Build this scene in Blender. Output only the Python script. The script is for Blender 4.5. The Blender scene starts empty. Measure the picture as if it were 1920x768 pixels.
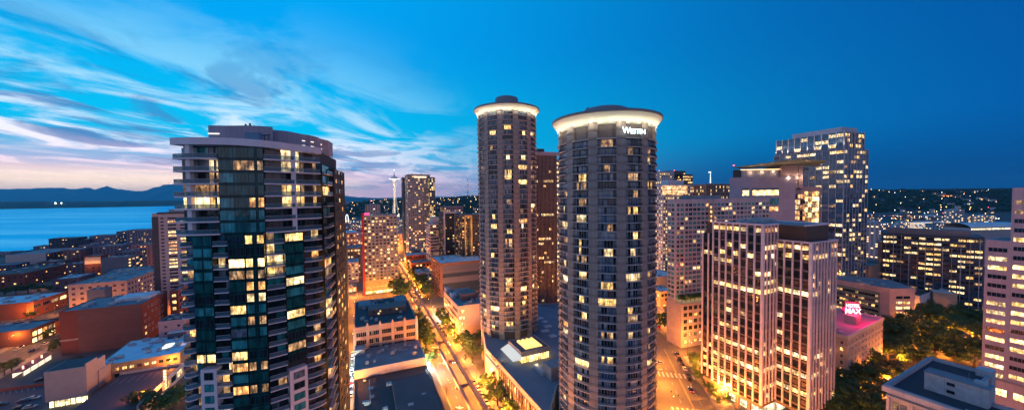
import bpy, math, random
import numpy as np
from mathutils import Matrix, Vector
random.seed(7)
sc = bpy.context.scene
COL = sc.collection
R_ = math.radians

# ------------------------------------------------------------------ camera
CAMH = 100.0
F, CX, CY = 640.0, 960.0, 389.0
PIT, ROL = R_(1.82), R_(0.6)
cp, sp, cr, sr = math.cos(PIT), math.sin(PIT), math.cos(ROL), math.sin(ROL)
vf = Vector((0, cp, -sp)); vu0 = Vector((0, sp, cp)); vr0 = Vector((1, 0, 0))
vR = cr*vr0 - sr*vu0; vU = cr*vu0 + sr*vr0
cam = bpy.data.cameras.new('camera'); camo = bpy.data.objects.new('camera', cam); COL.objects.link(camo)
M = Matrix((vR, vU, -vf)).transposed().to_4x4(); M.translation = (0, 0, CAMH); camo.matrix_world = M
cam.sensor_width = 36; cam.lens = 36*F/1920; cam.shift_y = (CY-384)/1920
cam.clip_start = 0.5; cam.clip_end = 120000
sc.camera = camo

def ray(px, py): return vf + ((px-CX)/F)*vR - ((py-CY)/F)*vU
def P(px, py, z=0.0):
    d = ray(px, py); t = (z-CAMH)/d.z; return (d.x*t, d.y*t)
def Q(px, py, Y):
    d = ray(px, py); t = Y/d.y; return Vector((d.x*t, Y, CAMH+d.z*t))
def pxof(x, y, z):
    v = Vector((x, y, z-CAMH)); return CX + F*v.dot(vR)/v.dot(vf)
def dirv(a): a = R_(a); return Vector((math.sin(a), math.cos(a), 0))
def span(c, ang, px, z):
    u = dirv(ang); s0 = pxof(c[0], c[1], z) < px
    L = 0
    while L < 400:
        L += .1; x, y = c[0]+u.x*L, c[1]+u.y*L
        if y < 8: break
        if (pxof(x, y, z) < px) != s0: return L
    return 30.0

# ------------------------------------------------------------------ render / colour
sc.render.engine = 'CYCLES'
sc.view_settings.view_transform = 'Standard'; sc.view_settings.look = 'None'
sc.view_settings.exposure = 0.15; sc.view_settings.gamma = 1.0; sc.view_settings.use_curve_mapping = False
try:
    sc.cycles.max_bounces = 5; sc.cycles.diffuse_bounces = 2; sc.cycles.glossy_bounces = 3
    sc.cycles.volume_bounces = 0; sc.cycles.sample_clamp_indirect = 4.0; sc.cycles.use_light_tree = True
except Exception: pass

# ------------------------------------------------------------------ node helper
class NT:
    def __init__(s, nt): s.nt = nt; s.n = nt.nodes; s.l = nt.links
    def set(s, sock, v):
        if isinstance(v, bpy.types.NodeSocket): s.l.new(v, sock)
        elif v is not None: sock.default_value = v
    def m(s, op, a, b=None, c=None, clamp=False):
        k = s.n.new('ShaderNodeMath'); k.operation = op; k.use_clamp = clamp
        for i, v in enumerate((a, b, c)):
            if v is not None: s.set(k.inputs[i], v)
        return k.outputs[0]
    def vm(s, op, a, b=None, out=0):
        k = s.n.new('ShaderNodeVectorMath'); k.operation = op
        s.set(k.inputs[0], a)
        if b is not None: s.set(k.inputs[1], b)
        return k.outputs['Value'] if op == 'DOT_PRODUCT' else k.outputs[0]
    def sep(s, v):
        k = s.n.new('ShaderNodeSeparateXYZ'); s.set(k.inputs[0], v); return k.outputs
    def comb(s, x, y, z):
        k = s.n.new('ShaderNodeCombineXYZ')
        for i, v in enumerate((x, y, z)): s.set(k.inputs[i], v)
        return k.outputs[0]
    def noise(s, v, scale, detail=3, rough=.55, dist=0.0):
        k = s.n.new('ShaderNodeTexNoise'); s.set(k.inputs['Vector'], v); k.inputs['Scale'].default_value = scale
        k.inputs['Detail'].default_value = detail; k.inputs['Roughness'].default_value = rough
        k.inputs['Distortion'].default_value = dist; return k.outputs['Fac']
    def mix(s, f, a, b):
        k = s.n.new('ShaderNodeMix'); k.data_type = 'RGBA'
        s.set(k.inputs[0], f); s.set(k.inputs[6], a); s.set(k.inputs[7], b); return k.outputs[2]
    def ramp(s, v, lo, hi, smooth=True):
        k = s.n.new('ShaderNodeMapRange'); k.clamp = True
        if smooth: k.interpolation_type = 'SMOOTHSTEP'
        s.set(k.inputs[0], v); s.set(k.inputs[1], lo); s.set(k.inputs[2], hi); return k.outputs[0]
def c4(c): return (c[0], c[1], c[2], 1.0)

# ------------------------------------------------------------------ sky (dusk)
SUN_AZ = -58.0
w = bpy.data.worlds.new('World'); sc.world = w; w.use_nodes = True
t = NT(w.node_tree); bg = t.n['Background']
tc = t.n.new('ShaderNodeTexCoord'); d = t.vm('NORMALIZE', tc.outputs['Generated'])
sx, sy, sz = t.sep(d)
sd = dirv(SUN_AZ)
hl = t.m('SQRT', t.m('ADD', t.m('MULTIPLY', sx, sx), t.m('MULTIPLY', sy, sy)))
s_ = t.m('DIVIDE', t.vm('DOT_PRODUCT', d, tuple(sd)), t.m('MAXIMUM', hl, .02))      # -1..1 towards the afterglow
el = t.m('MAXIMUM', sz, 0.0)
# clear-sky colours, afterglow side to night side
side = t.m('POWER', t.ramp(s_, -.48, .88, False), 1.25)
hi_c = t.mix(side, c4((.0008, .078, .33)), c4((.0, .36, .86)))
mid_c = t.mix(side, c4((.0005, .095, .37)), c4((.001, .56, .92)))
low_c = t.mix(t.ramp(s_, -.1, .75), c4((.001, .062, .23)), c4((.14, .40, .70)))
base = t.mix(t.ramp(el, .10, .42), mid_c, hi_c)
base = t.mix(t.ramp(el, .0, .16), low_c, base)
# back of the sky: mauve fill behind the camera, added to light the facades
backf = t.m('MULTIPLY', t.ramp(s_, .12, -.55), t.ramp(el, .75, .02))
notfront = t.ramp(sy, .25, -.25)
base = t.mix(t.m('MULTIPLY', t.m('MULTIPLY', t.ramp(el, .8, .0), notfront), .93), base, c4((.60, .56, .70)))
# streaky cloud layer
den = t.m('ADD', el, .055)
ca, sa = math.cos(R_(1)), math.sin(R_(1))
pxn = t.m('DIVIDE', t.m('SUBTRACT', t.m('MULTIPLY', sx, ca), t.m('MULTIPLY', sy, sa)), den)
pyn = t.m('DIVIDE', t.m('ADD', t.m('MULTIPLY', sx, sa), t.m('MULTIPLY', sy, ca)), den)
cv = t.comb(t.m('MULTIPLY', pxn, .95), t.m('MULTIPLY', pyn, .60), 3.7)
n1 = t.noise(cv, 1.25, 8, .60, .9)
cv2 = t.comb(t.m('MULTIPLY', pxn, .75), t.m('MULTIPLY', pyn, .5), 11.2)
n2 = t.noise(cv2, 1.5, 7, .58, 1.0)
cloudside = t.m('MULTIPLY', t.ramp(s_, t.m('ADD', .34, t.m('MULTIPLY', el, .85)), 1.0), t.ramp(el, .46, .10))
wisp = t.m('MULTIPLY', t.ramp(n1, .40, .60), cloudside)
cl_hi = t.mix(t.ramp(el, .04, .30), c4((1.35, 1.15, 1.2)), c4((.45, .84, 1.0)))
base = t.mix(t.m('MULTIPLY', wisp, .92), base, cl_hi)
dark = t.m('MULTIPLY', t.ramp(n2, .49, .62), cloudside)
dk_c = t.mix(t.ramp(el, .05, .3), c4((.12, .22, .50)), c4((.004, .17, .50)))
base = t.mix(t.m('MULTIPLY', dark, .82), base, dk_c)
# warm pink / yellow strip over the western horizon
pinkf = t.m('MULTIPLY', t.ramp(s_, .40, .80), t.ramp(el, .135, .012))
n3 = t.noise(t.comb(t.m('MULTIPLY', sx, 2.0), t.m('MULTIPLY', sy, 2.0), t.m('MULTIPLY', sz, 34.0)), 1.3, 4)
pinkf = t.m('MULTIPLY', pinkf, t.ramp(n3, .28, .60))
base = t.mix(t.m('MULTIPLY', pinkf, .9), base, c4((1.15, .76, .92)))
yel = t.m('MULTIPLY', t.ramp(s_, .78, .95), t.ramp(el, .078, .038))
base = t.mix(t.m('MULTIPLY', yel, .85), base, c4((1.9, 1.4, .95)))
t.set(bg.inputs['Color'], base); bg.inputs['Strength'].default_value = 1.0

# the last low light of the day, very soft
sun = bpy.data.lights.new('afterglow', 'SUN'); sun.energy = .10; sun.angle = R_(25); sun.color = (1, .66, .62)
so = bpy.data.objects.new('afterglow', sun); COL.objects.link(so)
so.rotation_euler = Vector((-math.sin(R_(SUN_AZ)), -math.cos(R_(SUN_AZ)), -.12)).to_track_quat('-Z', 'Y').to_euler()

# ------------------------------------------------------------------ materials
MATS = {}
def newmat(name):
    m = bpy.data.materials.new(name); m.use_nodes = True; k = NT(m.node_tree)
    return m, k, k.n['Principled BSDF']
def wall(name, col, panel=None, rough=.8, var=.16, scale=.35, metal=0.0, joint=.62, stain=.0):
    if name in MATS: return MATS[name]
    m, k, b = newmat(name)
    tcn = k.n.new('ShaderNodeTexCoord'); o = tcn.outputs['Object']
    n = k.noise(o, scale, 5, .6); n2 = k.noise(o, scale*9, 3, .6)
    f = k.m('ADD', k.m('MULTIPLY', k.m('SUBTRACT', n, .5), var*2.2), k.m('MULTIPLY', k.m('SUBTRACT', n2, .5), var))
    f = k.m('ADD', f, 1.0)
    if stain:
        x, y, z = k.sep(o)
        st = k.noise(k.comb(k.m('MULTIPLY', k.m('ADD', x, y), 1.3), k.m('MULTIPLY', z, .12), 0.0), 1.0, 5, .7)
        f = k.m('MULTIPLY', f, k.m('SUBTRACT', 1.0, k.m('MULTIPLY', k.ramp(st, .5, .75), stain)))
    if panel:
        x, y, z = k.sep(o)
        br = k.n.new('ShaderNodeTexBrick'); br.offset = panel[2] if len(panel) > 2 else 0.0
        k.set(br.inputs['Vector'], k.comb(k.m('ADD', x, y), z, 0.0))
        br.inputs['Scale'].default_value = 1.0; br.inputs['Brick Width'].default_value = panel[0]
        br.inputs['Row Height'].default_value = panel[1]; br.inputs['Mortar Size'].default_value = min(.05, panel[1]*.12)
        br.inputs['Mortar Smooth'].default_value = .3
        br.inputs['Color1'].default_value = (1, 1, 1, 1); br.inputs['Color2'].default_value = (.86, .86, .86, 1)
        br.inputs['Mortar'].default_value = (joint, joint, joint, 1)
        f = k.m('MULTIPLY', f, br.outputs['Color'])
    k.set(b.inputs['Base Color'], k.vm('MULTIPLY', tuple(col), k.comb(f, f, f)))
    b.inputs['Roughness'].default_value = rough; b.inputs['Metallic'].default_value = metal
    bp = k.n.new('ShaderNodeBump'); bp.inputs['Strength'].default_value = .25; bp.inputs['Distance'].default_value = .03
    k.set(bp.inputs['Height'], n2); k.set(b.inputs['Normal'], bp.outputs[0])
    MATS[name] = m; return m
def glass(name, col, rough=.08, spec=.6, metal=0.0):
    if name in MATS: return MATS[name]
    m, k, b = newmat(name)
    g = k.n.new('ShaderNodeNewGeometry'); n = k.noise(g.outputs['Position'], .55, 3)
    x, y, z = k.sep(g.outputs['Position'])
    cu = k.noise(k.comb(k.m('MULTIPLY', x, 1.1), k.m('MULTIPLY', y, 1.1), k.m('MULTIPLY', z, .35)), .8, 2)
    f = k.m('ADD', .55, k.m('MULTIPLY', k.ramp(cu, .35, .65), .8))
    k.set(b.inputs['Base Color'], k.vm('MULTIPLY', tuple(col), k.comb(f, f, f)))
    b.inputs['Roughness'].default_value = rough; b.inputs['Metallic'].default_value = metal
    try: b.inputs['Specular IOR Level'].default_value = spec
    except Exception: pass
    bp = k.n.new('ShaderNodeBump'); bp.inputs['Strength'].default_value = .12; bp.inputs['Distance'].default_value = .2
    k.set(bp.inputs['Height'], n); k.set(b.inputs['Normal'], bp.outputs[0])
    MATS[name] = m; return m
def lit(name, col, st, lo=.25, scale=.8, sampling='NONE'):
    """a room with its lamps on seen through the pane: uneven, with furniture and curtains breaking it up"""
    if name in MATS: return MATS[name]
    m, k, b = newmat(name)
    g = k.n.new('ShaderNodeNewGeometry'); x, y, z = k.sep(g.outputs['Position'])
    cu = k.noise(k.comb(k.m('MULTIPLY', x, 1.7), k.m('MULTIPLY', y, 1.7), k.m('MULTIPLY', z, .55)), scale, 3, .6)
    gl = k.noise(g.outputs['Position'], .7, 2)
    f = k.m('ADD', lo, k.m('MULTIPLY', k.ramp(cu, .36, .62), k.m('ADD', .35, k.m('MULTIPLY', k.ramp(gl, .3, .7), 1.3))))
    f = k.m('MULTIPLY', f, st)
    b.inputs['Base Color'].default_value = (.03, .03, .03, 1); b.inputs['Roughness'].default_value = .12
    big = k.noise(g.outputs['Position'], .21, 2); big2 = k.noise(g.outputs['Position'], .33, 1)
    k.set(b.inputs['Emission Color'], k.mix(k.m('MULTIPLY', k.ramp(big, .45, .72), .35), c4(col), c4((1, .86, .62))))
    k.set(b.inputs['Emission Strength'], k.m('MULTIPLY', f, k.m('ADD', .45, k.m('MULTIPLY', k.ramp(big2, .32, .68), 1.0))))
    m.cycles.emission_sampling = sampling
    MATS[name] = m; return m
def lamp(name, col, st, sampling='NONE'):
    if name in MATS: return MATS[name]
    m, k, b = newmat(name); b.inputs['Base Color'].default_value = (.3, .3, .3, 1)
    b.inputs['Emission Color'].default_value = c4(col); b.inputs['Emission Strength'].default_value = st
    m.cycles.emission_sampling = sampling
    MATS[name] = m; return m

GL = {
 'k': glass('pane dark', (.010, .018, .03), .08, .45),
 'b': glass('pane blue', (.025, .08, .17), .1, .7),
 'c': glass('pane curtain and sky reflection', (.13, .18, .24), .25),
 'p': glass('pane pale curtain and sky reflection', (.30, .34, .40), .3),
 't': glass('pane teal', (.03, .27, .29), .1, .6),
 'g': glass('pane green', (.005, .085, .085), .05, .5),
 'n': glass('pane brown', (.10, .06, .07), .2),
 'y': lit('room yellow', (1, .56, .17), 1.9),
 'o': lit('room orange', (1, .42, .12), 1.5),
 'w': lit('room white', (1, .68, .32), 1.6),
 'd': lit('room dim', (1, .52, .22), .55, .15),
 'h': lit('room bright', (1, .62, .22), 3.0, .45),
 'l': lit('room cool', (.62, .85, 1), 1.1, .2),
}
white_wall = wall('white concrete', (.52, .48, .50), (3.0, 3.2))
cream = wall('cream stucco', (.50, .42, .40))
mauve = wall('pale precast', (.44, .38, .42), (2.4, 3.0))
tan = wall('tan concrete ribbed', (.38, .31, .285), (.5, 2.83), joint=.78, stain=.28, var=.2)
tan_d = wall('tan concrete band', (.28, .22, .20), stain=.2)
slab_m = wall('balcony slab', (.62, .57, .58))
slab_w = wall('white slab', (.72, .66, .72))
rail = wall('dark rail metal', (.03, .035, .05), rough=.4)
frame_d = wall('dark window frame', (.03, .035, .045), rough=.45)
frame_w = wall('light window frame', (.42, .40, .43), rough=.5)
steel = wall('grey steel', (.22, .23, .25), rough=.4, metal=.6)
brick = wall('red brick', (.21, .055, .045), (.5, .16, .5), joint=.8)
brick_b = wall('brown brick banded', (.17, .075, .07), (60, 3.2), joint=.6)
brick_o = wall('orange brick', (.34, .10, .045), (.6, .2, .5), joint=.8)
roof_w = wall('white membrane roof', (.62, .66, .70), (4, 4), var=.22, scale=.12, stain=.3)
roof_g = wall('grey gravel roof', (.20, .22, .25), (6, 6), var=.3, scale=.10, stain=.35, joint=.85)
roof_d = wall('dark tar roof', (.035, .04, .055), (6, 6), var=.35, scale=.12, joint=.8)
unit_m = wall('roof machinery metal', (.34, .36, .38), rough=.5)
dark_m = wall('dark cladding', (.035, .035, .045), (1.2, 3), rough=.4)
brown_m = wall('brown metal cladding', (.07, .045, .04), (.9, 40), rough=.4, joint=.5)
terra = wall('terracotta facing', (.50, .33, .27), (1.5, .8, .5), joint=.82)
asphalt = wall('asphalt', (.085, .08, .075), var=.25, scale=.08)
walk_m = wall('concrete pavement', (.20, .19, .18), (2, 2), var=.15)
paint_m = wall('road paint', (.42, .40, .36), var=.1)
paint_y = wall('yellow road paint', (.60, .42, .10), var=.1)

# ------------------------------------------------------------------ mesh builder
class MB:
    def __init__(s): s.v = []; s.f = []; s.m = []
    def add(s, vs, fs, m=0):
        b = len(s.v); s.v += [tuple(p) for p in vs]
        for f in fs: s.f.append(tuple(b+i for i in f)); s.m.append(m)
    def quad(s, a, b, c, d, m=0): s.add((a, b, c, d), ((0, 1, 2, 3),), m)
    def box(s, x0, x1, y0, y1, z0, z1, m=0):
        s.add([(x0,y0,z0),(x1,y0,z0),(x1,y1,z0),(x0,y1,z0),(x0,y0,z1),(x1,y0,z1),(x1,y1,z1),(x0,y1,z1)],
              ((0,3,2,1),(4,5,6,7),(0,1,5,4),(1,2,6,5),(2,3,7,6),(3,0,4,7)), m)
    def boxr(s, c, a, w, dp, z0, z1, m=0):
        ca, sa = math.cos(a), math.sin(a)
        pl = [(c[0]+ca*x-sa*y, c[1]+sa*x+ca*y) for x, y in ((-w/2,-dp/2),(w/2,-dp/2),(w/2,dp/2),(-w/2,dp/2))]
        s.prism(pl, z0, z1, m)
    def prism(s, pl, z0, z1, m=0, mt=None):
        """CCW polygon seen from above; mt = material of the top"""
        n = len(pl); zt = z1 if hasattr(z1, '__len__') else [z1]*n; zb = z0 if hasattr(z0, '__len__') else [z0]*n
        vs = [(p[0], p[1], zb[i]) for i, p in enumerate(pl)] + [(p[0], p[1], zt[i]) for i, p in enumerate(pl)]
        b = len(s.v); s.v += vs
        for i in range(n):
            j = (i+1) % n; s.f.append((b+i, b+j, b+n+j, b+n+i)); s.m.append(m)
        s.f.append(tuple(b+n+i for i in range(n))); s.m.append(m if mt is None else mt)
        s.f.append(tuple(b+n-1-i for i in range(n))); s.m.append(m)
    def cyl(s, x, y, z0, z1, r0, r1=None, n=12, m=0, mt=None):
        r1 = r0 if r1 is None else r1; b = len(s.v)
        for z, r in ((z0, r0), (z1, r1)):
            for i in range(n): a = 2*math.pi*i/n; s.v.append((x+r*math.cos(a), y+r*math.sin(a), z))
        for i in range(n):
            j = (i+1) % n; s.f.append((b+i, b+j, b+n+j, b+n+i)); s.m.append(m)
        s.f.append(tuple(b+n+i for i in range(n))); s.m.append(m if mt is None else mt)
        s.f.append(tuple(b+n-1-i for i in range(n))); s.m.append(m)
    def tube(s, a, b, r0, r1=None, n=6, m=0):
        r1 = r0 if r1 is None else r1; a = Vector(a); b = Vector(b); dd = (b-a)
        q = dd.to_track_quat('Z', 'Y').to_matrix(); bi = len(s.v)
        for p, r in ((a, r0), (b, r1)):
            for i in range(n):
                an = 2*math.pi*i/n; s.v.append(tuple(p + q @ Vector((r*math.cos(an), r*math.sin(an), 0))))
        for i in range(n):
            j = (i+1) % n; s.f.append((bi+i, bi+j, bi+n+j, bi+n+i)); s.m.append(m)
        s.f.append(tuple(bi+n+i for i in range(n))); s.m.append(m); s.f.append(tuple(bi+n-1-i for i in range(n))); s.m.append(m)
    def ring(s, prof, n=72, m=0, a0=0, a1=2*math.pi):
        """surface of revolution of (r,z) profile"""
        b = len(s.v); k = len(prof); full = abs(a1-a0) > 6.28
        cnt = n if full else n+1
        for i in range(cnt):
            a = a0+(a1-a0)*i/n
            for r, z in prof: s.v.append((r*math.cos(a), r*math.sin(a), z))
        for i in range(n):
            j = (i+1) % cnt
            for q in range(k-1): s.f.append((b+i*k+q, b+j*k+q, b+j*k+q+1, b+i*k+q+1)); s.m.append(m)
    def mesh(s, name, mats):
        me = bpy.data.meshes.new(name); me.from_pydata(s.v, [], s.f)
        for mm in (mats if isinstance(mats, (list, tuple)) else [mats]): me.materials.append(mm)
        me.polygons.foreach_set('material_index', s.m); me.update(); return me
    def build(s, name, mats, parent=None, smooth=False):
        me = s.mesh(name, mats)
        if smooth: me.polygons.foreach_set('use_smooth', [True]*len(me.polygons))
        o = bpy.data.objects.new(name, me); COL.objects.link(o)
        if parent is not None: o.parent = parent
        return o

def tag(o, label=None, cat=None, group=None, kind=None):
    if label: o['label'] = label
    if cat: o['category'] = cat
    if group: o['group'] = group
    if kind: o['kind'] = kind
    return o
def empty(name, label, cat, loc, rot=0.0, group=None):
    o = bpy.data.objects.new(name, None); o.empty_display_size = 1; COL.objects.link(o)
    o.location = loc; o.rotation_euler = (0, 0, rot); tag(o, label, cat, group); return o
def copy_tree(o, parent=None):
    c = o.copy(); COL.objects.link(c); c.parent = parent
    for ch in KIDS.get(o.name, []): copy_tree(ch, c)
    return c
KIDS = {}
def reg(root, kids): KIDS[root.name] = kids

# ------------------------------------------------------------------ windows: the nearest 100 of a building are objects, the rest one part
UM = {}
def unit_mesh(style, gk, fm):
    key = (style, gk, fm.name)
    if key in UM: return UM[key]
    b = MB()
    nx, nz, fw, dp = {'p': (2, 1, .05, .07), 'r': (4, 1, .02, .06), 's': (3, 1, .03, .05), 'q': (1, 2, .08, .10), 'e': (5, 1, .015, .05),
                      'x': (4, 2, .012, .05), 'o': (1, 1, .04, .05), 'a': (2, 2, .06, .09)}[style]
    b.quad((-.5, -.02, -.5), (.5, -.02, -.5), (.5, -.02, .5), (-.5, -.02, .5), 0)
    fz = fw*1.2
    b.box(-.5, .5, -dp, 0, .5-fz, .5, 1); b.box(-.5, .5, -dp*1.5, 0, -.5, -.5+fz, 1)
    b.box(-.5, -.5+fw, -dp, 0, -.5+fz, .5-fz, 1); b.box(.5-fw, .5, -dp, 0, -.5+fz, .5-fz, 1)
    for i in range(1, nx):
        x = -.5+i/nx; b.box(x-fw*.35, x+fw*.35, -dp*.8, 0, -.5+fz, .5-fz, 1)
    for i in range(1, nz):
        z = -.5+i/nz if nz > 2 or style != 'x' else -.2
        b.box(-.5+fw, .5-fw, -dp*.7, 0, z-fz*.3, z+fz*.3, 1)
    me = b.mesh('window', [GL[gk], fm]); UM[key] = me; return me
class Wins:
    def __init__(s, root, frame=None, name='window'):
        s.root = root; s.items = []; s.fm = frame or frame_d; s.name = name
    def add(s, x, y, z, ang, w, h, gk, style='p', me=None, sc_=None):
        s.items.append((x, y, z, ang, w, h, me or unit_mesh(style, gk, s.fm)))
    def flush(s, n=100):
        if not s.items: return
        L = s.root.location; rz = s.root.rotation_euler[2]; c_, s_2 = math.cos(rz), math.sin(rz)
        def key(it):
            wx = L.x + c_*it[0]-s_2*it[1]; wy = L.y + s_2*it[0]+c_*it[1]; wz = L.z+it[2]
            a = it[3]+rz; nx, ny = math.sin(a), -math.cos(a)
            vx, vy = -wx, -wy; dd = math.sqrt(wx*wx+wy*wy+(wz-CAMH)**2)
            facing = max(.02, (nx*vx+ny*vy)/dd)
            px = CX+F*wx/max(1, wy); py = CY-20-F*(wz-CAMH)/max(1, wy)
            vis = 1.0 if (0 < px < 1920 and 0 < py < 768) else .02
            return -it[4]*it[5]*facing/dd**2*vis
        its = sorted(s.items, key=key)
        for it in its[:n]:
            o = bpy.data.objects.new(s.name, it[6]); COL.objects.link(o); o.parent = s.root
            o.location = it[:3]; o.rotation_euler = (0, 0, it[3]); o.scale = (it[4], 1, it[5])
        rest = its[n:]
        if rest:
            V = []; Fc = []; Mi = []; mats = []; base = 0; cache = {}
            for it in rest:
                me = it[6]
                if me.name not in cache:
                    vv = np.empty(len(me.vertices)*3); me.vertices.foreach_get('co', vv)
                    cache[me.name] = (vv.reshape(-1, 3), [tuple(p.vertices) for p in me.polygons], [p.material_index for p in me.polygons], list(me.materials))
                vv, ff, mi, mm = cache[me.name]
                a = it[3]; ca, sa = math.cos(a), math.sin(a)
                x = vv[:, 0]*it[4]; y = vv[:, 1]; z = vv[:, 2]*it[5]
                V.append(np.stack([it[0]+ca*x-sa*y, it[1]+sa*x+ca*y, it[2]+z], 1))
                idx = []
                for q in mm:
                    if q not in mats: mats.append(q)
                    idx.append(mats.index(q))
                for f_, k_ in zip(ff, mi): Fc.append(tuple(base+i for i in f_)); Mi.append(idx[k_])
                base += len(vv)
            me = bpy.data.meshes.new(s.name+'s'); me.from_pydata(np.concatenate(V).tolist(), [], Fc)
            for q in mats: me.materials.append(q)
            me.polygons.foreach_set('material_index', Mi); me.update()
            o = bpy.data.objects.new(s.name+'s', me); COL.objects.link(o); o.parent = s.root; o['kind'] = 'stuff'
def pick(pl):
    r = random.random()*sum(p for _, p in pl)
    for k, p in pl:
        r -= p
        if r <= 0: return k
    return pl[0][0]
def grid_windows(W, face, a, b, off, z0, fh, nfl, nb, wf, hf, pl, style='p', rowpl=None, zoff=.5, skip=None):
    """face F: plane y=off, along x from a to b; R: plane x=off (facing +x), along y; L: plane x=off facing -x"""
    st = (b-a)/nb
    for i in range(nfl):
        p = rowpl(i) if rowpl else pl
        for j in range(nb):
            if skip and skip(i, j): continue
            u = a+(j+.5)*st; z = z0+(i+zoff)*fh
            gk = pick(p)
            if face == 'F': W.add(u, off, z, 0, st*wf, fh*hf, gk, style)
            elif face == 'R': W.add(off, u, z, math.pi/2, st*wf, fh*hf, gk, style)
            else: W.add(off, u, z, -math.pi/2, st*wf, fh*hf, gk, style)

def roof_kit(root, x0, x1, y0, y1, z, n=4, seed=1, mat=None, smax=3.0):
    rnd = random.Random(seed); n = int(n*1.7)+1
    if x1-x0 > 12 and y1-y0 > 12 and z < 60:
        for q in range(2):
            m = MB(); cx, cy = rnd.uniform(x0+4, x1-5), rnd.uniform(y0+4, y1-5); L_ = rnd.uniform(3, min(x1-cx, y1-cy)-.5)
            if q: m.box(cx, cx+L_, cy-.18, cy+.18, z+.2, z+.55)
            else: m.box(cx-.2, cx+.2, cy, cy+L_, z+.2, z+.6)
            m.build('roof_duct', mat or unit_m, root)
    for i in range(n):
        m = MB(); cx, cy = rnd.uniform(x0+1.5, x1-1.5), rnd.uniform(y0+1.5, y1-1.5)
        w, dp, h = rnd.uniform(1.2, smax), rnd.uniform(1, smax*.8), rnd.uniform(.7, 1.8)
        m.box(cx-w/2, cx+w/2, cy-dp/2, cy+dp/2, z+.15, z+h)
        m.box(cx-w/2+.2, cx+w/2-.2, cy-dp/2+.2, cy+dp/2-.2, z+.0, z+.15)
        if rnd.random() < .7: m.cyl(cx+w*.1, cy, z+h, z+h+.35, min(w, dp)*.33, n=12)
        m.build('roof_unit', mat or unit_m, root)
def parapet(m, x0, x1, y0, y1, z, h=.9, th=.35, mi=0):
    m.box(x0, x1, y0, y0+th, z, z+h, mi); m.box(x0, x1, y1-th, y1, z, z+h, mi)
    m.box(x0, x0+th, y0+th, y1-th, z, z+h, mi); m.box(x1-th, x1, y0+th, y1-th, z, z+h, mi)

OFF = [('k', 5), ('b', 2), ('y', 2.4), ('w', 1.6), ('d', 1)]
RES = [('k', 4), ('c', 3), ('b', 2), ('y', 1.2), ('o', .5), ('w', .5), ('d', .6)]
FAR = [('k', 5), ('b', 2), ('y', 1.4), ('o', .8), ('w', .8), ('d', .8)]
DARK = [('k', 6), ('b', 2), ('d', .5), ('y', .3)]

def building(name, label, px, py, Y, typ, fpx, side, ang=-24.0, wallm=None, roofm=None, fh=3.3, bay=3.4, wf=.6, hf=.55, pl=None, style='p',
             frame=None, cat='building', group=None, par=.8, kit=3, sidepl=None, ground=True, zb=0.0, width=None, z=None, n=100, rowpl=None, zoff=.52, topskip=0):
    """rectangular building: near corner seen at (px,py) at depth Y. typ R: corner is the near left one, front runs right, side recedes;
    typ L: corner is the near right one, front runs left."""
    c = Q(px, py, Y); H = c.z if z is None else z
    rot = R_(-ang)
    root = empty(name, label, cat, (c.x, c.y, 0), rot, group)
    if width: wd = width
    else: wd = span(c, 90+ang if typ == 'R' else ang-90, fpx, H)
    dp = side
    x0, x1 = (0, wd) if typ == 'R' else (-wd, 0)
    m = MB(); m.box(x0, x1, 0, dp, zb, H-.02, 0); m.build('wall', wallm or mauve, root)
    m = MB(); m.box(x0+.3, x1-.3, .3, dp-.3, H-.02, H+.12); m.build('roof', roofm or roof_g, root)
    if par:
        m = MB(); parapet(m, x0-.12, x1+.12, -.12, dp+.12, H-.35, par+.35, .40); m.build('parapet', wallm or mauve, root)
    W = Wins(root, frame)
    nfl = max(1, int((H-zb-1.2)/fh)); nb = max(1, round(wd/bay)); ns = max(1, round(dp/bay))
    zz = H-.9-nfl*fh; nf = nfl-topskip
    # only floors that can be looked at
    if pl is None: pl = RES
    if bay < 90:
        grid_windows(W, 'F', x0+.4, x1-.4, 0, zz, fh, nf, nb, wf, hf, pl, style, rowpl, zoff)
        if sidepl != 'none':
            grid_windows(W, 'L' if typ == 'R' else 'R', .4, dp-.4, 0 , zz, fh, nf, ns, wf, hf, sidepl or pl, style, rowpl if sidepl is None else None, zoff)
    W.flush(n)
    if kit: roof_kit(root, x0+.5, x1-.5, .8, dp-.8, H+.12, kit, int(px*7+py), smax=max(1.5, min(4, wd*.2)))
    root['_d'] = 0; del root['_d']
    return root, (x0, x1, 0, dp, H)

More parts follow.
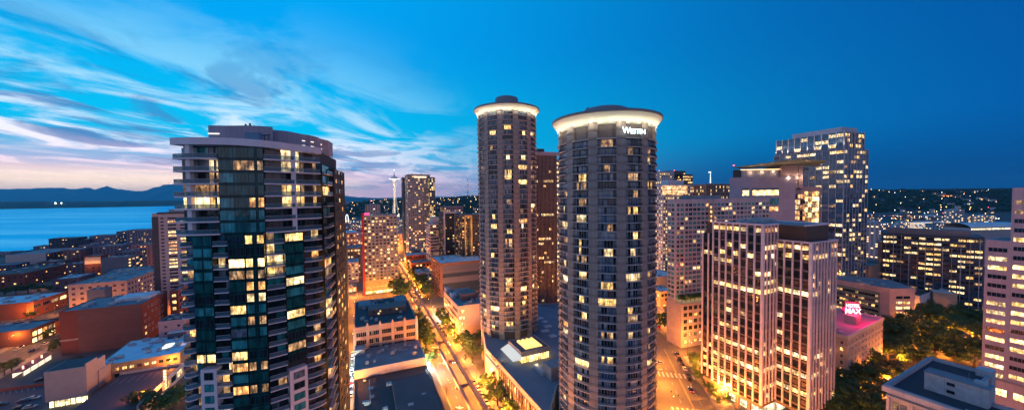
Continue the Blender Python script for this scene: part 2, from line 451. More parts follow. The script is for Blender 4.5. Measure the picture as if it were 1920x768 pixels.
# =================================================================== TERRAIN
G0 = Vector((-16.2, 148, 0)); GA = -24.0
gA, gS = dirv(GA), dirv(GA+90)
def g2w(s, t_, z=0.0): v = G0 + s*gS + t_*gA; return Vector((v.x, v.y, z))
def smooth(a, b, x): x = max(0, min(1, (x-a)/(b-a))); return x*x*(3-2*x)
def vn(x, y, k=0):
    """cheap smooth value noise"""
    def h(i, j): q = math.sin(i*127.1+j*311.7+k*74.7)*43758.5453; return q-math.floor(q)
    i, j = math.floor(x), math.floor(y); fx, fy = x-i, y-j; fx = fx*fx*(3-2*fx); fy = fy*fy*(3-2*fy)
    return (h(i, j)*(1-fx)+h(i+1, j)*fx)*(1-fy)+(h(i, j+1)*(1-fx)+h(i+1, j+1)*fx)*fy
def terrain(x, y):
    dx, dy = x-G0.x, y-G0.y; s = dx*gS.x+dy*gS.y; t_ = dx*gA.x+dy*gA.y
    z = 0.0
    # hill beyond the needle
    q = smooth(1350, 2500, y) * smooth(-1750, -1000, x) * (1-smooth(500, 1300, x)) * (1-smooth(3600, 5200, y))
    z += q*(96+34*(vn(x/430, y/600)-.5)+16*(vn(x/130, y/200, 3)-.5)) * (.72+.28*smooth(-900, -250, x))
    # ridge on the right
    q = smooth(1250, 2100, y-.0*x) * smooth(900, 2600, x) * (1-smooth(4800, 6500, y))
    z += q*(98+30*(vn(x/500, y/500, 5)-.5)+14*(vn(x/150, y/150, 8)-.5))
    q2 = smooth(2600, 4200, y) * smooth(500, 1500, x)*(1-smooth(7000, 9000, y)); z += q2*38
    # slope down to the bay
    if s < -640: z -= 7*smooth(-640, -700, s) if False else 7*(1-smooth(-700, -650, s))
    if y > 9000: z -= 6*smooth(9000, 12000, y)
    return z
def axis(segs):
    out = []
    for a, b, st in segs:
        k = int(round((b-a)/st)); out += [a+(b-a)*i/k for i in range(k)]
    return out+[segs[-1][1]]
xs = axis([(-31000, -5000, 6500), (-5000, -2000, 500), (-2000, -300, 50), (-300, 300, 100), (300, 4200, 65), (4200, 9000, 600), (9000, 31000, 5500)])
ys = axis([(-3000, -200, 700), (-200, 1200, 100), (1200, 3400, 50), (3400, 7000, 300), (7000, 13000, 1500), (13000, 31000, 6000)])
m = MB(); m.v = [(x, y, terrain(x, y)) for y in ys for x in xs]; nx = len(xs)
for j in range(len(ys)-1):
    for i in range(nx-1):
        # shoreline runs along the grid; leave the bay to the bay floor
        m.f.append((j*nx+i, j*nx+i+1, (j+1)*nx+i+1, (j+1)*nx+i)); m.m.append(0)
gm, k, b = newmat('city ground')
tcn = k.n.new('ShaderNodeTexCoord'); o_ = tcn.outputs['Object']
n_ = k.noise(o_, .02, 6, .65); z_ = k.sep(o_)[2]
k.set(b.inputs['Base Color'], k.mix(k.ramp(z_, 4, 25), k.mix(k.ramp(n_, .35, .65), c4((.06, .057, .055)), c4((.10, .095, .09))), k.mix(k.ramp(n_, .4, .6), c4((.015, .03, .015)), c4((.03, .045, .022)))))
b.inputs['Roughness'].default_value = .95
tag(m.build('ground', gm, None, True), kind='structure')

# water of the bay
wm, k, b = newmat('bay water')
tcn = k.n.new('ShaderNodeTexCoord'); o_ = tcn.outputs['Object']
x, y, z = k.sep(o_)
nw = k.noise(k.comb(k.m('MULTIPLY', x, .35), y, 0.0), .09, 5, .6); nw2 = k.noise(k.comb(k.m('MULTIPLY', x, .10), y, 0.0), .0045, 4, .6)
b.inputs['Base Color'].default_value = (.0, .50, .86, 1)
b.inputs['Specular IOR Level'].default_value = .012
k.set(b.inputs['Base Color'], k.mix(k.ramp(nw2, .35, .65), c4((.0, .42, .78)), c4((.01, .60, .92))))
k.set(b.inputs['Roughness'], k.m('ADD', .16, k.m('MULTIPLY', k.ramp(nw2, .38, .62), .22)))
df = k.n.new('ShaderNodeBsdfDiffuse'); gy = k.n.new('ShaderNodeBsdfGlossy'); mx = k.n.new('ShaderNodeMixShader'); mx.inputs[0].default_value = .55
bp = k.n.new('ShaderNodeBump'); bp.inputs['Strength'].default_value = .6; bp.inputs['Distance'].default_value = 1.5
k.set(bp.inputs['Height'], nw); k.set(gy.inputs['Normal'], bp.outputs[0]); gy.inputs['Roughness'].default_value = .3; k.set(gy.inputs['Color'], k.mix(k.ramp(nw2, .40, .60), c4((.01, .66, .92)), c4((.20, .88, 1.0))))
k.set(df.inputs['Color'], k.mix(k.ramp(nw2, .35, .65), c4((.0, .46, .80)), c4((.01, .68, .98))))  # pale cyan streaks in both colours put a painted sheen on the water
k.l.new(df.outputs[0], mx.inputs[1]); k.l.new(gy.outputs[0], mx.inputs[2]); k.l.new(mx.outputs[0], k.n['Material Output'].inputs[0])
m = MB()
def shore_pt(s, t_, z=-2.5): v = g2w(s, t_, z); return tuple(v)
m.quad(shore_pt(-690, -800), shore_pt(-690, 3600), (-27000, 24000, -2.5), (-30000, -500, -2.5))
m.quad((-30000, -500, -2.5), (-8000, -2600, -2.5), shore_pt(-690, -1800), shore_pt(-690, -800))
tag(m.build('water', wm), kind='structure')

# far shore of the bay: a long low wooded headland, then the mountains
def ridge(name, mat, pts, hfun, depth, nseg=260, rows=7, base=-3.0):
    """rolling relief that follows a line of ground points; real depth behind the crest"""
    m = MB(); P0, P1 = Vector(pts[0]), Vector(pts[1]); along = (P1-P0); L = along.length; u = along/L
    nrm = Vector((-u.y, u.x)) if Vector((-u.y, u.x)).y > 0 else Vector((u.y, -u.x))
    for r in range(rows):
        q = r/(rows-1)
        prof = math.sin(q*math.pi)**.8 if 0 < q < 1 else 0
        for i in range(nseg+1):
            s_1 = i/nseg*L; jitter = (vn(i*.35, r*1.7, 9)-.5)*depth*.06
            p = P0+u*s_1+nrm*(q*depth+jitter*(0 < q < 1))
            m.v.append((p.x, p.y, base+prof*hfun(s_1/L, q)))
    for r in range(rows-1):
        for i in range(nseg):
            a = r*(nseg+1)+i; m.f.append((a, a+1, a+nseg+2, a+nseg+1)); m.m.append(0)
    return m.build(name, mat, None, True)
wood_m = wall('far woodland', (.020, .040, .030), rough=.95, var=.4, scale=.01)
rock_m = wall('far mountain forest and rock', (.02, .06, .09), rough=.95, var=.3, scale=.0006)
a1, a2 = P(-250, 396.5, -2.5), P(420, 384.3, -2.5)
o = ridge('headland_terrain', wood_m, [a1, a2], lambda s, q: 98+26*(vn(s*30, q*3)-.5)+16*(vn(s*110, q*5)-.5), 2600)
tag(o, kind='structure')
def skyline(s):
    # heights in metres of the crest along the range, read left to right
    K = [(0, 850), (.10, 1000), (.18, 1080), (.24, 1000), (.30, 1170), (.34, 1030), (.40, 900), (.455, 850), (.50, 1020), (.56, 1230), (.62, 1370), (.67, 1260),
         (.72, 1150), (.80, 1100), (.88, 700), (1, 300)]
    for (a, ha), (b_, hb) in zip(K, K[1:]):
        if a <= s <= b_: return ha+(hb-ha)*(s-a)/(b_-a)
    return 300
d1, d2 = Q(-330, 374, 19000), Q(680, 371, 21500)
SKY_ = [(-400, 700), (-120, 760), (0, 803), (23, 725), (50, 797), (75, 725), (100, 872), (112, 800), (122, 716), (148, 668), (177, 600), (198, 748), (219, 905), (240, 925), (260, 962), (270, 900), (279, 802), (294, 856), (328, 762), (500, 600), (620, 300), (700, 150)]
def mh(s, q):
    p_ = d1.lerp(d2, s); x_ = pxof(p_.x, p_.y, 0)
    for (a, ha), (b_, hb) in zip(SKY_, SKY_[1:]):
        if a <= x_ <= b_:
            h_ = (ha+(hb-ha)*(x_-a)/(b_-a)-500)*1.5+560; return h_*(1 if .4 < q < .6 else .72 if .2 < q < .8 else .5)+(vn(s*90, q*3, 4)-.5)*50+(vn(s*260, q*4, 6)-.5)*34
    return 150
def mh0(s, q):
    return .76*skyline(s)*(1 if .3 < q < .7 else .75)+(vn(s*46, q*2, 4)-.5)*150+(vn(s*150, q*4, 6)-.5)*70
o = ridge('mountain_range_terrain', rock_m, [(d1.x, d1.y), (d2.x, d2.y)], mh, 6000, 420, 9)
tag(o, kind='structure')
d1, d2 = Q(600, 374, 16000), Q(900, 371, 15000)
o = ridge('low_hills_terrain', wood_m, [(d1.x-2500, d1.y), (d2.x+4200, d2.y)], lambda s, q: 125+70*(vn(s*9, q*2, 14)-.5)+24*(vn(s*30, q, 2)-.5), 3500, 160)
tag(o, kind='structure')

# haze: the evening air that turns the far shore blue
m = MB(); m.box(-32000, 32000, -3500, 31500, -8.5, 1050)
hm = bpy.data.materials.new('evening haze'); hm.use_nodes = True; nt = hm.node_tree; nt.nodes.clear()
out = nt.nodes.new('ShaderNodeOutputMaterial'); pv = nt.nodes.new('ShaderNodeVolumePrincipled')
pv.inputs['Color'].default_value = (.12, .68, 1, 1); pv.inputs['Density'].default_value = 3.2e-5; pv.inputs['Anisotropy'].default_value = .35
nt.links.new(pv.outputs[0], out.inputs['Volume'])
tag(m.build('haze', hm), kind='stuff')

# =================================================================== STREETS
def strip(m, a, b, w, z, mi=0, w2=None):
    a = Vector((a[0], a[1])); b = Vector((b[0], b[1])); u = (b-a).normalized(); n = Vector((u.y, -u.x)); w2 = w if w2 is None else w2
    m.quad((a.x+n.x*w/2, a.y+n.y*w/2, z), (b.x+n.x*w2/2, b.y+n.y*w2/2, z), (b.x-n.x*w2/2, b.y-n.y*w2/2, z), (a.x-n.x*w/2, a.y-n.y*w/2, z), mi)
def kerbed(m, a, b, w, z0=.0, z1=.14):
    a = Vector((a[0], a[1])); b = Vector((b[0], b[1])); u = (b-a).normalized(); n = Vector((u.y, -u.x))*w/2
    pl = [(a.x+n.x, a.y+n.y), (b.x+n.x, b.y+n.y), (b.x-n.x, b.y-n.y), (a.x-n.x, a.y-n.y)]
    ar = sum(pl[i][0]*pl[(i+1) % 4][1]-pl[(i+1) % 4][0]*pl[i][1] for i in range(4))
    m.prism(pl if ar > 0 else pl[::-1], z0, z1)
def gs(s, t_): v = g2w(s, t_); return (v.x, v.y)
rd = MB()
strip(rd, gs(1, -60), gs(1, 1150), 17, .05)           # monorail avenue
strip(rd, gs(-54.5, -60), gs(-54.5, 560), 7.5, .046)    # narrow street beside the curved tower
strip(rd, gs(-120, 206), gs(60, 187), 15, .054)
strip(rd, gs(-30, 430), gs(140, 430), 14, .054)
STR = dirv(12.6)
sA = Vector((85, 158.4)); SD = Vector((STR.x, STR.y)); SN = Vector((STR.y, -STR.x))
def rs(a, b_): v = sA+SD*b_+SN*a; return (v.x, v.y)      # right-hand street frame: a across (right +), b along
strip(rd, rs(-1, -120), rs(-1, 330), 22, .05)
strip(rd, rs(6, 66), rs(78, 118), 15, .054)
strip(rd, rs(14, -60), rs(120, 0), 14, .058)
ll = P(0, 690), P(110, 630)
LD = (Vector(ll[1])-Vector(ll[0])).normalized(); LN = Vector((LD.y, -LD.x))
def ls(a, b_): v = Vector(ll[0])+LD*b_+LN*a; return (v.x, v.y)
strip(rd, ls(-5, -120), ls(-5, 260), 20, .05)
strip(rd, ls(-60, 75), ls(70, 118), 12, .054)
pk = P(1775, 660)
strip(rd, (pk[0]-70, pk[1]+70), (pk[0]+60, pk[1]-80), 14, .05)
strip(rd, (pk[0]-90, pk[1]-60), (pk[0]+100, pk[1]+20), 13, .054)
tag(rd.build('road', asphalt), kind='structure')
mk = MB()
for t_ in range(-50, 420, 9):
    strip(mk, gs(5.2, t_), gs(5.2, t_+3), .16, .066); strip(mk, gs(-3.4, t_), gs(-3.4, t_+3), .16, .066)
for b_ in range(-110, 300, 8):
    strip(mk, rs(-5, b_), rs(-5, b_+3), .16, .066); strip(mk, rs(4, b_), rs(4, b_+3), .16, .066)
for a_ in (-.6, -.15): strip(mk, rs(a_, -50), rs(a_, 62), .12, .066, 1)
for i in range(9): strip(mk, rs(-10+i*2.2, 26), rs(-10+i*2.2, 31), .9, .067)
for i in range(9): strip(mk, rs(-10+i*2.2, -7), rs(-10+i*2.2, -2), .9, .067)
for i in range(7): strip(mk, gs(-6+i*2.2, 170), gs(-6+i*2.2, 174), .9, .067)
for i in range(7): strip(mk, gs(-6+i*2.2, 72), gs(-6+i*2.2, 76), .9, .067)
for i in range(6): strip(mk, ls(-13+i*2.4, 60), ls(-13+i*2.4, 64), .9, .067)
for b_ in range(-60, 240, 9): strip(mk, ls(-5, b_), ls(-5, b_+3.2), .18, .066)
tag(mk.build('road_markings', [paint_m, paint_y]), kind='structure')
wk = MB()
kerbed(wk, gs(12.2, -60), gs(12.2, 168), 5.2); kerbed(wk, gs(-9.7, -60), gs(-9.7, 180), 4.4)
kerbed(wk, gs(12, 212), gs(12, 420), 5); kerbed(wk, gs(-10, 216), gs(-10, 420), 5)
kerbed(wk, gs(-48.5, -60), gs(-48.5, 135), 2.6)
kerbed(wk, rs(15, -50), rs(13, 54), 8.5); kerbed(wk, rs(13.5, 90), rs(13.5, 300), 5)
kerbed(wk, ls(7.5, -120), ls(7.5, 55), 4.5); kerbed(wk, ls(-17.5, -120), ls(-17.5, 200), 4.5)
tag(wk.build('pavement', walk_m), kind='structure')

# =================================================================== ROUND HOTEL TOWERS
cap_m = wall('crown roof metal', (.20, .20, .23), (2, 50), rough=.5)
soffit_m = wall('white crown soffit', (.78, .76, .68), rough=.6, var=.04)
FH = 2.83
def round_tower(name, label, cx, cy, R, zt, phase, zbase, top_screens, crown_R, crown_z, hat, seed):
    rnd = random.Random(seed)
    root = empty(name, label, 'hotel tower', (cx, cy, 0), 0)
    to_cam = math.atan2(-cy, -cx)
    nb = 12; st = 2*math.pi/nb
    # local angle of bay j (0 rad = +x)
    bays = [to_cam + R_(phase)+j*st for j in range(nb)]
    zs = zt-(FH*2.05 if top_screens else 0.0)
    m = MB(); m.cyl(0, 0, 0, crown_z-2, R-1.6, n=72); m.build('wall', wall('round tower core', (.09, .08, .085)), root)
    # piers: stacked storey-high blocks with a shallow band between
    for j in range(nb):
        a = bays[j]+st/2; m = MB(); hw = R_(5.1)
        zz = zt; i = 0
        while zz > zbase:
            zl = zz-FH
            for (z0, z1, rr, mi, hh) in ((zl, zl+.72, R+.16, 1, hw*1.12), (zl+.72, zz-.03, R, 0, hw)):
                pl = []
                for q in range(4): an = a-hh+2*hh*q/3; pl.append((rr*math.cos(an), rr*math.sin(an)))
                for q in (3, 0): an = a-hh+2*hh*q/3; pl.append(((R-2)*math.cos(an), (R-2)*math.sin(an)))
                m.prism(pl, z0, z1, mi)
            zz -= FH; i += 1
        pl = [((R-.2)*math.cos(a-hw+2*hw*q/3), (R-.2)*math.sin(a-hw+2*hw*q/3)) for q in range(4)]+[((R-2)*math.cos(a+hw), (R-2)*math.sin(a+hw)), ((R-2)*math.cos(a-hw), (R-2)*math.sin(a-hw))]
        m.prism(pl, 0, zbase, 0); m.prism(pl, zt, crown_z-1.5, 0)
        m.build('pier', [tan, tan_d], root)
    # bay meshes (unit: curved five-light window / balcony), shared
    def bay_mesh(gk, open_w):
        pat = rnd.choice(((2, 3), (1, 2, 3, 4), (1, 2, 3, 4), (0, 1, 2, 3, 4, 5), (3, 4), (1, 2), (2, 3, 4), (2,), (1, 3, 4)))
        key = ('bay', gk, open_w, R, pat)
        if key in UM: return UM[key]
        b = MB(); hb = R_(9.8); n = 6; r = R-.75
        # local frame: bay centre at the origin, outward -y
        def pt(an, rr, z): return (rr*math.sin(an), -(rr*math.cos(an)-r), z)
        gz0, gz1 = -.5, .5
        for q in range(n):
            a0, a1 = -hb+2*hb*q/n, -hb+2*hb*(q+1)/n
            edge = q in (0, n-1)
            mi = 0 if q in pat else (2 if (open_w or edge) and q % 2 == 0 else 3)
            b.quad(pt(a0, r, gz0), pt(a1, r, gz0), pt(a1, r, gz1), pt(a0, r, gz1), mi)
        for q in range(n+1):
            an = -hb+2*hb*q/n; da = .0022
            b.prism([pt(an-da, r+.09, 0)[:2], pt(an+da, r+.09, 0)[:2], pt(an+da, r, 0)[:2], pt(an-da, r, 0)[:2]], gz0, gz1, 1)
        me = b.mesh('window', [GL[gk], frame_w, GL['p' if gk in 'kbcp' else 'c'], GL['k' if gk not in 'kb' else 'c']]); UM[key] = me; return me
    b = MB(); hb = R_(10.2); n = 8
    r = R-.75
    def pt(an, rr, z): return (rr*math.sin(an), -(rr*math.cos(an)-r), z)
    for q in range(n):
        a0, a1 = -hb+2*hb*q/n, -hb+2*hb*(q+1)/n
        b.prism([pt(a0, R+.5, 0)[:2], pt(a1, R+.5, 0)[:2], pt(a1, R-1.4, 0)[:2], pt(a0, R-1.4, 0)[:2]], -.10, .10, 0)
        b.prism([pt(a0, R+.42, 0)[:2], pt(a1, R+.42, 0)[:2], pt(a1, R+.37, 0)[:2], pt(a0, R+.37, 0)[:2]], 1.02, 1.09, 1)
        for qq in range(4):
            an = a0+(a1-a0)*(qq+.5)/4; da = .0011
            b.prism([pt(an-da, R+.42, 0)[:2], pt(an+da, R+.42, 0)[:2], pt(an+da, R+.37, 0)[:2], pt(an-da, R+.37, 0)[:2]], .10, 1.02, 1)
    balc = b.mesh('balcony', [slab_m, rail])
    W = Wins(root); B = Wins(root, name='balcony')
    zf = zs; i = 0
    while zf-FH > zbase:
        z0 = zf-FH
        for j in range(nb):
            an = bays[j]; ang = an+math.pi/2
            facing = math.cos(an-to_cam)
            if facing < -.35: continue
            left = math.sin(an-to_cam)
            hi = max(0, min(1, (z0-60)/60))
            bright_left = (-left) if cx < 10 else (-left)*.6
            pp = [('k', 3.0), ('b', 1.8), ('c', 2.2+1.4*hi), ('p', .6+max(0, bright_left)*3.2*hi), ('n', 1.6*(1-hi)), ('y', .75+.5*(1-hi)), ('h', .45+.5*(1-hi)), ('o', .25), ('d', .9), ('w', .25)]  # more pale panes at upper left put the reflected sky into pane colour
            W.add((R-.75)*math.cos(an), (R-.75)*math.sin(an), z0+1.30, ang, 1, FH-.42, None, me=bay_mesh(rnd_pick(rnd, pp), rnd.random() < .55))
            B.add((R-.75)*math.cos(an), (R-.75)*math.sin(an), z0-.02, ang, 1, 1, None, me=balc)
        zf -= FH; i += 1
    W.flush(100); B.flush(100)
    # double-height top with louvred screens
    if top_screens:
        for j in range(nb):
            an = bays[j]; hb2 = R_(9.9); m = MB()
            kind = j % 4
            rr = R-.9 if j != 0 else R-.9
            pl = [(rr*math.cos(an-hb2+2*hb2*q/5), rr*math.sin(an-hb2+2*hb2*q/5)) for q in range(6)]
            pl2 = [((rr-.2)*math.cos(an-hb2+2*hb2*q/5), (rr-.2)*math.sin(an-hb2+2*hb2*q/5)) for q in range(6)]
            m.prism(pl+pl2[::-1], zs+.15, zt+.1, 0)
            m.build('louvre_screen', wall('top floor louvres', (.16, .13, .13), (.35, 30), joint=.7), root)
            m = MB()
            for q in range(6):
                a0, a1 = an-hb2*1.05+2*hb2*1.05*q/6, an-hb2*1.05+2*hb2*1.05*(q+1)/6
                m.prism([(( R+.5)*math.cos(a0), (R+.5)*math.sin(a0)), ((R+.5)*math.cos(a1), (R+.5)*math.sin(a1)), ((R-1)*math.cos(a1), (R-1)*math.sin(a1)), ((R-1)*math.cos(a0), (R-1)*math.sin(a0))], zs-.1, zs+.12)
            m.build('slab_edge', slab_m, root)
    # flared crown
    m = MB(); m.ring([(R-1.8, crown_z-4.2), (R-.4, crown_z-3.9), (R+.35, crown_z-3.0), (crown_R-.25, crown_z-.55)], 120)
    sf = m.build('crown_soffit', soffit_m, root, True)
    m = MB(); m.ring([(crown_R-.25, crown_z-.55), (crown_R, crown_z-.5), (crown_R, crown_z+.35), (crown_R-.5, crown_z+.45), (R-3, crown_z+.9), (0.01, crown_z+1.6)], 96)
    m.build('crown_roof', cap_m, root, True)
    hr, hz = hat
    m = MB(); m.ring([(hr, crown_z+.7), (hr, hz-1.2), (hr-.35, hz-.5), (hr-1.6, hz), (0.01, hz+.15)], 48); m.build('roof_drum', cap_m, root, True)
    m = MB(); m.tube((-hr*.2, 0, hz), (-hr*.2, 0, hz+2.6), .06, .03); m.tube((-hr*.55, .5, hz), (-hr*.55, .5, hz+1.6), .05, .03); m.build('aerial', steel, root)
    # uplights hidden behind the top slab, washing the soffit
    for j in range(36):
        an = to_cam+2*math.pi*(j+.5)/36
        if math.cos(an-to_cam) < -.45: continue
        m = MB(); rr = R+.30; m.boxr((rr*math.cos(an), rr*math.sin(an)), an, .22, .45, crown_z-3.55, crown_z-3.38, 0)
        fx = m.build('uplight', lamp('uplight glow', (1, .90, .60), 2), root)
        L = bpy.data.lights.new('uplight_lamp', 'POINT'); L.energy = 150; L.color = (1, .90, .60); L.shadow_soft_size = .15
        lo = bpy.data.objects.new('uplight_lamp', L); COL.objects.link(lo); lo.parent = root; lo.location = ((R+1.35)*math.cos(an), (R+1.35)*math.sin(an), crown_z-3.9)
    return root, bays
def rnd_pick(rnd, pl):
    r = rnd.random()*sum(p for _, p in pl)
    for k_, p in pl:
        r -= p
        if r <= 0: return k_
    return pl[0][0]
t1, b1 = round_tower('round_hotel_tower', 'taller round concrete hotel tower on the left with lit flared crown and drum', -2.7, 213.7, 17.9, 149.6, 1.5, 22, False, 20.3, 153.0, (7.2, 161.2), 11)
t2, b2 = round_tower('round_hotel_tower', 'nearer round concrete hotel tower with lit crown and a white word sign', 36.2, 132.0, 17.9, 124.9, 1.5, 10, True, 20.3, 128.1, (8.8, 132.9), 23)

def text(body, size, mat, parent, loc, rot, extrude=.06, name='letters', align='CENTER', bold=.0, sx=1.0):
    c = bpy.data.curves.new(name, 'FONT'); c.body = body; c.size = size; c.extrude = extrude; c.align_x = align; c.offset = bold
    c.materials.append(mat); o = bpy.data.objects.new(name, c); COL.objects.link(o); o.parent = parent
    dg = bpy.context.evaluated_depsgraph_get(); dg.update(); me = bpy.data.meshes.new_from_object(o.evaluated_get(dg))
    COL.objects.unlink(o); bpy.data.objects.remove(o)
    o = bpy.data.objects.new(name, me); COL.objects.link(o); o.parent = parent; o.location = loc; o.rotation_euler = rot; o.scale = (sx, 1, 1); return o
# name sign in the second bay to the right of the nearest one
an = min(b2, key=lambda a: abs((a-math.atan2(-132, -36.2)-R_(30)+math.pi) % (2*math.pi)-math.pi))
sgn = empty('name_sign', 'white lit hotel name letters high on the nearer round tower', 'sign', (36.2+18.55*math.cos(an), 132+18.55*math.sin(an), 121.2), an+math.pi/2)
wl = lamp('white letter glow', (.80, 1, .97), 3.0)
text('W', 2.9, wl, sgn, (-3.5, 0, -.7), (math.pi/2, 0, 0), bold=.02); text('ESTIN', 2.3, wl, sgn, (-2.1, 0, -.7), (math.pi/2, 0, 0), align='LEFT', bold=.02, sx=1.0)
m = MB(); m.box(-4.6, 3.9, .1, .2, -.75, -.68); m.box(-4.6, 3.9, .1, .2, 1.0, 1.07); 
for x in (-4, -1.5, 1, 3.4): m.box(x, x+.08, .1, .8, -.75, 1.07)
m.build('sign_frame', rail, sgn)
L = bpy.data.lights.new('sign_light', 'POINT'); L.energy = 14; L.color = (.8, 1, .97); L.shadow_soft_size = .8
lo = bpy.data.objects.new('sign_light', L); COL.objects.link(lo); lo.parent = sgn; lo.location = (0, -.9, .3)
# flag on the nearer crown
fp = Q(1104, 213, 131); fl = empty('flagpole', 'flagpole with a red and white striped flag on the nearer round tower roof', 'flag', (fp.x, fp.y, 129.6))
m = MB(); m.tube((0, 0, 0), (0, 0, 4.4), .07, .04); m.cyl(0, 0, 4.4, 4.55, .1, n=8); m.build('pole', steel, fl)
m = MB(); 
for i in range(7):
    for j in range(6):
        x0, x1 = -1.5*j/6, -1.5*(j+1)/6; wv = lambda x: .18*math.sin(x*5)
        m.quad((x0, wv(x0), 2.6+i*.22-abs(x0)*.5), (x1, wv(x1), 2.6+i*.22-abs(x1)*.5), (x1, wv(x1), 2.82+i*.22-abs(x1)*.5), (x0, wv(x0), 2.82+i*.22-abs(x0)*.5), 2 if (i > 3 and j < 3) else i % 2)
m.build('flag_cloth', [wall('flag red', (.55, .04, .05)), wall('flag white', (.7, .7, .7)), wall('flag blue', (.03, .05, .25))], fl)

# =================================================================== CURVED CONDO TOWER (left foreground)
CT = empty('curved_condo_tower', 'tall curved green glass condo tower with stacked balconies in the left foreground', 'apartment tower', (-70, 100, 0), 0)
CTL = Vector((-70, 100))
gg = glass('green curtain glass', (.003, .030, .032), .05, .95); gd = glass('deep teal spandrel', (.003, .045, .052), .12, .2)
mull = wall('teal mullion', (.02, .07, .08), rough=.4)
rail_g, k, b = newmat('balcony glass rail'); b.inputs['Base Color'].default_value = (.10, .20, .26, 1); b.inputs['Roughness'].default_value = .1
tr_ = k.n.new('ShaderNodeBsdfTransparent'); tr_.inputs[0].default_value = (.75, .85, .88, 1); mx_ = k.n.new('ShaderNodeMixShader'); mx_.inputs[0].default_value = .42
k.l.new(tr_.outputs[0], mx_.inputs[1]); k.l.new(b.outputs[0], mx_.inputs[2]); k.l.new(mx_.outputs[0], k.n['Material Output'].inputs[0])
knots = [(321, 86.6), (325, 86.2), (345, 85.6), (365, 85.5), (395, 85.8), (411, 86.2), (425, 86.5), (455, 87.2), (480, 87.9), (496, 88.5), (530, 91.0), (550, 93.0), (567, 94.8), (585, 96.6), (600, 98.2), (606, 99.5)]
def front(px):
    for (a, ya), (b_, yb) in zip(knots, knots[1:]):
        if a <= px <= b_ or b_ == 606:
            if px > b_ and b_ != 606: continue
            Y = ya+(yb-ya)*(px-a)/(b_-a); break
    X = (px-960)/F*Y
    return Vector((X, Y))-CTL
def back(p, dd, px):
    """point pushed dd metres behind the facade"""
    a, b_ = front(max(321, px-8)), front(min(606, px+8)); u = (b_-a).normalized(); n = Vector((-u.y, u.x)); return p+n*dd
ZU = 91.5; FU = 3.17; FL = 3.0
upper = [ZU+FU*k_ for k_ in range(8)]            # slab levels, the last one is the roof slab
lower = [ZU-FL*k_ for k_ in range(1, 31)]
pxs = [331, 339, 350, 365, 380, 395, 411, 425, 440, 455, 475, 496, 515, 530, 550, 567, 585, 604]
fr = [front(p_) for p_ in pxs]
bk1 = [back(f_, 2.0, p_) for f_, p_ in zip(fr, pxs)]
side1 = front(604)+Vector(dirv(-17).xy)*30; sideL = front(322)+Vector(dirv(-8).xy)*26
core = bk1+[Vector((side1.x-1.5, side1.y)), Vector((sideL.x+1.5, sideL.y))]
m = MB(); m.prism([tuple(p_) for p_ in core], 0, 113.9); m.build('wall', wall('tower core dark wall', (.055, .05, .055), (3, 3)), CT)
rc = random.Random(5)
def ctw(W, a, b_, z0, z1, gk, style='x', inset=0.0):
    u = (b_-a); L_ = u.length; un = u/L_; n = Vector((un.y, -un.x))      # outward
    c = (a+b_)/2+n*inset; W.add(c.x, c.y, (z0+z1)/2, math.atan2(un.y, un.x), L_, z1-z0, gk, style)
WC = Wins(CT, frame=mull)
# --- curtain-wall strips: (px0, px1, z bottom, z top)
def glass_strip(p0, p1, levels, pl, fhh, spandrel=.75, split=1, litf=None):
    ps = [p0+(p1-p0)*i/max(2, split*2) for i in range(max(2, split*2)+1)]
    pts = [front(q) for q in ps]; zb_, zt_ = levels[-1], levels[0]+fhh
    m = MB(); bkp = [back(q, 1.9, qq) for q, qq in zip(pts, ps)]
    m.prism([tuple(q) for q in pts]+[tuple(q) for q in bkp[::-1]], zb_, zt_-.02); m.build('curtain_wall', gd, CT)
    for z in levels:
        for i in range(split):
            a, b_ = front(p0+(p1-p0)*i/split), front(p0+(p1-p0)*(i+1)/split)
            gk = litf(z, i) if litf else rnd_pick(rc, pl)
            ctw(WC, a, b_, z+.12, z+fhh-spandrel, gk, 'e' if (b_-a).length > 4.3 else 'r', .03)
def slab(p0, p1, z, out=.25, th=.28, mat=None, bulge=0, name='balcony_slab', n=6, railing=True, inn=1.95):
    m = MB(); pts = []; inner = []
    for i in range(n+1):
        q = p0+(p1-p0)*i/n; bu = bulge*math.sin(math.pi*i/n); pts.append(back(front(q), -(out+bu), q)); inner.append(back(front(q), inn, q))
    m.prism([tuple(q) for q in pts]+[tuple(q) for q in inner[::-1]], z-th, z); o = m.build(name, mat or slab_w, CT)
    if railing:
        m = MB()
        r1 = [p+(q-p).normalized()*.10 for p, q in zip(pts, inner)]; r2 = [p+(q-p).normalized()*.14 for p, q in zip(pts, inner)]
        m.prism([tuple(q) for q in r1]+[tuple(q) for q in r2[::-1]], z+.06, z+1.02, 0)
        r1 = [p+(q-p).normalized()*.07 for p, q in zip(pts, inner)]; r2 = [p+(q-p).normalized()*.17 for p, q in zip(pts, inner)]
        m.prism([tuple(q) for q in r1]+[tuple(q) for q in r2[::-1]], z+1.02, z+1.08, 1)
        for j in (0, -1):
            a, b_ = pts[j], inner[j]; u = (b_-a).normalized(); nn = Vector((-u.y, u.x))*.02
            m.prism([tuple(a+nn+u*.1), tuple(a-nn+u*.1), tuple(b_-nn), tuple(b_+nn)][::(1 if True else -1)], z+.06, z+1.02, 0)
        m.build('railing', [rail_g, frame_w], o)
    return o
def recess(p0, p1, z, fhh, pls, split):
    for i in range(split):
        qa, qb = p0+(p1-p0)*i/split, p0+(p1-p0)*(i+1)/split
        a, b_ = back(front(qa), 1.93, qa), back(front(qb), 1.93, qb); ctw(WC, a, b_, z+.03, z+fhh-.32, rnd_pick(rc, pls[i]), 'e' if (b_-a).length > 5 else 'r', .0)
LIVE = [('k', 5), ('c', .8), ('t', 1.0), ('b', 1.4), ('y', .45), ('w', .2), ('o', .35), ('d', .9)]
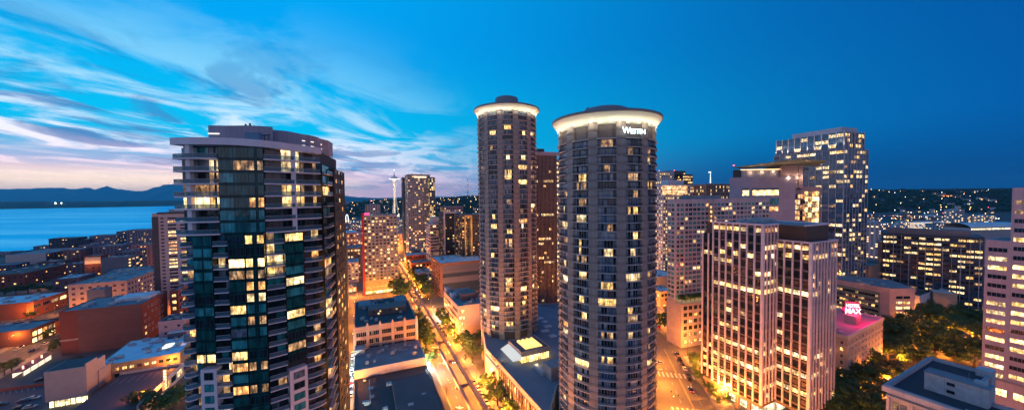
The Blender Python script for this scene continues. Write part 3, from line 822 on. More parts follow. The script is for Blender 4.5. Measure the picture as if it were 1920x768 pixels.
litU = {0: ('k', 'k'), 1: ('k', 'k'), 2: ('h', 'y'), 3: ('d', 'd'), 4: ('k', 'd'), 5: ('c', 'w'), 6: ('t', 'c')}
litR = {0: ('k', 'k'), 1: ('k', 'k'), 2: ('y', 'y'), 3: ('y', 'd'), 4: ('k', 'k'), 5: ('w', 'd'), 6: ('w', 'c')}
for k_ in range(7):
    z = upper[k_]
    slab(331, 411, z, .50, .34, bulge=.5)
    slab(497, 601, z, .35, .34, railing=(k_ < 6) or True)
    a_, b_ = litU[k_]
    recess(328, 411, z, FU, [[('t', 1), ('k', 1)] if k_ > 4 else [(a_, 1)], [(a_, 1)], [(b_, 1)]], 3)
    a_, b_ = litR[k_]
    recess(497, 604, z, FU, [[('b', 1), ('k', 1), ('n', 1)], [(a_, 1)], [(b_, 1)]], 3)
m = MB(); c = back(front(357), .2, 357); m.boxr(tuple(c), 0, 1.1, 1.1, ZU, 113.8); m.build('column', slab_w, CT)
m = MB(); c = back(front(553), .35, 553); m.boxr(tuple(c), .6, 1.1, 1.1, ZU, 113.8); m.build('column', slab_w, CT)
UPG = {6: 'ggg', 5: 'gdd', 4: 'tgg', 3: 'ggg', 2: 'tgo', 1: 'tgt', 0: 'tgt'}
glass_strip(412, 496, upper[:7][::1][::-1], None, FU, .55, 3, lambda z, i: UPG[round((z-ZU)/FU)][i])
low = [z for z in lower if z > 2]
G_ = [('t', 2.0), ('g', 4.0), ('k', 2), ('c', .4), ('n', .3), ('y', .6), ('o', .6), ('w', .15), ('d', .8)]
zB, zG = 57.0, 53.4
glass_strip(358, 394, [z for z in low if z > zB], G_, FL, .8, 1)
midlit = {2: 'hhh', 3: 'ood'}
def mid(z, i):
    k2 = round((ZU-z)/FL)-1
    if k2 == 1: return 'k'
    if k2 == 2: return 'h'
    if k2 == 3: return ('d', 'o', 'o')[i]
    return rnd_pick(rc, [('t', 1.2), ('g', 4.0), ('k', 2.5), ('y', .7), ('o', 1.0), ('w', .15), ('d', 1.2), ('c', .3)])
glass_strip(425, 455, low, G_, FL, .7, 1, mid)
glass_strip(457, 493, low, G_, FL, .7, 1, mid)
glass_strip(532, 566, [z for z in low if z > zG], G_, FL, .8, 1)
for (p0, p1, zt_) in ((365, 395, zB), (533, 567, zG)):
    pts = [front(p0), front((p0+p1)/2), front(p1)]; ps = [p0, (p0+p1)/2, p1]
    m = MB(); m.prism([tuple(back(q, -.25, qq)) for q, qq in zip(pts, ps)]+[tuple(back(q, 1.9, qq)) for q, qq in list(zip(pts, ps))[::-1]], 0, zt_); m.build('white_frame_bay', slab_w, CT)
    WB = Wins(CT, frame=frame_w)
    zz = zt_-.8
    while zz > 2:
        ctw(WC, back(front(p0+7), -.28, p0+7), back(front(p1-6), -.28, p1-6), zz-1.9, zz, rnd_pick(rc, [('t', 3), ('k', 1), ('c', 1)]), 'p', .0); zz -= FL
for z in low:
    slab(335, 357, z, .15, .22, bulge=1.15); recess(330, 357, z, FL, [LIVE, LIVE], 2)
    slab(397, 424, z, .35, .22); recess(396, 424, z, FL, [LIVE, [('k', 4), ('c', .8), ('w', .35), ('y', .4)]], 2)
    slab(496, 530, z, .45, .22); recess(495, 531, z, FL, [LIVE, LIVE], 2)
    slab(568, 601, z, .35, .22, bulge=.35); recess(568, 604, z, FL, [[('n', 3), ('k', 1)], [('y', .8), ('k', 3), ('d', 1), ('o', .5)]], 2)
# east side, seen very obliquely: balconies between a dark fin wall and the corner
sd_a, sd_b = front(604), side1
u = (sd_b-sd_a).normalized(); n_out = Vector((u.y, -u.x))
rsd = random.Random(3)
m = MB(); pl = [sd_a+u*11, sd_a+u*11+n_out*1.3, sd_b+n_out*1.3, sd_b-n_out*1, sd_a+u*11-n_out*1]
ar = sum(pl[i].x*pl[(i+1) % 5].y-pl[(i+1) % 5].x*pl[i].y for i in range(5)); pl = pl if ar > 0 else pl[::-1]
m.prism([tuple(q) for q in pl], 0, 109.5); m.build('fin_wall', wall('black fin wall', (.02, .022, .03), (3, 3)), CT)
for z in upper[:6]+low:
    a, b_ = sd_a+u*1.5, sd_a+u*9
    m = MB(); q = [a, a+n_out*1.3, b_+n_out*1.3, b_]; q = q if sum(q[i].x*q[(i+1) % 4].y-q[(i+1) % 4].x*q[i].y for i in range(4)) > 0 else q[::-1]
    m.prism([tuple(p_) for p_ in q], z-.18, z, 0); o = m.build('balcony_slab', slab_m, CT)
    m = MB(); q = [a+n_out*1.2, a+n_out*1.28, b_+n_out*1.28, b_+n_out*1.2]; q = q if sum(q[i].x*q[(i+1) % 4].y-q[(i+1) % 4].x*q[i].y for i in range(4)) > 0 else q[::-1]
    m.prism([tuple(p_) for p_ in q], z+.05, z+1.05, 0); m.build('railing', rail_g, o)
    ctw(WC, sd_a+u*1+n_out*.04, sd_a+u*9.5+n_out*.04, z+.1, z+2.6, rnd_pick(rsd, LIVE), 'e')
    for q0 in (13, 18, 23):
        ctw(WC, sd_a+u*q0+n_out*1.33, sd_a+u*(q0+2.4)+n_out*1.33, z+.8, z+2.3, rnd_pick(rsd, [('k', 4), ('d', 1), ('o', .8), ('y', .5)]), 'p')
WC.flush(100)
# roof edge: thick white band with the overhang, then the screen wall above
pr = [331]+pxs[1:-1]+[604]
outer = [back(front(q), -(.9-(.6*(q-321)/283)), q) for q in pr]; inner = [back(front(q), 4, q) for q in pr]
zt_ = [115.5-.9*max(0, (q-440)/164) for q in pr]; zb_ = [113.75-.9*max(0, (q-440)/164) for q in pr]
m = MB(); m.prism([tuple(q) for q in outer+inner[::-1]], zb_+zb_[::-1], zt_+zt_[::-1]); m.build('roof_edge', slab_w, CT)
m = MB(); m.prism([tuple(q) for q in core], 113.95, 114.3); m.build('roof', roof_d, CT)
scr = wall('mauve rooftop screen', (.33, .29, .36), (1.6, 40), rough=.55)
sp_ = [(396, 92), (430, 92.5), (474, 94), (516, 96), (517, 98), (550, 100), (583, 103.5), (600, 107), (609.5, 112)]
sw = [Vector(((a-960)/F*b_, b_))-CTL for a, b_ in sp_]
zt2 = [119.9, 119.9, 120.2, 120.2, 119.4, 119.3, 119.2, 119.1, 119.0]
m = MB(); sb = [p_+Vector((-.1, 6)) for p_ in sw]; m.prism([tuple(q) for q in sw+sb[::-1]], 114.2, zt2+zt2[::-1]); m.build('rooftop_screen', scr, CT)
neon = lamp('screen light strip', (1, .93, .75), 1.8)
for (a, b_, zz) in ((0, .35, 117.6), ):
    q0, q1 = sw[0], sw[0]+(sw[1]-sw[0])*.6; m = MB(); n_ = Vector((0, -.15)); m.prism([tuple(q0+n_), tuple(q1+n_), tuple(q1), tuple(q0)], zz, zz+.22); m.build('light_strip', neon, CT)
for zz in (113.9+1.9, 117.2):
    for (i0, f0, i1, f1) in ((5, .6, 6, .3), (6, .35, 7, .6), (7, .7, 8, .8)):
        q0 = sw[i0]+(sw[min(8, i0+1)]-sw[i0])*f0; q1 = sw[i1]+(sw[min(8, i1+1)]-sw[i1])*f1; uu = (q1-q0).normalized(); n_ = Vector((uu.y, -uu.x))*.15
        m = MB(); m.prism([tuple(q0+n_), tuple(q1+n_), tuple(q1), tuple(q0)], zz, zz+.18); m.build('light_strip', neon, CT)
m = MB(); c = sw[8]; m.boxr((c.x+.1, c.y-.1), 0, .3, .3, 114.4, 119.2); m.build('light_strip', neon, CT)
m = MB(); c = Vector((-48.8+CTL.x*0-CTL.x*0, 0)); 
c = Vector(((500-960)/F*93, 93))-CTL; m.tube((c.x, c.y, 114.3), (c.x, c.y, 117.3), .12); m.tube((c.x-1.8, c.y, 117.2), (c.x+1.6, c.y, 117.4), .22, .16); m.tube((c.x+1.2, c.y, 116.0), (c.x+1.2, c.y, 117.3), .1); m.build('window_washing_davit', rail, CT)
m = MB(); c = Vector(((480-960)/F*91, 91))-CTL; m.boxr((c.x, c.y), .1, 3.6, 1.5, 114.3, 117.6); m.build('roof_unit', wall('blue grey unit', (.12, .20, .28)), CT)
for q, h in ((466, 1.0), (474, 1.3)):
    c = Vector(((q-960)/F*95, 95))-CTL; m = MB(); m.cyl(c.x, c.y, 120.2, 120.2+h*.6, .25, n=8); m.build('vent', rail, CT)

# =================================================================== OFFICE TOWER WITH WHITE PILASTERS (right foreground)
rot = R_(25)
c0 = Q(1431, 423, 147); HT = c0.z
OT = empty('pilaster_office_tower', 'dark glass office tower with white vertical pilasters and many lit floors', 'office tower', (c0.x, c0.y, 0), rot)
pil_m = wall('white pilaster', (.78, .64, .70), (40, 6), var=.08); spn = wall('mauve brown spandrel', (.14, .105, .115), rough=.5)
blk = glass('office black glass', (.006, .006, .008), .07, .7)
Wd = 22.3; side_n = 7.6
# local frame: x to the right-and-away, y to the left-and-away. main block occupies x 0..40, y 0..22 ; front wing x 8..29, y -?..
wing_x0 = 7.4; wing_y = -6.0
wl_ = span((c0.x, c0.y), 65, 1457, HT); 
Hw = HT-6.9
def loc2w(x, y): return (c0.x+math.cos(rot)*x-math.sin(rot)*y, c0.y+math.sin(rot)*x+math.cos(rot)*y)
def solve_x(y, px, z):
    L_ = -60.0
    prev = None
    while L_ < 90:
        wx, wy = loc2w(L_, y)
        if wy > 5:
            v = pxof(wx, wy, z)
            if v >= px: return L_
        L_ += .05
    return 30
def solve_y(x, px, z):   # moving towards the camera (negative y) moves right
    y = 0
    while y > -60:
        wx, wy = loc2w(x, y)
        if pxof(wx, wy, z) >= px: return y
        y -= .05
    return y
xn = solve_x(0, 1457, HT)                      # where the notch starts
yn = solve_y(xn, 1521, Hw)                     # the front wing's near corner
xe = solve_x(yn, 1567, Hw)
print('office tower', c0, 'notch x', xn, 'wing y', yn, 'x end', xe)
def ot_face(m_p, W, kind, a, b_, off, ztop, zbot, nb, pw=.55, litrows=None, endcap=True):
    fh_ = 3.86; nfl = int((ztop-zbot)/fh_)
    st = (b_-a)/nb
    for j in range(nb+1):
        u_ = a+j*st
        if kind == 'F': m_p.box(u_-pw/2, u_+pw/2, off-.55, off+.05, zbot-.4, ztop)
        else: m_p.box(off-.55, off+.05, u_-pw/2, u_+pw/2, zbot-.4, ztop)
    for i in range(nfl):
        zc = ztop-fh_*(i+.5)
        for j in range(nb):
            g = litrows(i, j, kind)
            u_ = a+(j+.5)*st
            if kind == 'F': W.add(u_, off, zc-.25, 0, st-pw, 2.05, g, 'r')
            else: W.add(off, u_, zc-.25, -math.pi/2, st-pw, 2.05, g, 'r')
ro = random.Random(17)
LR = {0: .96, 2: .82, 3: .72, 4: .05, 5: .10, 6: .14, 7: .97, 8: .16, 9: .06, 10: .14, 11: .06, 12: .42, 13: .08, 14: .90, 15: .2, 16: .95, 17: .2, 18: .97}
state = {}
def litmain(i, j, kind):
    p_ = LR.get(i, .04)
    if p_ < .5:
        k0 = (i, kind, j//3)
        if k0 not in state: state[k0] = ro.random() < p_*1.3
        p_ = .75 if state[k0] else .03
    if i == 2 and kind == 'L' and j > 4: p_ = .1
    if i == 3 and kind == 'L' and j > 5: p_ = .1
    if i == 0 and kind == 'F': return 'o'
    if ro.random() < p_: return rnd_pick(ro, [('y', 4), ('h', 1.6), ('w', 2.0), ('o', .7)])
    return rnd_pick(ro, [('k', 7), ('n', 2.5), ('d', .3)])
def litwing(i, j, kind):
    return litmain(i+2 if i else 18 if False else (1 if i > 99 else i+1 if i == 0 and False else i+2), j, kind) if i else rnd_pick(ro, [('y', 2), ('k', 1), ('o', 1)])
zb1 = 8.2
m = MB(); m.box(.0, xn+.4, 0, Wd, zb1, HT-.05); m.box(xn+.4, xe-.6, 0, Wd, zb1, Hw-.05); m.box(xn, xe-.0, yn, 0, zb1, Hw-.05); m.build('wall', blk, OT)
# horizontal spandrel bands, storey by storey
m = MB()
def bands(x0, x1, y0, y1, zt_, sides):
    for i in range(int((zt_-zb1)/3.86)+1):
        za = zt_-3.86*i-.95 if i else zt_-1.15; zbn = zt_-3.86*i+.35 if i else zt_-.06
        z0, z1 = (zt_-1.25, zt_-.06) if i == 0 else (zt_-3.86*i-.60, zt_-3.86*i+.28)
        if 'F' in sides: m.box(x0, x1, y0-.03, y0-.0, z0, z1)
        if 'L' in sides: m.box(x0-.03, x0, y0, y1, z0, z1)
bands(0, xn, 0, Wd, HT, 'FL'); bands(xn, xe, yn, 0, Hw, 'FL')
m.build('spandrel', spn, OT)
mp = MB(); WO = Wins(OT, frame=rail)
mains = [('L', 0.0, Wd, 0.0, HT, 7), ('F', 0.0, xn, 0.0, HT, 4), ('L', yn, 0.0, xn, Hw, 4), ('F', xn, xe, yn, Hw, 8)]
allp = []
for (kd, a, b_, off, zt_, nb_) in mains:
    fh_ = 3.86; st = (b_-a)/nb_
    for j in range(nb_+1):
        u_ = a+j*st; m = MB(); pw = .62 if kd == 'L' else .5
        if kd == 'L' and ((off == 0 and j == 0)): m.box(-.62, .5, -.62, .5, zb1-.4, HT)
        elif kd == 'F' and off == 0 and j == 0: continue
        elif kd == 'F' and off == yn and j == 0: m.box(xn-.62, xn+.7, yn-.62, yn+.5, zb1-.4, Hw)
        elif kd == 'L' and off == xn and j == 0: continue
        elif kd == 'F': m.box(u_-pw/2, u_+pw/2, off-.60, off-.031, zb1-.4, zt_)
        else: m.box(off-.60, off-.031, u_-pw/2, u_+pw/2, zb1-.4, zt_)
        m.build('pilaster', pil_m, OT)
    nfl = int((zt_-zb1)/fh_)
    for i in range(nfl):
        zc = zt_-fh_*(i+.5)
        for j in range(nb_):
            u_ = a+(j+.5)*st; ii = i if zt_ == HT else i+2
            g = litmain(ii, j, kd) if not (zt_ == Hw and i == 0) else rnd_pick(ro, [('y', 1), ('o', 1.4), ('k', .5)])
            if kd == 'F' and off == yn and j > 1 and ro.random() < .5: g = 'k'
            if kd == 'F': WO.add(u_, off, zc-.15, 0, st-.4, 2.0, g, 'r')
            else: WO.add(off, u_, zc-.15, -math.pi/2, st-.5, 2.0, g, 'r')
WO.flush(100)
m = MB()
m.box(-.85, xn+.45, -.75, -.1, HT, HT+.7); m.box(-.85, -.1, -.1, Wd+.6, HT, HT+.7); m.box(xn-.3, xn+.45, -.1, Wd+.6, HT, HT+.72) if False else None
m.box(xn-.8, xe+.5, yn-.75, yn-.1, Hw, Hw+.6); m.box(xn-.8, xn-.1, yn-.1, -.1, Hw, Hw+.6); m.box(xe-.1, xe+.5, yn-.1, 14, Hw, Hw+.6)
m.build('coping', pil_m, OT)
# recessed dark penthouse over the wing, and the low block at the far left
m = MB(); m.box(xn+.45, xe-1.6, yn+2.0, Wd-4, Hw-.1, HT+.0); m.build('penthouse', brown_m, OT)
m = MB(); m.box(xn-.8, xe-1.2, yn+1.6, yn+2.2, HT, HT+.7); m.box(xe-1.7, xe-1.1, yn+2.2, Wd-4, HT, HT+.7); m.build('coping', pil_m, OT)
m = MB(); m.box(-.1, xn+.3, -.1, Wd+.3, HT-.02, HT+.25); m.box(xn+.3, xe-1.7, yn+2.2, Wd-4, HT-.02, HT+.25); m.build('roof', roof_g, OT)
m = MB(); m.box(1.5, 12, Wd, Wd+6.5, zb1, HT-5.6); m.build('rear_block', blk, OT)
WO2 = Wins(OT, frame=rail); 
for j in range(2):
    for i in range(19): WO2.add(1.5, Wd+1.7+3.1*j, HT-5.6-3.86*(i+.5), -math.pi/2, 2.6, 2.0, rnd_pick(ro, [('k', 4), ('y', 1), ('n', 1)]) if i != 2 else 'y', 'r')
WO2.flush(12)
for j in range(3):
    m = MB(); m.box(.9, 1.47, Wd+3.1*j-.3+.35, Wd+3.1*j+.3+.35, zb1, HT-5.6); m.build('pilaster', pil_m, OT)
m = MB(); m.box(2.5, 10, Wd+.1, Wd+5.5, HT-5.6, HT-.2); m.build('penthouse', brown_m, OT)
roof_kit(OT, 2, xe-4, 6, Wd-5, HT+.25, 16, 4, smax=3.4)
# piloti storey and ground-floor lit lobby
m = MB(); m.box(0, xe, .0, Wd+5, 6.3, zb1-.42); m.box(xn, xe, yn, 0, 6.3, zb1-.42); m.build('soffit_beam', wall('brown concrete beam', (.20, .14, .12)), OT)
for j in range(6):
    m = MB(); y_ = Wd+3.5-5.1*j if j < 5 else yn+1; m.box(.3 if j < 5 else xn+.3, 1.5 if j < 5 else xn+1.5, y_-.7, y_+.7, 0, 6.3); m.build('pier', wall('brown concrete beam', (.2, .14, .12)), OT)
m = MB(); m.box(4.5, xe-2, 1.0, Wd, .15, 6.25); m.build('lobby', lit('lobby light', (1, .72, .42), 1.6, .35), OT)
L = bpy.data.lights.new('lobby_lamp', 'AREA'); L.energy = 500; L.color = (1, .7, .4); L.shape = 'RECTANGLE'; L.size = 3; L.size_y = 18
lo = bpy.data.objects.new('lobby_lamp', L); COL.objects.link(lo); lo.parent = OT; lo.location = (2.5, 10, 6.2); lo.rotation_euler = (0, 0, 0)

# =================================================================== GLASS TOWER ON THE RIGHT (two-step crown)
GTa = -19.5
c0 = Q(1583, 279, 278); H1 = c0.z
GT = empty('glass_office_tower', 'tallest blue glass office tower on the right with an uplit stepped crown', 'office tower', (c0.x, c0.y, 0), R_(-GTa))
gl = span((c0.x, c0.y), GTa, 1452, H1); gr = span((c0.x, c0.y), 90+GTa, 1628, H1); print('glass tower', H1, gl, gr)
cw = glass('blue office glass', (.03, .07, .12), .06, .9); fin = wall('pale vertical fin', (.36, .42, .52), rough=.35)
ra = random.Random(31)
m = MB(); m.box(0, gr, 0, gl, 0, H1); m.build('curtain_wall', cw, GT)
H2 = H1+14.2
m = MB(); m.box(1.5, gr-4, 1.0, gl-1, H1, H2); m.build('crown_box', cw, GT)
m = MB(); m.box(2.2, gr-9, 3.0, gl-14, H2, H2+4.2); m.build('penthouse', wall('pale metal screen', (.46, .48, .54), (3, 30), rough=.5), GT)
WG = Wins(GT, frame=wall('blue grey frame', (.10, .15, .22), rough=.4))
def grow(i): 
    p_ = [.55, .35, .8, .45, .4, .95, .75, .35, .45, .6, .5, .4][i % 12] if i < 40 else .4
    return [('y', p_*.5), ('w', p_*.9), ('b', 1.1), ('k', .3), ('c', 1.0), ('d', .1)]  # curtain-toned panes put the blue sky reflection into the glass colour
nf = int(H1/4.0)
for i in range(nf):
    p_ = grow(i); zc = H1-4.0*(i+.5)
    for j in range(11): WG.add(-.0, (j+.5)*gl/11, zc-.2, -math.pi/2, gl/11-.35, 2.4, rnd_pick(ra, p_), 's')
    for j in range(8): WG.add((j+.5)*gr/8, 0, zc-.2, 0, gr/8-.3, 2.4, rnd_pick(ra, [(a, b_*(1.0 if a in 'kb' else .8)) for a, b_ in p_]), 's')
for i in range(3):
    zc = H2-2.6-4.2*i
    for j in range(10): WG.add(1.5, 1.0+(j+.5)*(gl-2)/10, zc, -math.pi/2, (gl-2)/10-.4, 2.8, rnd_pick(ra, [('b', 1.5), ('w', .9), ('y', .5), ('c', 1)]) if i else rnd_pick(ra, [('w', 1), ('b', 1)]), 's')
    for j in range(7): WG.add(1.5+(j+.5)*(gr-5.5)/7, 1.0, zc, 0, (gr-5.5)/7-.4, 2.8, rnd_pick(ra, [('k', 1.5), ('y', .8), ('b', 1)]), 's')
WG.flush(100)
for j in range(12):
    m = MB(); y_ = j*gl/11; m.box(-.35, -.06, y_-.16, y_+.16, 0, H1+.8); m.build('fin', fin, GT)
for j in range(9):
    m = MB(); x_ = j*gr/8; m.box(x_-.14, x_+.14, -.35, -.06, 0, H1+.8); m.build('fin', fin, GT)
for j in range(11):
    m = MB(); y_ = 1.0+j*(gl-2)/10; m.box(1.0, 1.44, y_-.22, y_+.22, H1+.3, H2+.9); m.build('crown_fin', white_wall, GT)
    L = bpy.data.lights.new('crown_uplight', 'SPOT'); L.energy = 6000; L.color = (1, .86, .74); L.spot_size = R_(70); L.shadow_soft_size = .2
    lo = bpy.data.objects.new('crown_uplight', L); COL.objects.link(lo); lo.parent = GT; lo.location = (.2, y_, H1+1.0); lo.rotation_euler = (math.pi, R_(-12), 0)
for j in range(7):
    m = MB(); x_ = 1.7+j*(gr-6)/6; m.box(x_-.2, x_+.2, .5, .94, H1+.3, H2+.9); m.build('crown_fin', white_wall, GT)
m = MB(); m.box(-.2, gr+.2, -.2, gl+.2, H1+.0, H1+.28); m.build('terrace', wall('terrace slab', (.3, .3, .32)), GT)

# =================================================================== COURTHOUSE WITH THE SAIL ROOF
KK = 1.126
c0 = Q(1492, 331, 250); HC = c0.z
ang = -24.0
CH = empty('courthouse', 'pale block with a broad flat sail roof and a glowing glass corner', 'government building', (c0.x, c0.y, 0), R_(-5))
# local x to the right, y away; near right corner at origin
wl2 = span((c0.x, c0.y), -90+5, 1368, HC)
chw = wall('pale mauve stone', (.41, .38, .46), (4.2, 4.2), var=.07); chp = wall('rosy stone', (.42, .31, .33), (4, 4), var=.07)
print('courthouse', c0, wl2)
m = MB(); m.prism([(-wl2, 0), (0, 0), (10, 24), (-wl2+15, 24)], 0, HC); m.build('wall', chw, CH); wl2 = wl2/KK
m = MB(); m.box(0.02, 8, 3, 24, 0, HC-9.5) ; m.box(8.02, 22, 6, 24, 0, HC-7.5); m.build('side_wing', chp, CH)
WH = Wins(CH, frame=frame_d)
zt_ = HC-7.2
for (x0, x1, zc, h, g) in ((-wl2+8.2, -wl2+12.2, zt_-3, 3.4, 'h'), (-wl2+14.3, -wl2+22.8, zt_-3, 3.4, 'h'), (-wl2+22.9, -10.2, zt_-3, 3.4, 'h'),
                        (-wl2+8.2, -wl2+12.2, zt_-8.7, 4.4, 't'), (-wl2+14.3, -wl2+22.8, zt_-8.7, 4.4, 't'), (-wl2+22.9, -10.2, zt_-8.7, 4.4, 't'), (-wl2+24, -10.2, zt_-13.6, 3, 'o'),
                        (-wl2+8.2, -wl2+12.2, zt_-.6, 1.1, 'b'), (-wl2+14.3, -10.2, zt_-.6, 1.1, 'b')):
    WH.add((x0+x1)/2*KK, 0, HC+(zc-HC)*KK, 0, (x1-x0)*KK, h*KK, g, 'x')
for i in range(16):
    for j in range(5):
        WH.add(1.0+j*1.75, 2.98, HC-16.5-4*i+2, 0, 1.6, 3.4, rnd_pick(ra, [('o', 3), ('k', 1.3), ('d', 1)]), 'p')
        WH.add(9+j*2.6, 5.98, HC-14.5-4*i+2, 0, 2.4, 3.5, rnd_pick(ra, [('h', 2.4), ('y', 3), ('o', 2), ('d', .8)]), 'x')
WH.flush(100)
wl2 = wl2*KK
m = MB(); m.prism([(-wl2+10, 2.5), (-10, 2.5), (-2, 20), (-wl2+20, 20)], HC-.01, HC+6.2); m.build('attic_block', chw, CH)
m = MB(); m.box(-8.95, 5.6, 1.0, 20, HC-8.5, HC+8.3); m.build('attic_block', chp, CH)
m = MB(); m.box(2.2, 2.6, .9, .98, HC-8.5, HC+7.4); m.build('mast', rail, CH)
m = MB(); m.prism([(-wl2+4, 3), (-wl2+9.9, 3), (-wl2+16, 14), (-wl2+11, 14)], HC-.01, HC+5.8); m.build('plant_room', dark_m, CH)
zr = HC+6.1
pa = Q(1377, 314.5, 219); qv = [Q(1375, 314, 255), Q(1502, 297, 225), Q(1552, 301, 239), Q(1532, 311, 277), Q(1484, 309, 281), Q(1398, 315.5, 281)]
crz, srz = math.cos(CH.rotation_euler[2]), math.sin(CH.rotation_euler[2])
pts = [(crz*(v.x-c0.x)+srz*(v.y-c0.y), -srz*(v.x-c0.x)+crz*(v.y-c0.y), v.z) for v in qv]; print('sail', pts, HC)
m = MB(); m.prism([(p_[0], p_[1]) for p_ in pts], [p_[2]-.3 for p_ in pts], [p_[2]+.25 for p_ in pts]); m.build('sail_roof', wall('green grey sail roof', (.20, .26, .22), (2.4, 40), rough=.5), CH)
m = MB(); m.box(-wl2+9, 4, .9, 1.1, HC+4.85, HC+5.05) if False else m.box(-wl2+9, -9.2, 2.2, 2.4, HC+5.6, HC+5.9); m.build('light_strip', lamp('warm strip', (1, .6, .25), 3.5), CH)
for x_ in (-30, -22, -14, -5, 2, 7):
    L = bpy.data.lights.new('roof_uplight', 'POINT'); L.energy = 260 if x_ < -8 else 650; L.color = (1, .66, .38); L.shadow_soft_size = .3
    lo = bpy.data.objects.new('roof_uplight', L); COL.objects.link(lo); lo.parent = CH; lo.location = (x_, -.5 if x_ > -9 else 1.2, HC+3.8 if x_ < -8 else HC-.5)
def beacon(parent, x, y, z, r=.35, h=1.2):
    m = MB(); m.tube((x, y, z), (x, y, z+h), .08); b_ = m.build('beacon_mast', rail, parent)
    m = MB(); m.cyl(x, y, z+h, z+h+r*1.6, r, n=10); m.build('beacon_lamp', lamp('red beacon', (1, .04, .06), 14), parent)
beacon(CH, pts[0][0]+.5, pts[0][1]+.3, pts[0][2]+.2); beacon(CH, pts[1][0], pts[1][1], pts[1][2]+.2)

# =================================================================== DARK FINNED TOWER BEHIND THE ROUND ONES, HOTEL PODIUM
def sidepx(px, py, Y, ang, target):
    c = Q(px, py, Y); return span((c.x, c.y), ang, target, c.z)
LITROW = {5: .8, 12: .5, 17: .9, 20: .5, 21: .6, 22: .4, 26: .3}
rfn = random.Random(8)
def finrow(i_from_bottom):
    i = 34-i_from_bottom
    return [('y', LITROW.get(i, .06)*4), ('w', LITROW.get(i, .04)*2), ('k', 3), ('n', 2)]
ft, ext = building('finned_office_tower', 'dark office slab with closely set vertical fins between the two round towers', 1003, 287.5, 262, 'R', 1043, 34, ang=-14,
    wallm=wall('fin tower dark wall', (.05, .035, .04)), fh=3.7, bay=2.2, wf=.9, hf=.5, style='o', rowpl=finrow, cat='office tower', kit=2)
x0, x1, _, dp, H = ext
fin_b = wall('warm grey fin', (.30, .23, .22))
for i in range(17):
    m = MB(); u_ = x0+(x1-x0)*i/16; m.box(u_-.16, u_+.16, -.75, -.08, 0, H-1.5); m.build('fin', fin_b, ft)
m = MB(); m.box(x0-.5, x1+.5, -.8, -.13, H-1.5, H+1.2); m.build('fascia', wall('mauve fascia', (.36, .29, .34)), ft)
m = MB(); m.box(3, 9, 4, 12, H, H+4.2); m.build('penthouse', dark_m, ft)
sd, ext = building('stair_tower', 'slim bright zigzag glass tower beside the finned slab', 1041.5, 300, 285, 'R', 1054, 12, ang=-14, wallm=white_wall, fh=3.7, bay=3.5, wf=.85, hf=.5,
    pl=[('w', 4), ('h', 2), ('c', 1)], cat='building', kit=0)

# hotel podium
pd = empty('hotel_podium', 'low concrete hotel podium with lit glass street wall between the round towers', 'hotel podium', (0, 0, 0))
def pz(px, py, z): return P(px, py, z)
zp = 16.7
A_, B_ = pz(911, 654, zp), pz(936, 682, zp)
dirA = (Vector(B_)-Vector(A_)).normalized(); C_ = tuple(Vector(A_)+dirA*86)
D_ = pz(1033, 768, zp); E_ = pz(1045, 723, zp)
A2 = tuple(Vector(A_)-dirA*0)
G1, G2, G3 = (62, 206), (55, 262), (-10, 262)
poly = [A_, C_, D_, E_, (33, 150), (56, 160), G2, (0, 262), (-22, 232)]
pod_m = wall('podium pale ribbed concrete', (.42, .35, .33), (1.1, 40), joint=.8)
pa_ = [Vector(p_) for p_ in poly]
m = MB(); m.prism(poly, 0, zp); m.build('wall', pod_m, pd)
cen = sum(pa_, Vector((0, 0)))/len(pa_)
m = MB(); m.prism([tuple(p_+(cen-p_).normalized()*.55) for p_ in pa_], zp, zp+.10); m.build('roof', wall('podium roof blue grey', (.16, .19, .24), (5, 5), var=.25, scale=.1, joint=.8), pd)
m = MB()
for i in range(len(pa_)):
    a, b_ = pa_[i], pa_[(i+1) % len(pa_)]; u = (b_-a).normalized(); n = Vector((-u.y, u.x))*.45
    m.prism([tuple(a), tuple(b_), tuple(b_+n), tuple(a+n)], zp+.003, zp+.75)
m.build('parapet', pod_m, pd)
# street wall: blank lit bay first, then tall glass with mullions
WP = Wins(pd, frame=wall('bronze mullion', (.10, .06, .04), rough=.4))
a = Vector(A_); n_out = Vector((dirA.y, -dirA.x));  n_out = n_out if n_out.x < 0 else -n_out
angw = math.atan2(dirA.y, dirA.x)
for i in range(26):
    c = a+dirA*(20.5+i*2.45)+n_out*.02
    for (z0, z1) in ((1.2, 5.6), (5.9, 10.3), (10.6, 14.9)):
        WP.add(c.x, c.y, (z0+z1)/2, angw, 2.3, z1-z0, rnd_pick(rfn, [('y', 2), ('o', 1.6), ('d', 2.2), ('k', 1.6), ('h', .6)]), 'a')
WP.flush(100)
for i in range(27):
    m = MB(); c = a+dirA*(19.3+i*2.45)+n_out*.35; m.boxr((c.x, c.y), angw, .28, .7, 0, 15.2); m.build('fin', wall('bronze fin', (.16, .10, .07), rough=.5), pd)
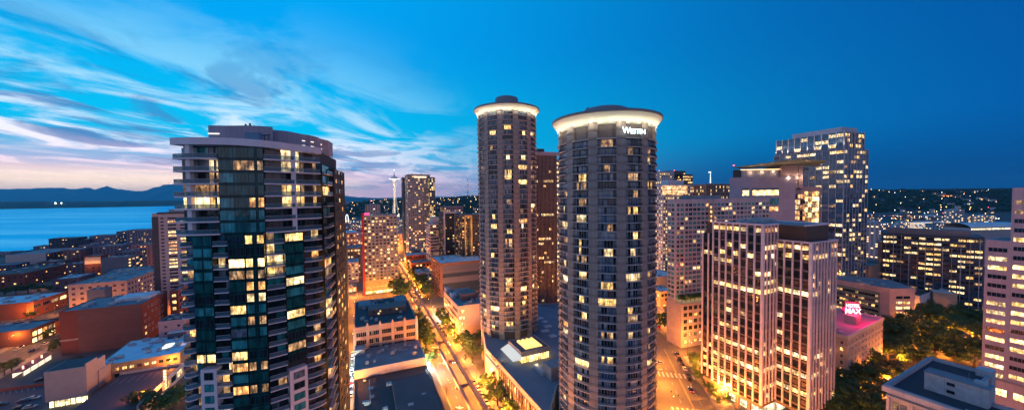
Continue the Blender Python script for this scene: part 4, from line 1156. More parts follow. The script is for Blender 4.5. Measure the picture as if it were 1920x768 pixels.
# skylit restaurant box on the podium roof
zs_ = 22.3
S0 = Vector(P(977.5, 661, zs_)); S1 = Vector(P(1031, 649.4, zs_)); S3 = Vector(P(953, 638.5, zs_)); S2 = S1+(S3-S0)
sk = empty('skylit_restaurant', 'rooftop box with four glowing yellow skylight vaults and a lit glass band', 'restaurant pavilion', (S0.x, S0.y, zp), 0)
L_ = lambda v: (v.x-S0.x, v.y-S0.y)
q4 = [L_(S0), L_(S1), L_(S2), L_(S3)]
greyc = wall('grey pavilion concrete', (.30, .27, .28), (2, 8))
m = MB(); m.prism(q4, 3.4, zs_-zp-.05); m.build('roof_slab', greyc, sk)
ce = Vector(((q4[0][0]+q4[2][0])/2, (q4[0][1]+q4[2][1])/2))
ins = [Vector(p_)+(ce-Vector(p_))*.06 for p_ in q4]
m = MB(); m.prism([tuple(p_) for p_ in ins], zs_-zp-.05, zs_-zp+.02); m.build('roof', wall('dark mauve roof', (.10, .09, .12)), sk)
m = MB(); 
for i in range(4):
    a, b_ = Vector(q4[i]), Vector(q4[(i+1) % 4]); u = (b_-a).normalized(); n = Vector((-u.y, u.x))*.3
    m.prism([tuple(a), tuple(b_), tuple(b_+n), tuple(a+n)], zs_-zp-.04, zs_-zp+.4)
m.build('coping', greyc, sk)
m = MB(); m.prism([tuple(p_) for p_ in ins], .1, 3.4); m.build('glass_band', lit('pavilion glow', (1, .60, .14), 2.6, .55), sk)
m = MB(); 
for i in range(13):
    u = (Vector(q4[1])-Vector(q4[0])); p_ = Vector(q4[0])+u*(i/12); m.boxr((p_.x, p_.y+.25), math.atan2(u.y, u.x), .12, .2, .1, 3.4)
m.build('mullions', greyc, sk)
ux = (Vector(q4[1])-Vector(q4[0])); uy = (Vector(q4[3])-Vector(q4[0]))
m = MB(); o_ = Vector(q4[0])-ux*.28
m.prism([tuple(o_), tuple(Vector(q4[0])), tuple(Vector(q4[0])+uy), tuple(o_+uy)], [2.2, 4.0, 4.0, 2.2][0:4] and [2.1]*4, [2.25, 4.2, 4.2, 2.25]); m.build('glass_canopy', lamp('white canopy glass', (.95, .95, .85), .6), sk)
vm = lamp('skylight glow', (1, .60, .13), 1.5)
for i in range(4):
    b0 = Vector(q4[0])+ux*(.22+.155*i)+uy*.16; m = MB(); n = 8
    prof = [(ux*(.135*(1-math.cos(math.pi*q/n))/2), .9*math.sin(math.pi*q/n)) for q in range(n+1)]
    for q in range(n):
        for (f0, f1) in ((0, .66),):
            p0 = b0+prof[q][0]; p1 = b0+prof[q+1][0]
            m.quad((p0.x, p0.y, zs_-zp+.03+prof[q][1]), (p1.x, p1.y, zs_-zp+.03+prof[q+1][1]), (p1.x+uy.x*f1, p1.y+uy.y*f1, zs_-zp+.03+prof[q+1][1]), (p0.x+uy.x*f1, p0.y+uy.y*f1, zs_-zp+.03+prof[q][1]))
    for en in (0, .66):
        m.add([(b0.x+pp_[0].x+uy.x*en, b0.y+pp_[0].y+uy.y*en, zs_-zp+.03+pp_[1]) for pp_ in prof], [tuple(range(n+1))])
    o = m.build('skylight_vault', vm, sk)
L = bpy.data.lights.new('pavilion_lamp', 'POINT'); L.energy = 450; L.color = (1, .68, .3); L.shadow_soft_size = 1
lo = bpy.data.objects.new('pavilion_lamp', L); COL.objects.link(lo); lo.parent = sk; lo.location = (ux.x*.5, -3.0, 2.0)
L = bpy.data.lights.new('terrace_lamp', 'POINT'); L.energy = 160; L.color = (1, .7, .4); L.shadow_soft_size = .6
lo = bpy.data.objects.new('terrace_lamp', L); COL.objects.link(lo); lo.parent = sk; tp = Vector(q4[0])-ux*.4+uy*.5; lo.location = (tp.x, tp.y, 2.4)
# terrace with tables, service blocks on the podium roof
tx = (0,)
rt = random.Random(2)
for i in range(9):
    p_ = S0-ux*(.45+rt.random()*.28)+uy*(.05+.1*i)
    tb = empty('cafe_table', 'small round table on the podium terrace', 'table', (p_.x, p_.y, zp+.12), group='terrace tables')
    m = MB(); m.cyl(0, 0, .70, .74, .42, n=14); m.build('table_top', unit_m, tb); m = MB(); m.cyl(0, 0, 0, .70, .04, n=6); m.cyl(0, 0, 0, .03, .25, n=10); m.build('table_leg', rail, tb)
    for q in range(3):
        a_ = q*2.1+i; ch = empty('cafe_chair', 'dark chair on the hotel podium terrace', 'chair', (p_.x+.8*math.cos(a_), p_.y+.8*math.sin(a_), zp+.12), a_, 'terrace chairs')
        m = MB(); m.box(-.22, .22, -.22, .22, .43, .47); m.build('seat', rail, ch); m = MB(); m.box(.19, .23, -.22, .22, .47, .85); m.build('backrest', rail, ch)
        m = MB(); [m.box(x-.02, x+.02, y-.02, y+.02, 0, .43) for x in (-.2, .2) for y in (-.2, .2)]; m.build('legs', rail, ch)
m = MB(); a, b_ = S0-ux*.80-uy*.05, S0-ux*.80+uy*1.0; u = (b_-a).normalized(); n = Vector((-u.y, u.x))*.3
m.prism([tuple(a-n), tuple(b_-n), tuple(b_+n), tuple(a+n)][::(1 if n.x > 0 else -1)], zp+.1, zp+1.3); m.build('terrace_wall', wall('blue grey parapet', (.25, .32, .38)), pd)
for (px, py, w_, d_, h_) in ((1012, 597, 5, 3, .5), (1027, 612, 5, 3, .5), (1022, 603, 3.2, 3.2, .4), (1037, 630, 4, 3.4, .5), (1022, 620, 5, 3, .4)):
    p_ = P(px, py, zp); m = MB(); m.boxr(p_, .4, w_, d_, zp+.1, zp+.1+h_); m.build('roof_hatch', wall('pale hatch', (.45, .46, .50)), pd)
p_ = P(1040, 680, zp+6); m = MB(); m.boxr(p_, .42, 8, 7, zp+.1, zp+6); m.build('stair_block', greyc, pd)
p_ = P(1012, 690, zp+1.5); m = MB(); m.boxr(p_, 2.0, 9, 2.4, zp+.1, zp+1.6); m.build('duct', unit_m, pd)

# =================================================================== MIDDLE DISTANCE, CENTRE
def simple(*a, **k): return building(*a, **k)
# red-finned apartment tower
s1 = sidepx(680, 405, 351, GA, 665)
rf, ext = building('red_fin_apartment_tower', 'grey apartment tower with one full height red fin at its corner', 680, 405, 351, 'R', 745, s1, wallm=wall('warm grey panel', (.25, .25, .29), (3.3, 3.3)), fh=3.35, bay=3.6, wf=.62, hf=.52,
    pl=[('k', 4), ('c', 2), ('y', 2.0), ('h', .4), ('w', .6), ('o', .7), ('n', 1)], cat='apartment tower', zb=13, kit=4)
x0, x1, _, dp, H = ext
m = MB(); m.box(-1.0, 1.0, -2.0, -.5, 0, H+3.0); m.build('red_fin', wall('red fin panel', (.42, .015, .02), (6, 3)), rf)
m = MB(); m.box(x0+.2, x1, .3, dp, 0, 13); m.build('base_wall', wall('tan garage base', (.32, .24, .19), (8, 1.6)), rf)
W = Wins(rf); 
for i in range(9): W.add(x0+2.5+i*(x1-3)/9, .28, 1.9, 0, 3.0, 3.0, rnd_pick(rfn, [('h', 2), ('o', 1), ('y', 1)]), 'p')
for i in range(7): W.add(x0+4+i*4.4, .28, 7.2, 0, 3.6, .7, rnd_pick(rfn, [('y', 2), ('d', 2)]), 'o'); W.add(x0+4+i*4.4, .28, 10.4, 0, 3.6, .7, 'd', 'o')
W.flush(30)
m = MB(); m.box(1.5, 6.5, 1, 1.6, H+.8, H+3.2); m.build('rooftop_sign', lamp('magenta sign', (1, .03, .22), 1.6), rf)
m = MB(); m.box(7.5, 9.5, 2, 4, H, H+1.6); m.build('roof_unit', lamp('green roof lamp', (.05, .8, .4), .35), rf)

building('dark_glass_apartments', 'narrow dark glass apartment block just right of the curved tower', 626, 463, 290, 'R', 650, 22, wallm=wall('blue dark frame', (.07, .08, .11)), fh=3.4, bay=3.2, wf=.8, hf=.7,
    pl=[('k', 4), ('b', 3), ('y', 1.2), ('o', .6)], cat='apartment block')
building('alley_building', 'long narrow brown wall block lining the alley beside the curved tower', 627, 575, 232, 'R', 640, 40, wallm=wall('brown alley plaster', (.30, .18, .13), (30, 4)), fh=4, bay=100, cat='building', kit=2)
building('arena_hall', 'blue roofed hall with pink lit columns behind the dark glass block', 631, 438, 640, 'R', 668, 60, wallm=wall('pink lit columned wall', (.45, .24, .22), (4, 20), joint=.35), roofm=roof_w, fh=9, bay=6, wf=.5, hf=.6, pl=[('o', 3), ('n', 2)], cat='hall', kit=3)  # pink light on the columns is put into the wall colour
building('flat_office', 'small flat blue roofed block behind the grey red-fin tower', 650, 466, 430, 'R', 676, 30, wallm=brown_m, roofm=roof_g, fh=4, bay=4, pl=OFF, cat='building')
building('flat_office', 'low white building beside the lit alley end', 651, 493, 400, 'R', 672, 26, wallm=white_wall, roofm=roof_w, fh=4, bay=4, pl=OFF, cat='building', kit=5)
building('plaza_shop', 'low shop with glowing white front at the foot of the red fin', 652, 540, 362, 'R', 668, 14, wallm=wall('orange lit plaster', (.5, .33, .26), (2, 2)), fh=4.5, bay=4, wf=.8, hf=.7, pl=[('h', 1), ('w', 1)], cat='shop', kit=2)
# tall pale condo
tc1, ext = building('tall_condo_tower', 'tall slender glass condo tower with a lit crown right of the needle', 764, 327.5, 500, 'R', 806, 34, wallm=wall('condo grey frame', (.17, .19, .20), (3.2, 3.0)), fh=3.0, bay=3.0, wf=.84, hf=.66,
    pl=[('b', 4), ('c', 3), ('k', 2), ('y', .7), ('w', .5), ('o', .4)], frame=frame_w, cat='apartment tower', n=100)
x0, x1, _, dp, H = ext
for i in range(44):
    m = MB(); m.box(x0-.3, x1+.3, -.5, .1, H-1-3.0*i-.14, H-1-3.0*i+.14); m.build('floor_slab', slab_m, tc1)
m = MB(); m.box(x0+9, x0+27, -.9, -.6, H-4.2, H-2.0); m.build('crown_light', lamp('crown light', (1, .72, .40), 1.6), tc1)
building('tall_condo_wing', 'curved lit right wing of the tall slender condo tower', 805, 333, 503, 'R', 815.5, 30, ang=-24, wallm=wall('condo grey frame', (.17, .19, .20), (3.2, 3.0)), fh=3.0, bay=2.6, wf=.84, hf=.66,
    pl=[('b', 3), ('k', 2), ('y', 2), ('w', 1.6), ('h', .5)], cat='apartment tower', kit=1)
building('tall_condo_wing', 'darker lower left wing of the tall slender condo tower', 755, 333, 540, 'R', 765, 20, wallm=wall('condo teal frame', (.08, .13, .15)), fh=3.0, bay=2.6, wf=.84, hf=.66, pl=[('b', 4), ('k', 3), ('y', .3)], cat='apartment tower', kit=1)
building('pink_lit_block', 'low pinkish lit block at the end of the monorail avenue', 744, 438, 640, 'R', 782, 40, wallm=wall('rosy plaster', (.48, .33, .30)), fh=4, bay=4.4, wf=.5, hf=.5, pl=[('y', 2), ('o', 1.4), ('k', 2), ('h', .5)], kit=4)
building('pink_lit_block', 'dim block in front of the tall condo with bright street shops', 778, 460, 560, 'R', 812, 40, wallm=wall('grey rosy plaster', (.34, .27, .28)), fh=4, bay=4.0, wf=.55, hf=.5, pl=[('y', 1.6), ('h', 1.2), ('k', 3)], kit=3)
st_, ext = building('striped_office', 'white office with dark ribbon windows stacked like stripes', 806, 421, 430, 'R', 828, 30, wallm=white_wall, fh=3.9, bay=100, cat='office block', kit=0)
x0, x1, _, dp, H = ext
W = Wins(st_)
for i in range(15):
    for j in range(4): W.add(x0+.3+(x1-.6)*(j+.5)/4, 0, H-2.2-3.9*i, 0, (x1-.8)/4, 1.7, rnd_pick(rfn, [('k', 3), ('b', 2), ('h', .7), ('d', 1)]) if i < 11 else rnd_pick(rfn, [('o', 1), ('k', 2)]), 'r')
    for j in range(3): W.add(x0, 5+j*9, H-2.2-3.9*i, -math.pi/2, 8, 1.7, rnd_pick(rfn, [('k', 3), ('b', 2), ('d', 1)]), 'r')
W.flush(60)
m = MB(); m.box(4, x1-1, 4, 18, H, H+9); m.build('penthouse', wall('blue white metal', (.45, .5, .58), (30, 1.2)), st_)
tw, ext = building('black_condo', 'black glass condo with a bright white vertical edge', 832, 399, 400, 'R', 862, 30, wallm=wall('near black panel', (.03, .03, .035), (3, 3)), fh=3.1, bay=3.2, wf=.6, hf=.5, pl=[('k', 6), ('b', 1), ('y', .7), ('d', .8)], cat='apartment tower', kit=3)
x0, x1, _, dp, H = ext
m = MB(); m.box(x0-.3, x0+1.4, -.8, -.1, 0, H+1.4); m.build('white_edge', white_wall, tw)
m = MB(); m.box(x0+1.4, x1+.2, -.8, -.1, H-.6, H+1.4); m.build('white_edge', white_wall, tw)
m = MB(); m.box(x1-7, x1+.2, -.9, -.1, 0, H-.6); m.build('glass_bay', wall('blue grey glass bay', (.14, .17, .22), (1.6, 3.1)), tw)
m = MB(); m.tube((x0+.5, 0, H), (x0+.5, 0, H+7), .12, .05); m.build('aerial', steel, tw)
gd_, ext = building('gold_lit_condo', 'dark condo framed by two gold lit vertical bands', 865, 404, 380, 'R', 905, 26, wallm=wall('dark olive panel', (.10, .08, .06), (3, 3)), fh=3.1, bay=3.0, wf=.66, hf=.55, pl=[('k', 5), ('y', 1.2), ('o', .8), ('n', 2)], cat='apartment tower', kit=3)
x0, x1, _, dp, H = ext
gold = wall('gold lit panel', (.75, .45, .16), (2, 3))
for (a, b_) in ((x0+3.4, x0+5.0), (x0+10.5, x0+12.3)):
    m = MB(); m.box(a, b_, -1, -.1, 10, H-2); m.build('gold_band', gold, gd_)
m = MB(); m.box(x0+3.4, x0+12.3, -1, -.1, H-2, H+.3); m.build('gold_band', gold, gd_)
for z in (12, 30, 50, 68):
    L = bpy.data.lights.new('band_lamp', 'POINT'); L.energy = 900; L.color = (1, .62, .22); L.shadow_soft_size = .5
    lo = bpy.data.objects.new('band_lamp', L); COL.objects.link(lo); lo.parent = gd_; lo.location = (x0+8, -5, z)
building('grey_roof_block', 'plain grey block with a flat top behind the black condo', 832, 388, 520, 'R', 868, 26, wallm=wall('grey violet panel', (.2, .19, .24)), fh=3.2, bay=3.4, pl=FAR, kit=2)
# brown block with bands and the pale garage, right of the avenue
s1 = sidepx(825, 495, 340, GA, 808)
bb, ext = building('brown_banded_block', 'broad brown brick block with a blank dark banded end wall and blue roof', 825, 495, 340, 'R', 912, s1, wallm=wall('russet frame brick', (.30, .12, .07), (1.2, .4, .5)), roofm=roof_w, fh=3.8, bay=100, cat='warehouse', kit=7)
x0, x1, _, dp, H = ext
m = MB()
for (z0, z1, mi) in ((H-10, H-2.0, 0), (H-20, H-14, 0), (H-14, H-10, 1), (H-31, H-20, 1)): m.box(x0+2.5, x1-.5, -.25, -.02, max(0, z0), z1, mi)
m.build('band', [wall('mauve band', (.16, .12, .14), (60, 2)), wall('dark band', (.035, .04, .06), (60, 2))], bb)
W = Wins(bb)
for i in range(8):
    for j in range(6): W.add(x0, 3+j*(dp-5)/5.4, H-3.2-3.9*i, -math.pi/2, 4.2, 2.6, rnd_pick(rfn, [('k', 5), ('b', 2), ('d', .6)]), 'a')
W.flush(48)
s1 = sidepx(859, 576, 232, GA, 832)
gb, ext = building('pale_garage_office', 'pale five storey block with blank rosy wall and lit open corner', 859, 576, 232, 'R', 912, s1, wallm=wall('rosy pale stucco', (.52, .38, .36)), fh=4.3, bay=100, cat='building', kit=6)
x0, x1, _, dp, H = ext
W = Wins(gb, frame=frame_w)
for i in range(5):
    W.add(x0+2.6, 0, H-3.4-4.3*i, 0, 3.6, 2.4, ('y', 'w', 'w', 'w', 'k')[i], 'r')
    for j in range(9): W.add(x0, 3.4+j*(dp-5)/8.6, H-3.4-4.3*i, -math.pi/2, 4.6, 2.0, rnd_pick(rfn, [('k', 4), ('c', 2), ('d', 1.4)]), 'r')
W.flush(60)
m = MB(); m.box(x0+6, x0+18, 12, 24, H+.1, H+5); m.build('plant_room', wall('brown plant room', (.2, .13, .13), (2, 2)), gb)
m = MB(); m.box(x0+1, x0+5, 22, 28, H+.1, H+3); m.build('plant_room', white_wall, gb); m = MB(); m.box(x0+1, x0+4, 38, 46, H+.1, H+3); m.build('plant_room', white_wall, gb)
building('red_brick_lowrise', 'red brick low block with a grey roof beyond the avenue trees', 762, 480, 470, 'R', 812, 26, wallm=brick, roofm=roof_w, fh=4, bay=4.2, pl=[('k', 4), ('o', 1.2), ('y', .8)], kit=4)
building('red_brick_lowrise', 'dark red brick low block nearer the avenue with lit upper windows', 772, 494, 420, 'R', 812, 22, wallm=brick, roofm=roof_g, fh=4, bay=4.2, pl=[('k', 3), ('y', 1.4)], kit=4)
building('low_white_roof_shop', 'low shop with a pale patched roof beside the brown banded block', 784, 513, 385, 'R', 810, 24, wallm=wall('grey stucco', (.3, .3, .33)), roofm=roof_w, fh=4, bay=4.2, pl=[('k', 3), ('y', .8)], kit=6)

# terracotta four storey block and the dark low roofs in front of it
def gblock(name, label, s0, s1, t0, t1, z, wallm, roofm, cat='building', par=.8, kit=5, zb=0.0):
    c = g2w(s0, t0); root = empty(name, label, cat, (c.x, c.y, 0), R_(-GA)); w_, d_ = s1-s0, t1-t0
    m = MB(); m.box(0, w_, 0, d_, zb, z-.02); m.build('wall', wallm, root)
    m = MB(); m.box(.3, w_-.3, .3, d_-.3, z-.02, z+.1); m.build('roof', roofm, root)
    if par: m = MB(); parapet(m, -.1, w_+.1, -.1, d_+.1, z-.4, par+.4, .4); m.build('parapet', wallm, root)
    if kit: roof_kit(root, 1, w_-1, 1, d_-1, z+.1, kit, int(s0*3+t0), smax=2.6)
    return root, w_, d_
tb, w_, d_ = gblock('terracotta_block', 'four storey terracotta building with white piers and rows of small windows', -50, -15.2, 73.3, 128, 25, terra, roof_d, kit=12, par=.5)
rtb = random.Random(4)
for j in range(6):
    m = MB(); u_ = w_*j/5; m.box(u_-.75, u_+.75, -.65, -.14, 0, 25.6); m.box(u_-.6, u_+.6, -.55, -.14, 25.6, 26.5); m.box(u_-.3, u_+.3, -.5, -.2, 26.5, 27.4); m.build('pier', wall('cream terracotta pier', (.56, .40, .33), (1.6, .8)), tb)
m = MB(); m.box(.75, w_-.75, -.45, -.12, 22.9, 23.3); m.box(.75, w_-.75, -.3, -.12, 24.9, 25.3); m.build('cornice', wall('cream terracotta pier', (.56, .40, .33)), tb)
W = Wins(tb)
for i in range(5):
    for j in range(5):
        for q in range(5): W.add(w_*j/5+1.45+q*(w_/5-1.8)/4.6, 0, 20.9-4.5*i, 0, 1.0, 2.5, rnd_pick(rtb, [('k', 6), ('d', .6)]), 'q')
W.flush(100)
m = MB(); m.box(8, 31, 18, 30, 25.1, 29); m.build('rooftop_annex', wall('dark brown stucco', (.14, .11, .11)), tb)
W = Wins(tb)
for q, (x_, z_, g) in enumerate(((11, 27.6, 'n'), (15, 27.6, 'y'), (18, 27.6, 'c'), (21, 27.6, 'n'), (25, 27.6, 'y'), (14, 26.2, 'y'))): W.add(x_, 18, z_, 0, 1.1, 1.1, g, 'p')
W.flush(10)
m = MB(); m.box(26, 33, 34, 50, 25.1, 27.5); m.build('roof_unit', roof_g, tb); m = MB(); m.box(2, 10, 36, 50, 25.1, 27); m.build('roof_unit', roof_g, tb)
la, w_, d_ = gblock('long_low_building', 'low building with a dark blue roof and a long white parapet wall', -50, -14.4, 47.5, 73, 12, white_wall, roof_g, kit=9, par=.3)
m = MB(); m.box(.2, 5.4, 18, 25, 12.1, 15.3); m.build('stair_house', unit_m, la)
m = MB(); m.tube((11, 8, 12), (11, 8, 17.5), .07); m.build('mast', steel, la)
lb, w_, d_ = gblock('dark_flat_building', 'very dark flat roofed building in front of the white parapet wall', -50, -13.6, -40, 47.2, 7.6, dark_m, roof_d, kit=13, par=.4)
m = MB(); m.box(17, 35, 2, 75, 7.7, 9.2); m.build('raised_roof', wall('navy roof', (.07, .08, .10), (6, 6), var=.3, scale=.12), lb)
m = MB(); m.box(w_+.1, w_+3.6, 0, 84, 4.3, 4.7); m.build('street_canopy', roof_d, lb)
m = MB(); m.box(w_-.3, w_+.6, 80, 82.4, 8, 12); m.build('blade_sign', lamp('white shop sign', (.85, .95, 1), 2.2), lb)

# =================================================================== LEFT: LOW-RISE BLOCKS DOWN TO THE BAY
pt, ext = building('pale_apartment_tower', 'pale concrete apartment tower with lit ribbon windows left of the curved tower', 285, 402, 281, 'R', 346, 22, wallm=wall('rosy grey concrete', (.42, .34, .36)), fh=2.9, bay=100, cat='apartment tower', kit=4)
x0, x1, _, dp, H = ext
m = MB(); m.box(x0-.2, x0+3.6, -.45, -.05, 0, H-2); m.build('balcony_stack', wall('dark balcony stack', (.06, .055, .07), (1.8, 2.9), joint=2.2), pt)
W = Wins(pt)
rr_ = random.Random(12)
for i in range(28):
    z = H-3.4-2.9*i
    W.add(x0+6.0, 0, z, 0, 2.0, 1.2, rnd_pick(rr_, [('k', 4), ('n', 2)]), 'p')
    W.add(x0+12.2, 0, z, 0, 5.4, 1.35, rnd_pick(rr_, [('y', 2), ('h', 1.2), ('k', 2), ('o', 1)]), 'r')
    W.add(x0+19.6, 0, z, 0, 4.2, 1.35, rnd_pick(rr_, [('y', 1.5), ('h', .8), ('k', 2.5), ('n', 1)]), 'r')
W.flush(90)
m = MB(); m.box(x0+3.2, x1, -.3, .5, H+.2, H+1.8); m.build('roof_band', rail, pt)
m = MB(); m.box(x0+9, x1-2, 4, 16, H, H+4); m.build('penthouse', unit_m, pt)

s1 = sidepx(265, 570, 234.8, GA, 313)
bw, ext = building('brick_warehouse', 'big red brown windowless warehouse block with a brick side full of windows', 265, 570, 234.8, 'L', 111, s1, wallm=brick, roofm=roof_g, fh=4.6, bay=100, cat='warehouse', kit=9, par=.5, n=60)
x0, x1, _, dp, H = ext
m = MB(); m.box(x0+8.2, x1-.02, -.22, -.13, 0, H-.1); m.build('banded_wall', brick_b, bw)
m = MB(); m.box(x0-.3, x0+8.2, -.35, -.13, 9.2, 10.2); m.build('string_course', wall('pale stone course', (.4, .3, .28)), bw)
W = Wins(bw, frame=frame_w)
for i in range(5):
    for j in range(6):
        if (i*7+j*3) % 5 == 0: continue
        W.add(0, 4+j*4.6, H-4.0-4.4*i, math.pi/2, 2.3, 2.0, 'y' if (j == 0 and i > 2) else rnd_pick(rr_, [('k', 2), ('n', 2), ('c', 1.5)]), 'a')
W.flush(60)
m = MB(); m.box(-20, -2, 14, 30, H+.1, H+2.4); m.build('raised_roof', roof_w, bw)
building('brick_rear_wing', 'dark red wing with lit openings behind the big brick warehouse', 334, 545, 262, 'L', 318, 30, wallm=brick, roofm=roof_g, fh=5, bay=6, wf=.6, hf=.5, pl=[('y', 1), ('k', 2)], kit=2)
building('rosy_annex', 'small rosy stucco building with tiny windows behind the blue-roofed hall', 348, 599, 224, 'L', 297, 16, wallm=wall('rosy stucco dim', (.40, .24, .26)), roofm=roof_d, fh=4.4, bay=6.2, wf=.22, hf=.32, pl=[('k', 3), ('n', 1), ('y', .5)], kit=3)
building('grey_block', 'grey concrete block with dark bands rising behind the brick warehouse', 196, 543, 268, 'L', 163, 9, wallm=wall('grey concrete banded', (.22, .22, .25), (40, 3)), fh=4, bay=100, kit=1)
s1 = sidepx(62, 566.5, 293.7, GA, 126)
oh, ext = building('orange_brick_store', 'wide orange brick store with a bright pale blue roof at the left edge', 62, 566.5, 293.7, 'L', -150, s1, wallm=brick_o, roofm=roof_w, fh=4.4, bay=100, kit=11, n=40)
W = Wins(oh, frame=white_wall)
for j in range(6): W.add(0, 4+j*9.5, 8.8, math.pi/2, 7.4, 3.0, ('k', 'k', 'd', 'h', 'k', 'k')[j], 'r'); W.add(0, 4+j*9.5, 3.5, math.pi/2, 2.0, 3.4, 'n', 'p')
W.flush(20)
s1 = sidepx(58, 618.5, 236.8, GA, 110)
dh, ext = building('dark_roof_store', 'dark store with a flat blue grey roof and yellow lit shopfront side', 58, 618.5, 236.8, 'L', -150, s1, wallm=wall('dark maroon wall', (.10, .04, .045)), roofm=roof_g, fh=5, bay=100, kit=6)
W = Wins(dh, frame=wall('bronze mullion', (.1, .06, .04)))
for j in range(9):
    W.add(0, 2.6+j*4.6, 6.9, math.pi/2, 4.0, 3.6, ('h', 'h', 'o', 'd', 'y', 'd', 'w', 'y', 'o')[j], 'a'); W.add(0, 2.6+j*4.6, 2.3, math.pi/2, 4.0, 3.4, ('h', 'y', 'k', 'y', 'o', 'k', 'd', 'y', 'w')[j], 'p')
W.flush(30)
building('cream_long_block', 'long cream block with a blue grey roof and windows along its right side', 238, 526.5, 310, 'L', 128, 62, wallm=wall('cream long wall', (.50, .38, .34), (50, 6)), roofm=roof_g, fh=4.6, bay=5.2, wf=.4, hf=.42, pl=[('n', 1)], sidepl=[('k', 3), ('y', 1.2), ('n', 1)], kit=9)
building('dim_orange_store', 'small orange lit brick shed left of the big warehouse', 158, 562, 262, 'L', 84, 14, wallm=brick_o, roofm=roof_g, fh=5, bay=100, kit=2, z=9)
s1 = sidepx(240, 482, 420, GA, 258)
building('grey_windowless_block', 'grey blue windowless block with lit windows on its right side', 240, 482, 420, 'L', 190, s1, wallm=wall('blue grey concrete', (.16, .17, .21), (6, 6)), roofm=roof_g, fh=3.6, bay=5, wf=.5, hf=.4, pl=[('y', 3), ('k', 3)], kit=3, sidepl=[('y', 3), ('w', 1), ('k', 2)]) if False else None
gw, ext = building('grey_windowless_block', 'grey blue windowless block with lit windows on its right side', 240, 482, 420, 'L', 190, s1, wallm=wall('blue grey concrete', (.16, .17, .21), (6, 6)), roofm=roof_g, fh=3.6, bay=100, kit=3)
W = Wins(gw)
for i in range(6):
    for j in range(4): W.add(0, 3+j*8, ext[4]-3-3.8*i, math.pi/2, 4.4, 1.9, rnd_pick(rr_, [('y', 3), ('w', 1), ('k', 3)]), 'r')
W.flush(30)
ob, ext = building('orange_panel_block', 'dark brick block whose tall upper wall glows orange', 190, 479, 436, 'L', 158, 14, wallm=brick, roofm=roof_g, fh=4, bay=4.6, wf=.4, hf=.4, pl=[('k', 4), ('y', 1)], topskip=3, kit=0)
x0, x1, _, dp, H = ext
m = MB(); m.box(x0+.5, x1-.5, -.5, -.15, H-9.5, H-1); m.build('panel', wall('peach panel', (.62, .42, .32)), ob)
for x_ in (-17, -10, -4):
    L = bpy.data.lights.new('panel_lamp', 'POINT'); L.energy = 900; L.color = (1, .45, .14); L.shadow_soft_size = .4
    lo = bpy.data.objects.new('panel_lamp', L); COL.objects.link(lo); lo.parent = ob; lo.location = (x_, -4, H-9)
cl, ext = building('cream_windowless_store', 'long cream windowless building near the bay with a brick end', 86, 475, 525, 'L', 10, 66, wallm=cream, roofm=roof_g, fh=3.5, bay=100, kit=4)
W = Wins(cl)
m = MB(); m.box(-.1, .12, .3, 64, 0, ext[4]-.5); m.build('brick_end', brick, cl)
for i in range(4):
    for j in range(9): W.add(.13, 4+j*6.8, ext[4]-3-4*i, math.pi/2, 2.6, 2.2, rnd_pick(rr_, [('n', 2), ('o', 1.4), ('k', 3)]), 'a')
W.flush(40)
lbk, ext = building('dark_brick_row', 'low dark brick row with a pale parapet band and a few lit windows', 45, 514, 400, 'L', -60, 92, wallm=wall('maroon brick', (.15, .05, .045), (.5, .16, .5)), roofm=roof_d, fh=3.8, bay=4.8, wf=.45, hf=.45, pl=[('k', 4), ('n', 2), ('y', .8), ('o', .4)], kit=7, par=1.4)
building('blue_roof_shed', 'low shed with a pale blue roof left of the long cream block', 148, 521, 352, 'L', 98, 26, wallm=wall('indigo wall', (.07, .06, .10)), roofm=roof_w, fh=5, bay=6, wf=.3, hf=.3, pl=[('k', 4), ('y', 1)], kit=4)
building('teal_roof_block', 'flat teal roofed building behind the long cream block', 270, 507, 372, 'L', 190, 30, wallm=wall('indigo wall', (.07, .06, .10)), roofm=roof_g, fh=5, bay=6, wf=.3, hf=.3, pl=[('k', 4), ('y', 1)], kit=9)
LW = ['dark waterfront apartments with a lit penthouse at the shoreline', 'lower dark waterfront apartments beside the lit penthouse block', 'grey violet waterfront apartments with a raised middle', 'tall grey waterfront block with a lit stair column',
      'pale waterfront apartments beside the pale apartment tower', 'grey pier shed at the far left shoreline', 'blue pier shed with a white lamp on the water', 'mauve block with three lit windows below the waterfront apartments', 'violet block with lamps in front of the grey waterfront row', 'pinkish row behind the pale apartment tower',
      'brown block with scattered lit windows near the waterfront', 'low plum coloured block below the dark waterfront apartments', 'small indigo block beside the cream windowless building', 'dark block just above the grey windowless wall', 'low indigo block beneath the pier sheds at left']
T_ = [(145, 446, 640, 91, 26, (.045, .05, .08)), (168, 449, 640, 146, 22, (.04, .045, .07)), (217, 441, 660, 167, 30, (.18, .16, .22)), (236, 434, 690, 218, 26, (.15, .15, .20)),
      (284, 430.5, 680, 237, 30, (.20, .17, .22)), (18, 474, 640, -30, 30, (.2, .2, .24)), (92, 461, 655, 62, 24, (.12, .16, .24)), (176, 459, 560, 148, 26, (.22, .16, .22)), (228, 460, 530, 176, 26, (.20, .15, .20)), (290, 458, 520, 246, 30, (.32, .18, .18)),
      (150, 468, 500, 118, 26, (.22, .12, .11)), (118, 490, 470, 70, 26, (.12, .06, .08)), (160, 494, 440, 126, 20, (.07, .07, .12)), (256, 471, 460, 214, 24, (.10, .11, .16)), (30, 496, 480, -40, 22, (.08, .08, .13))]
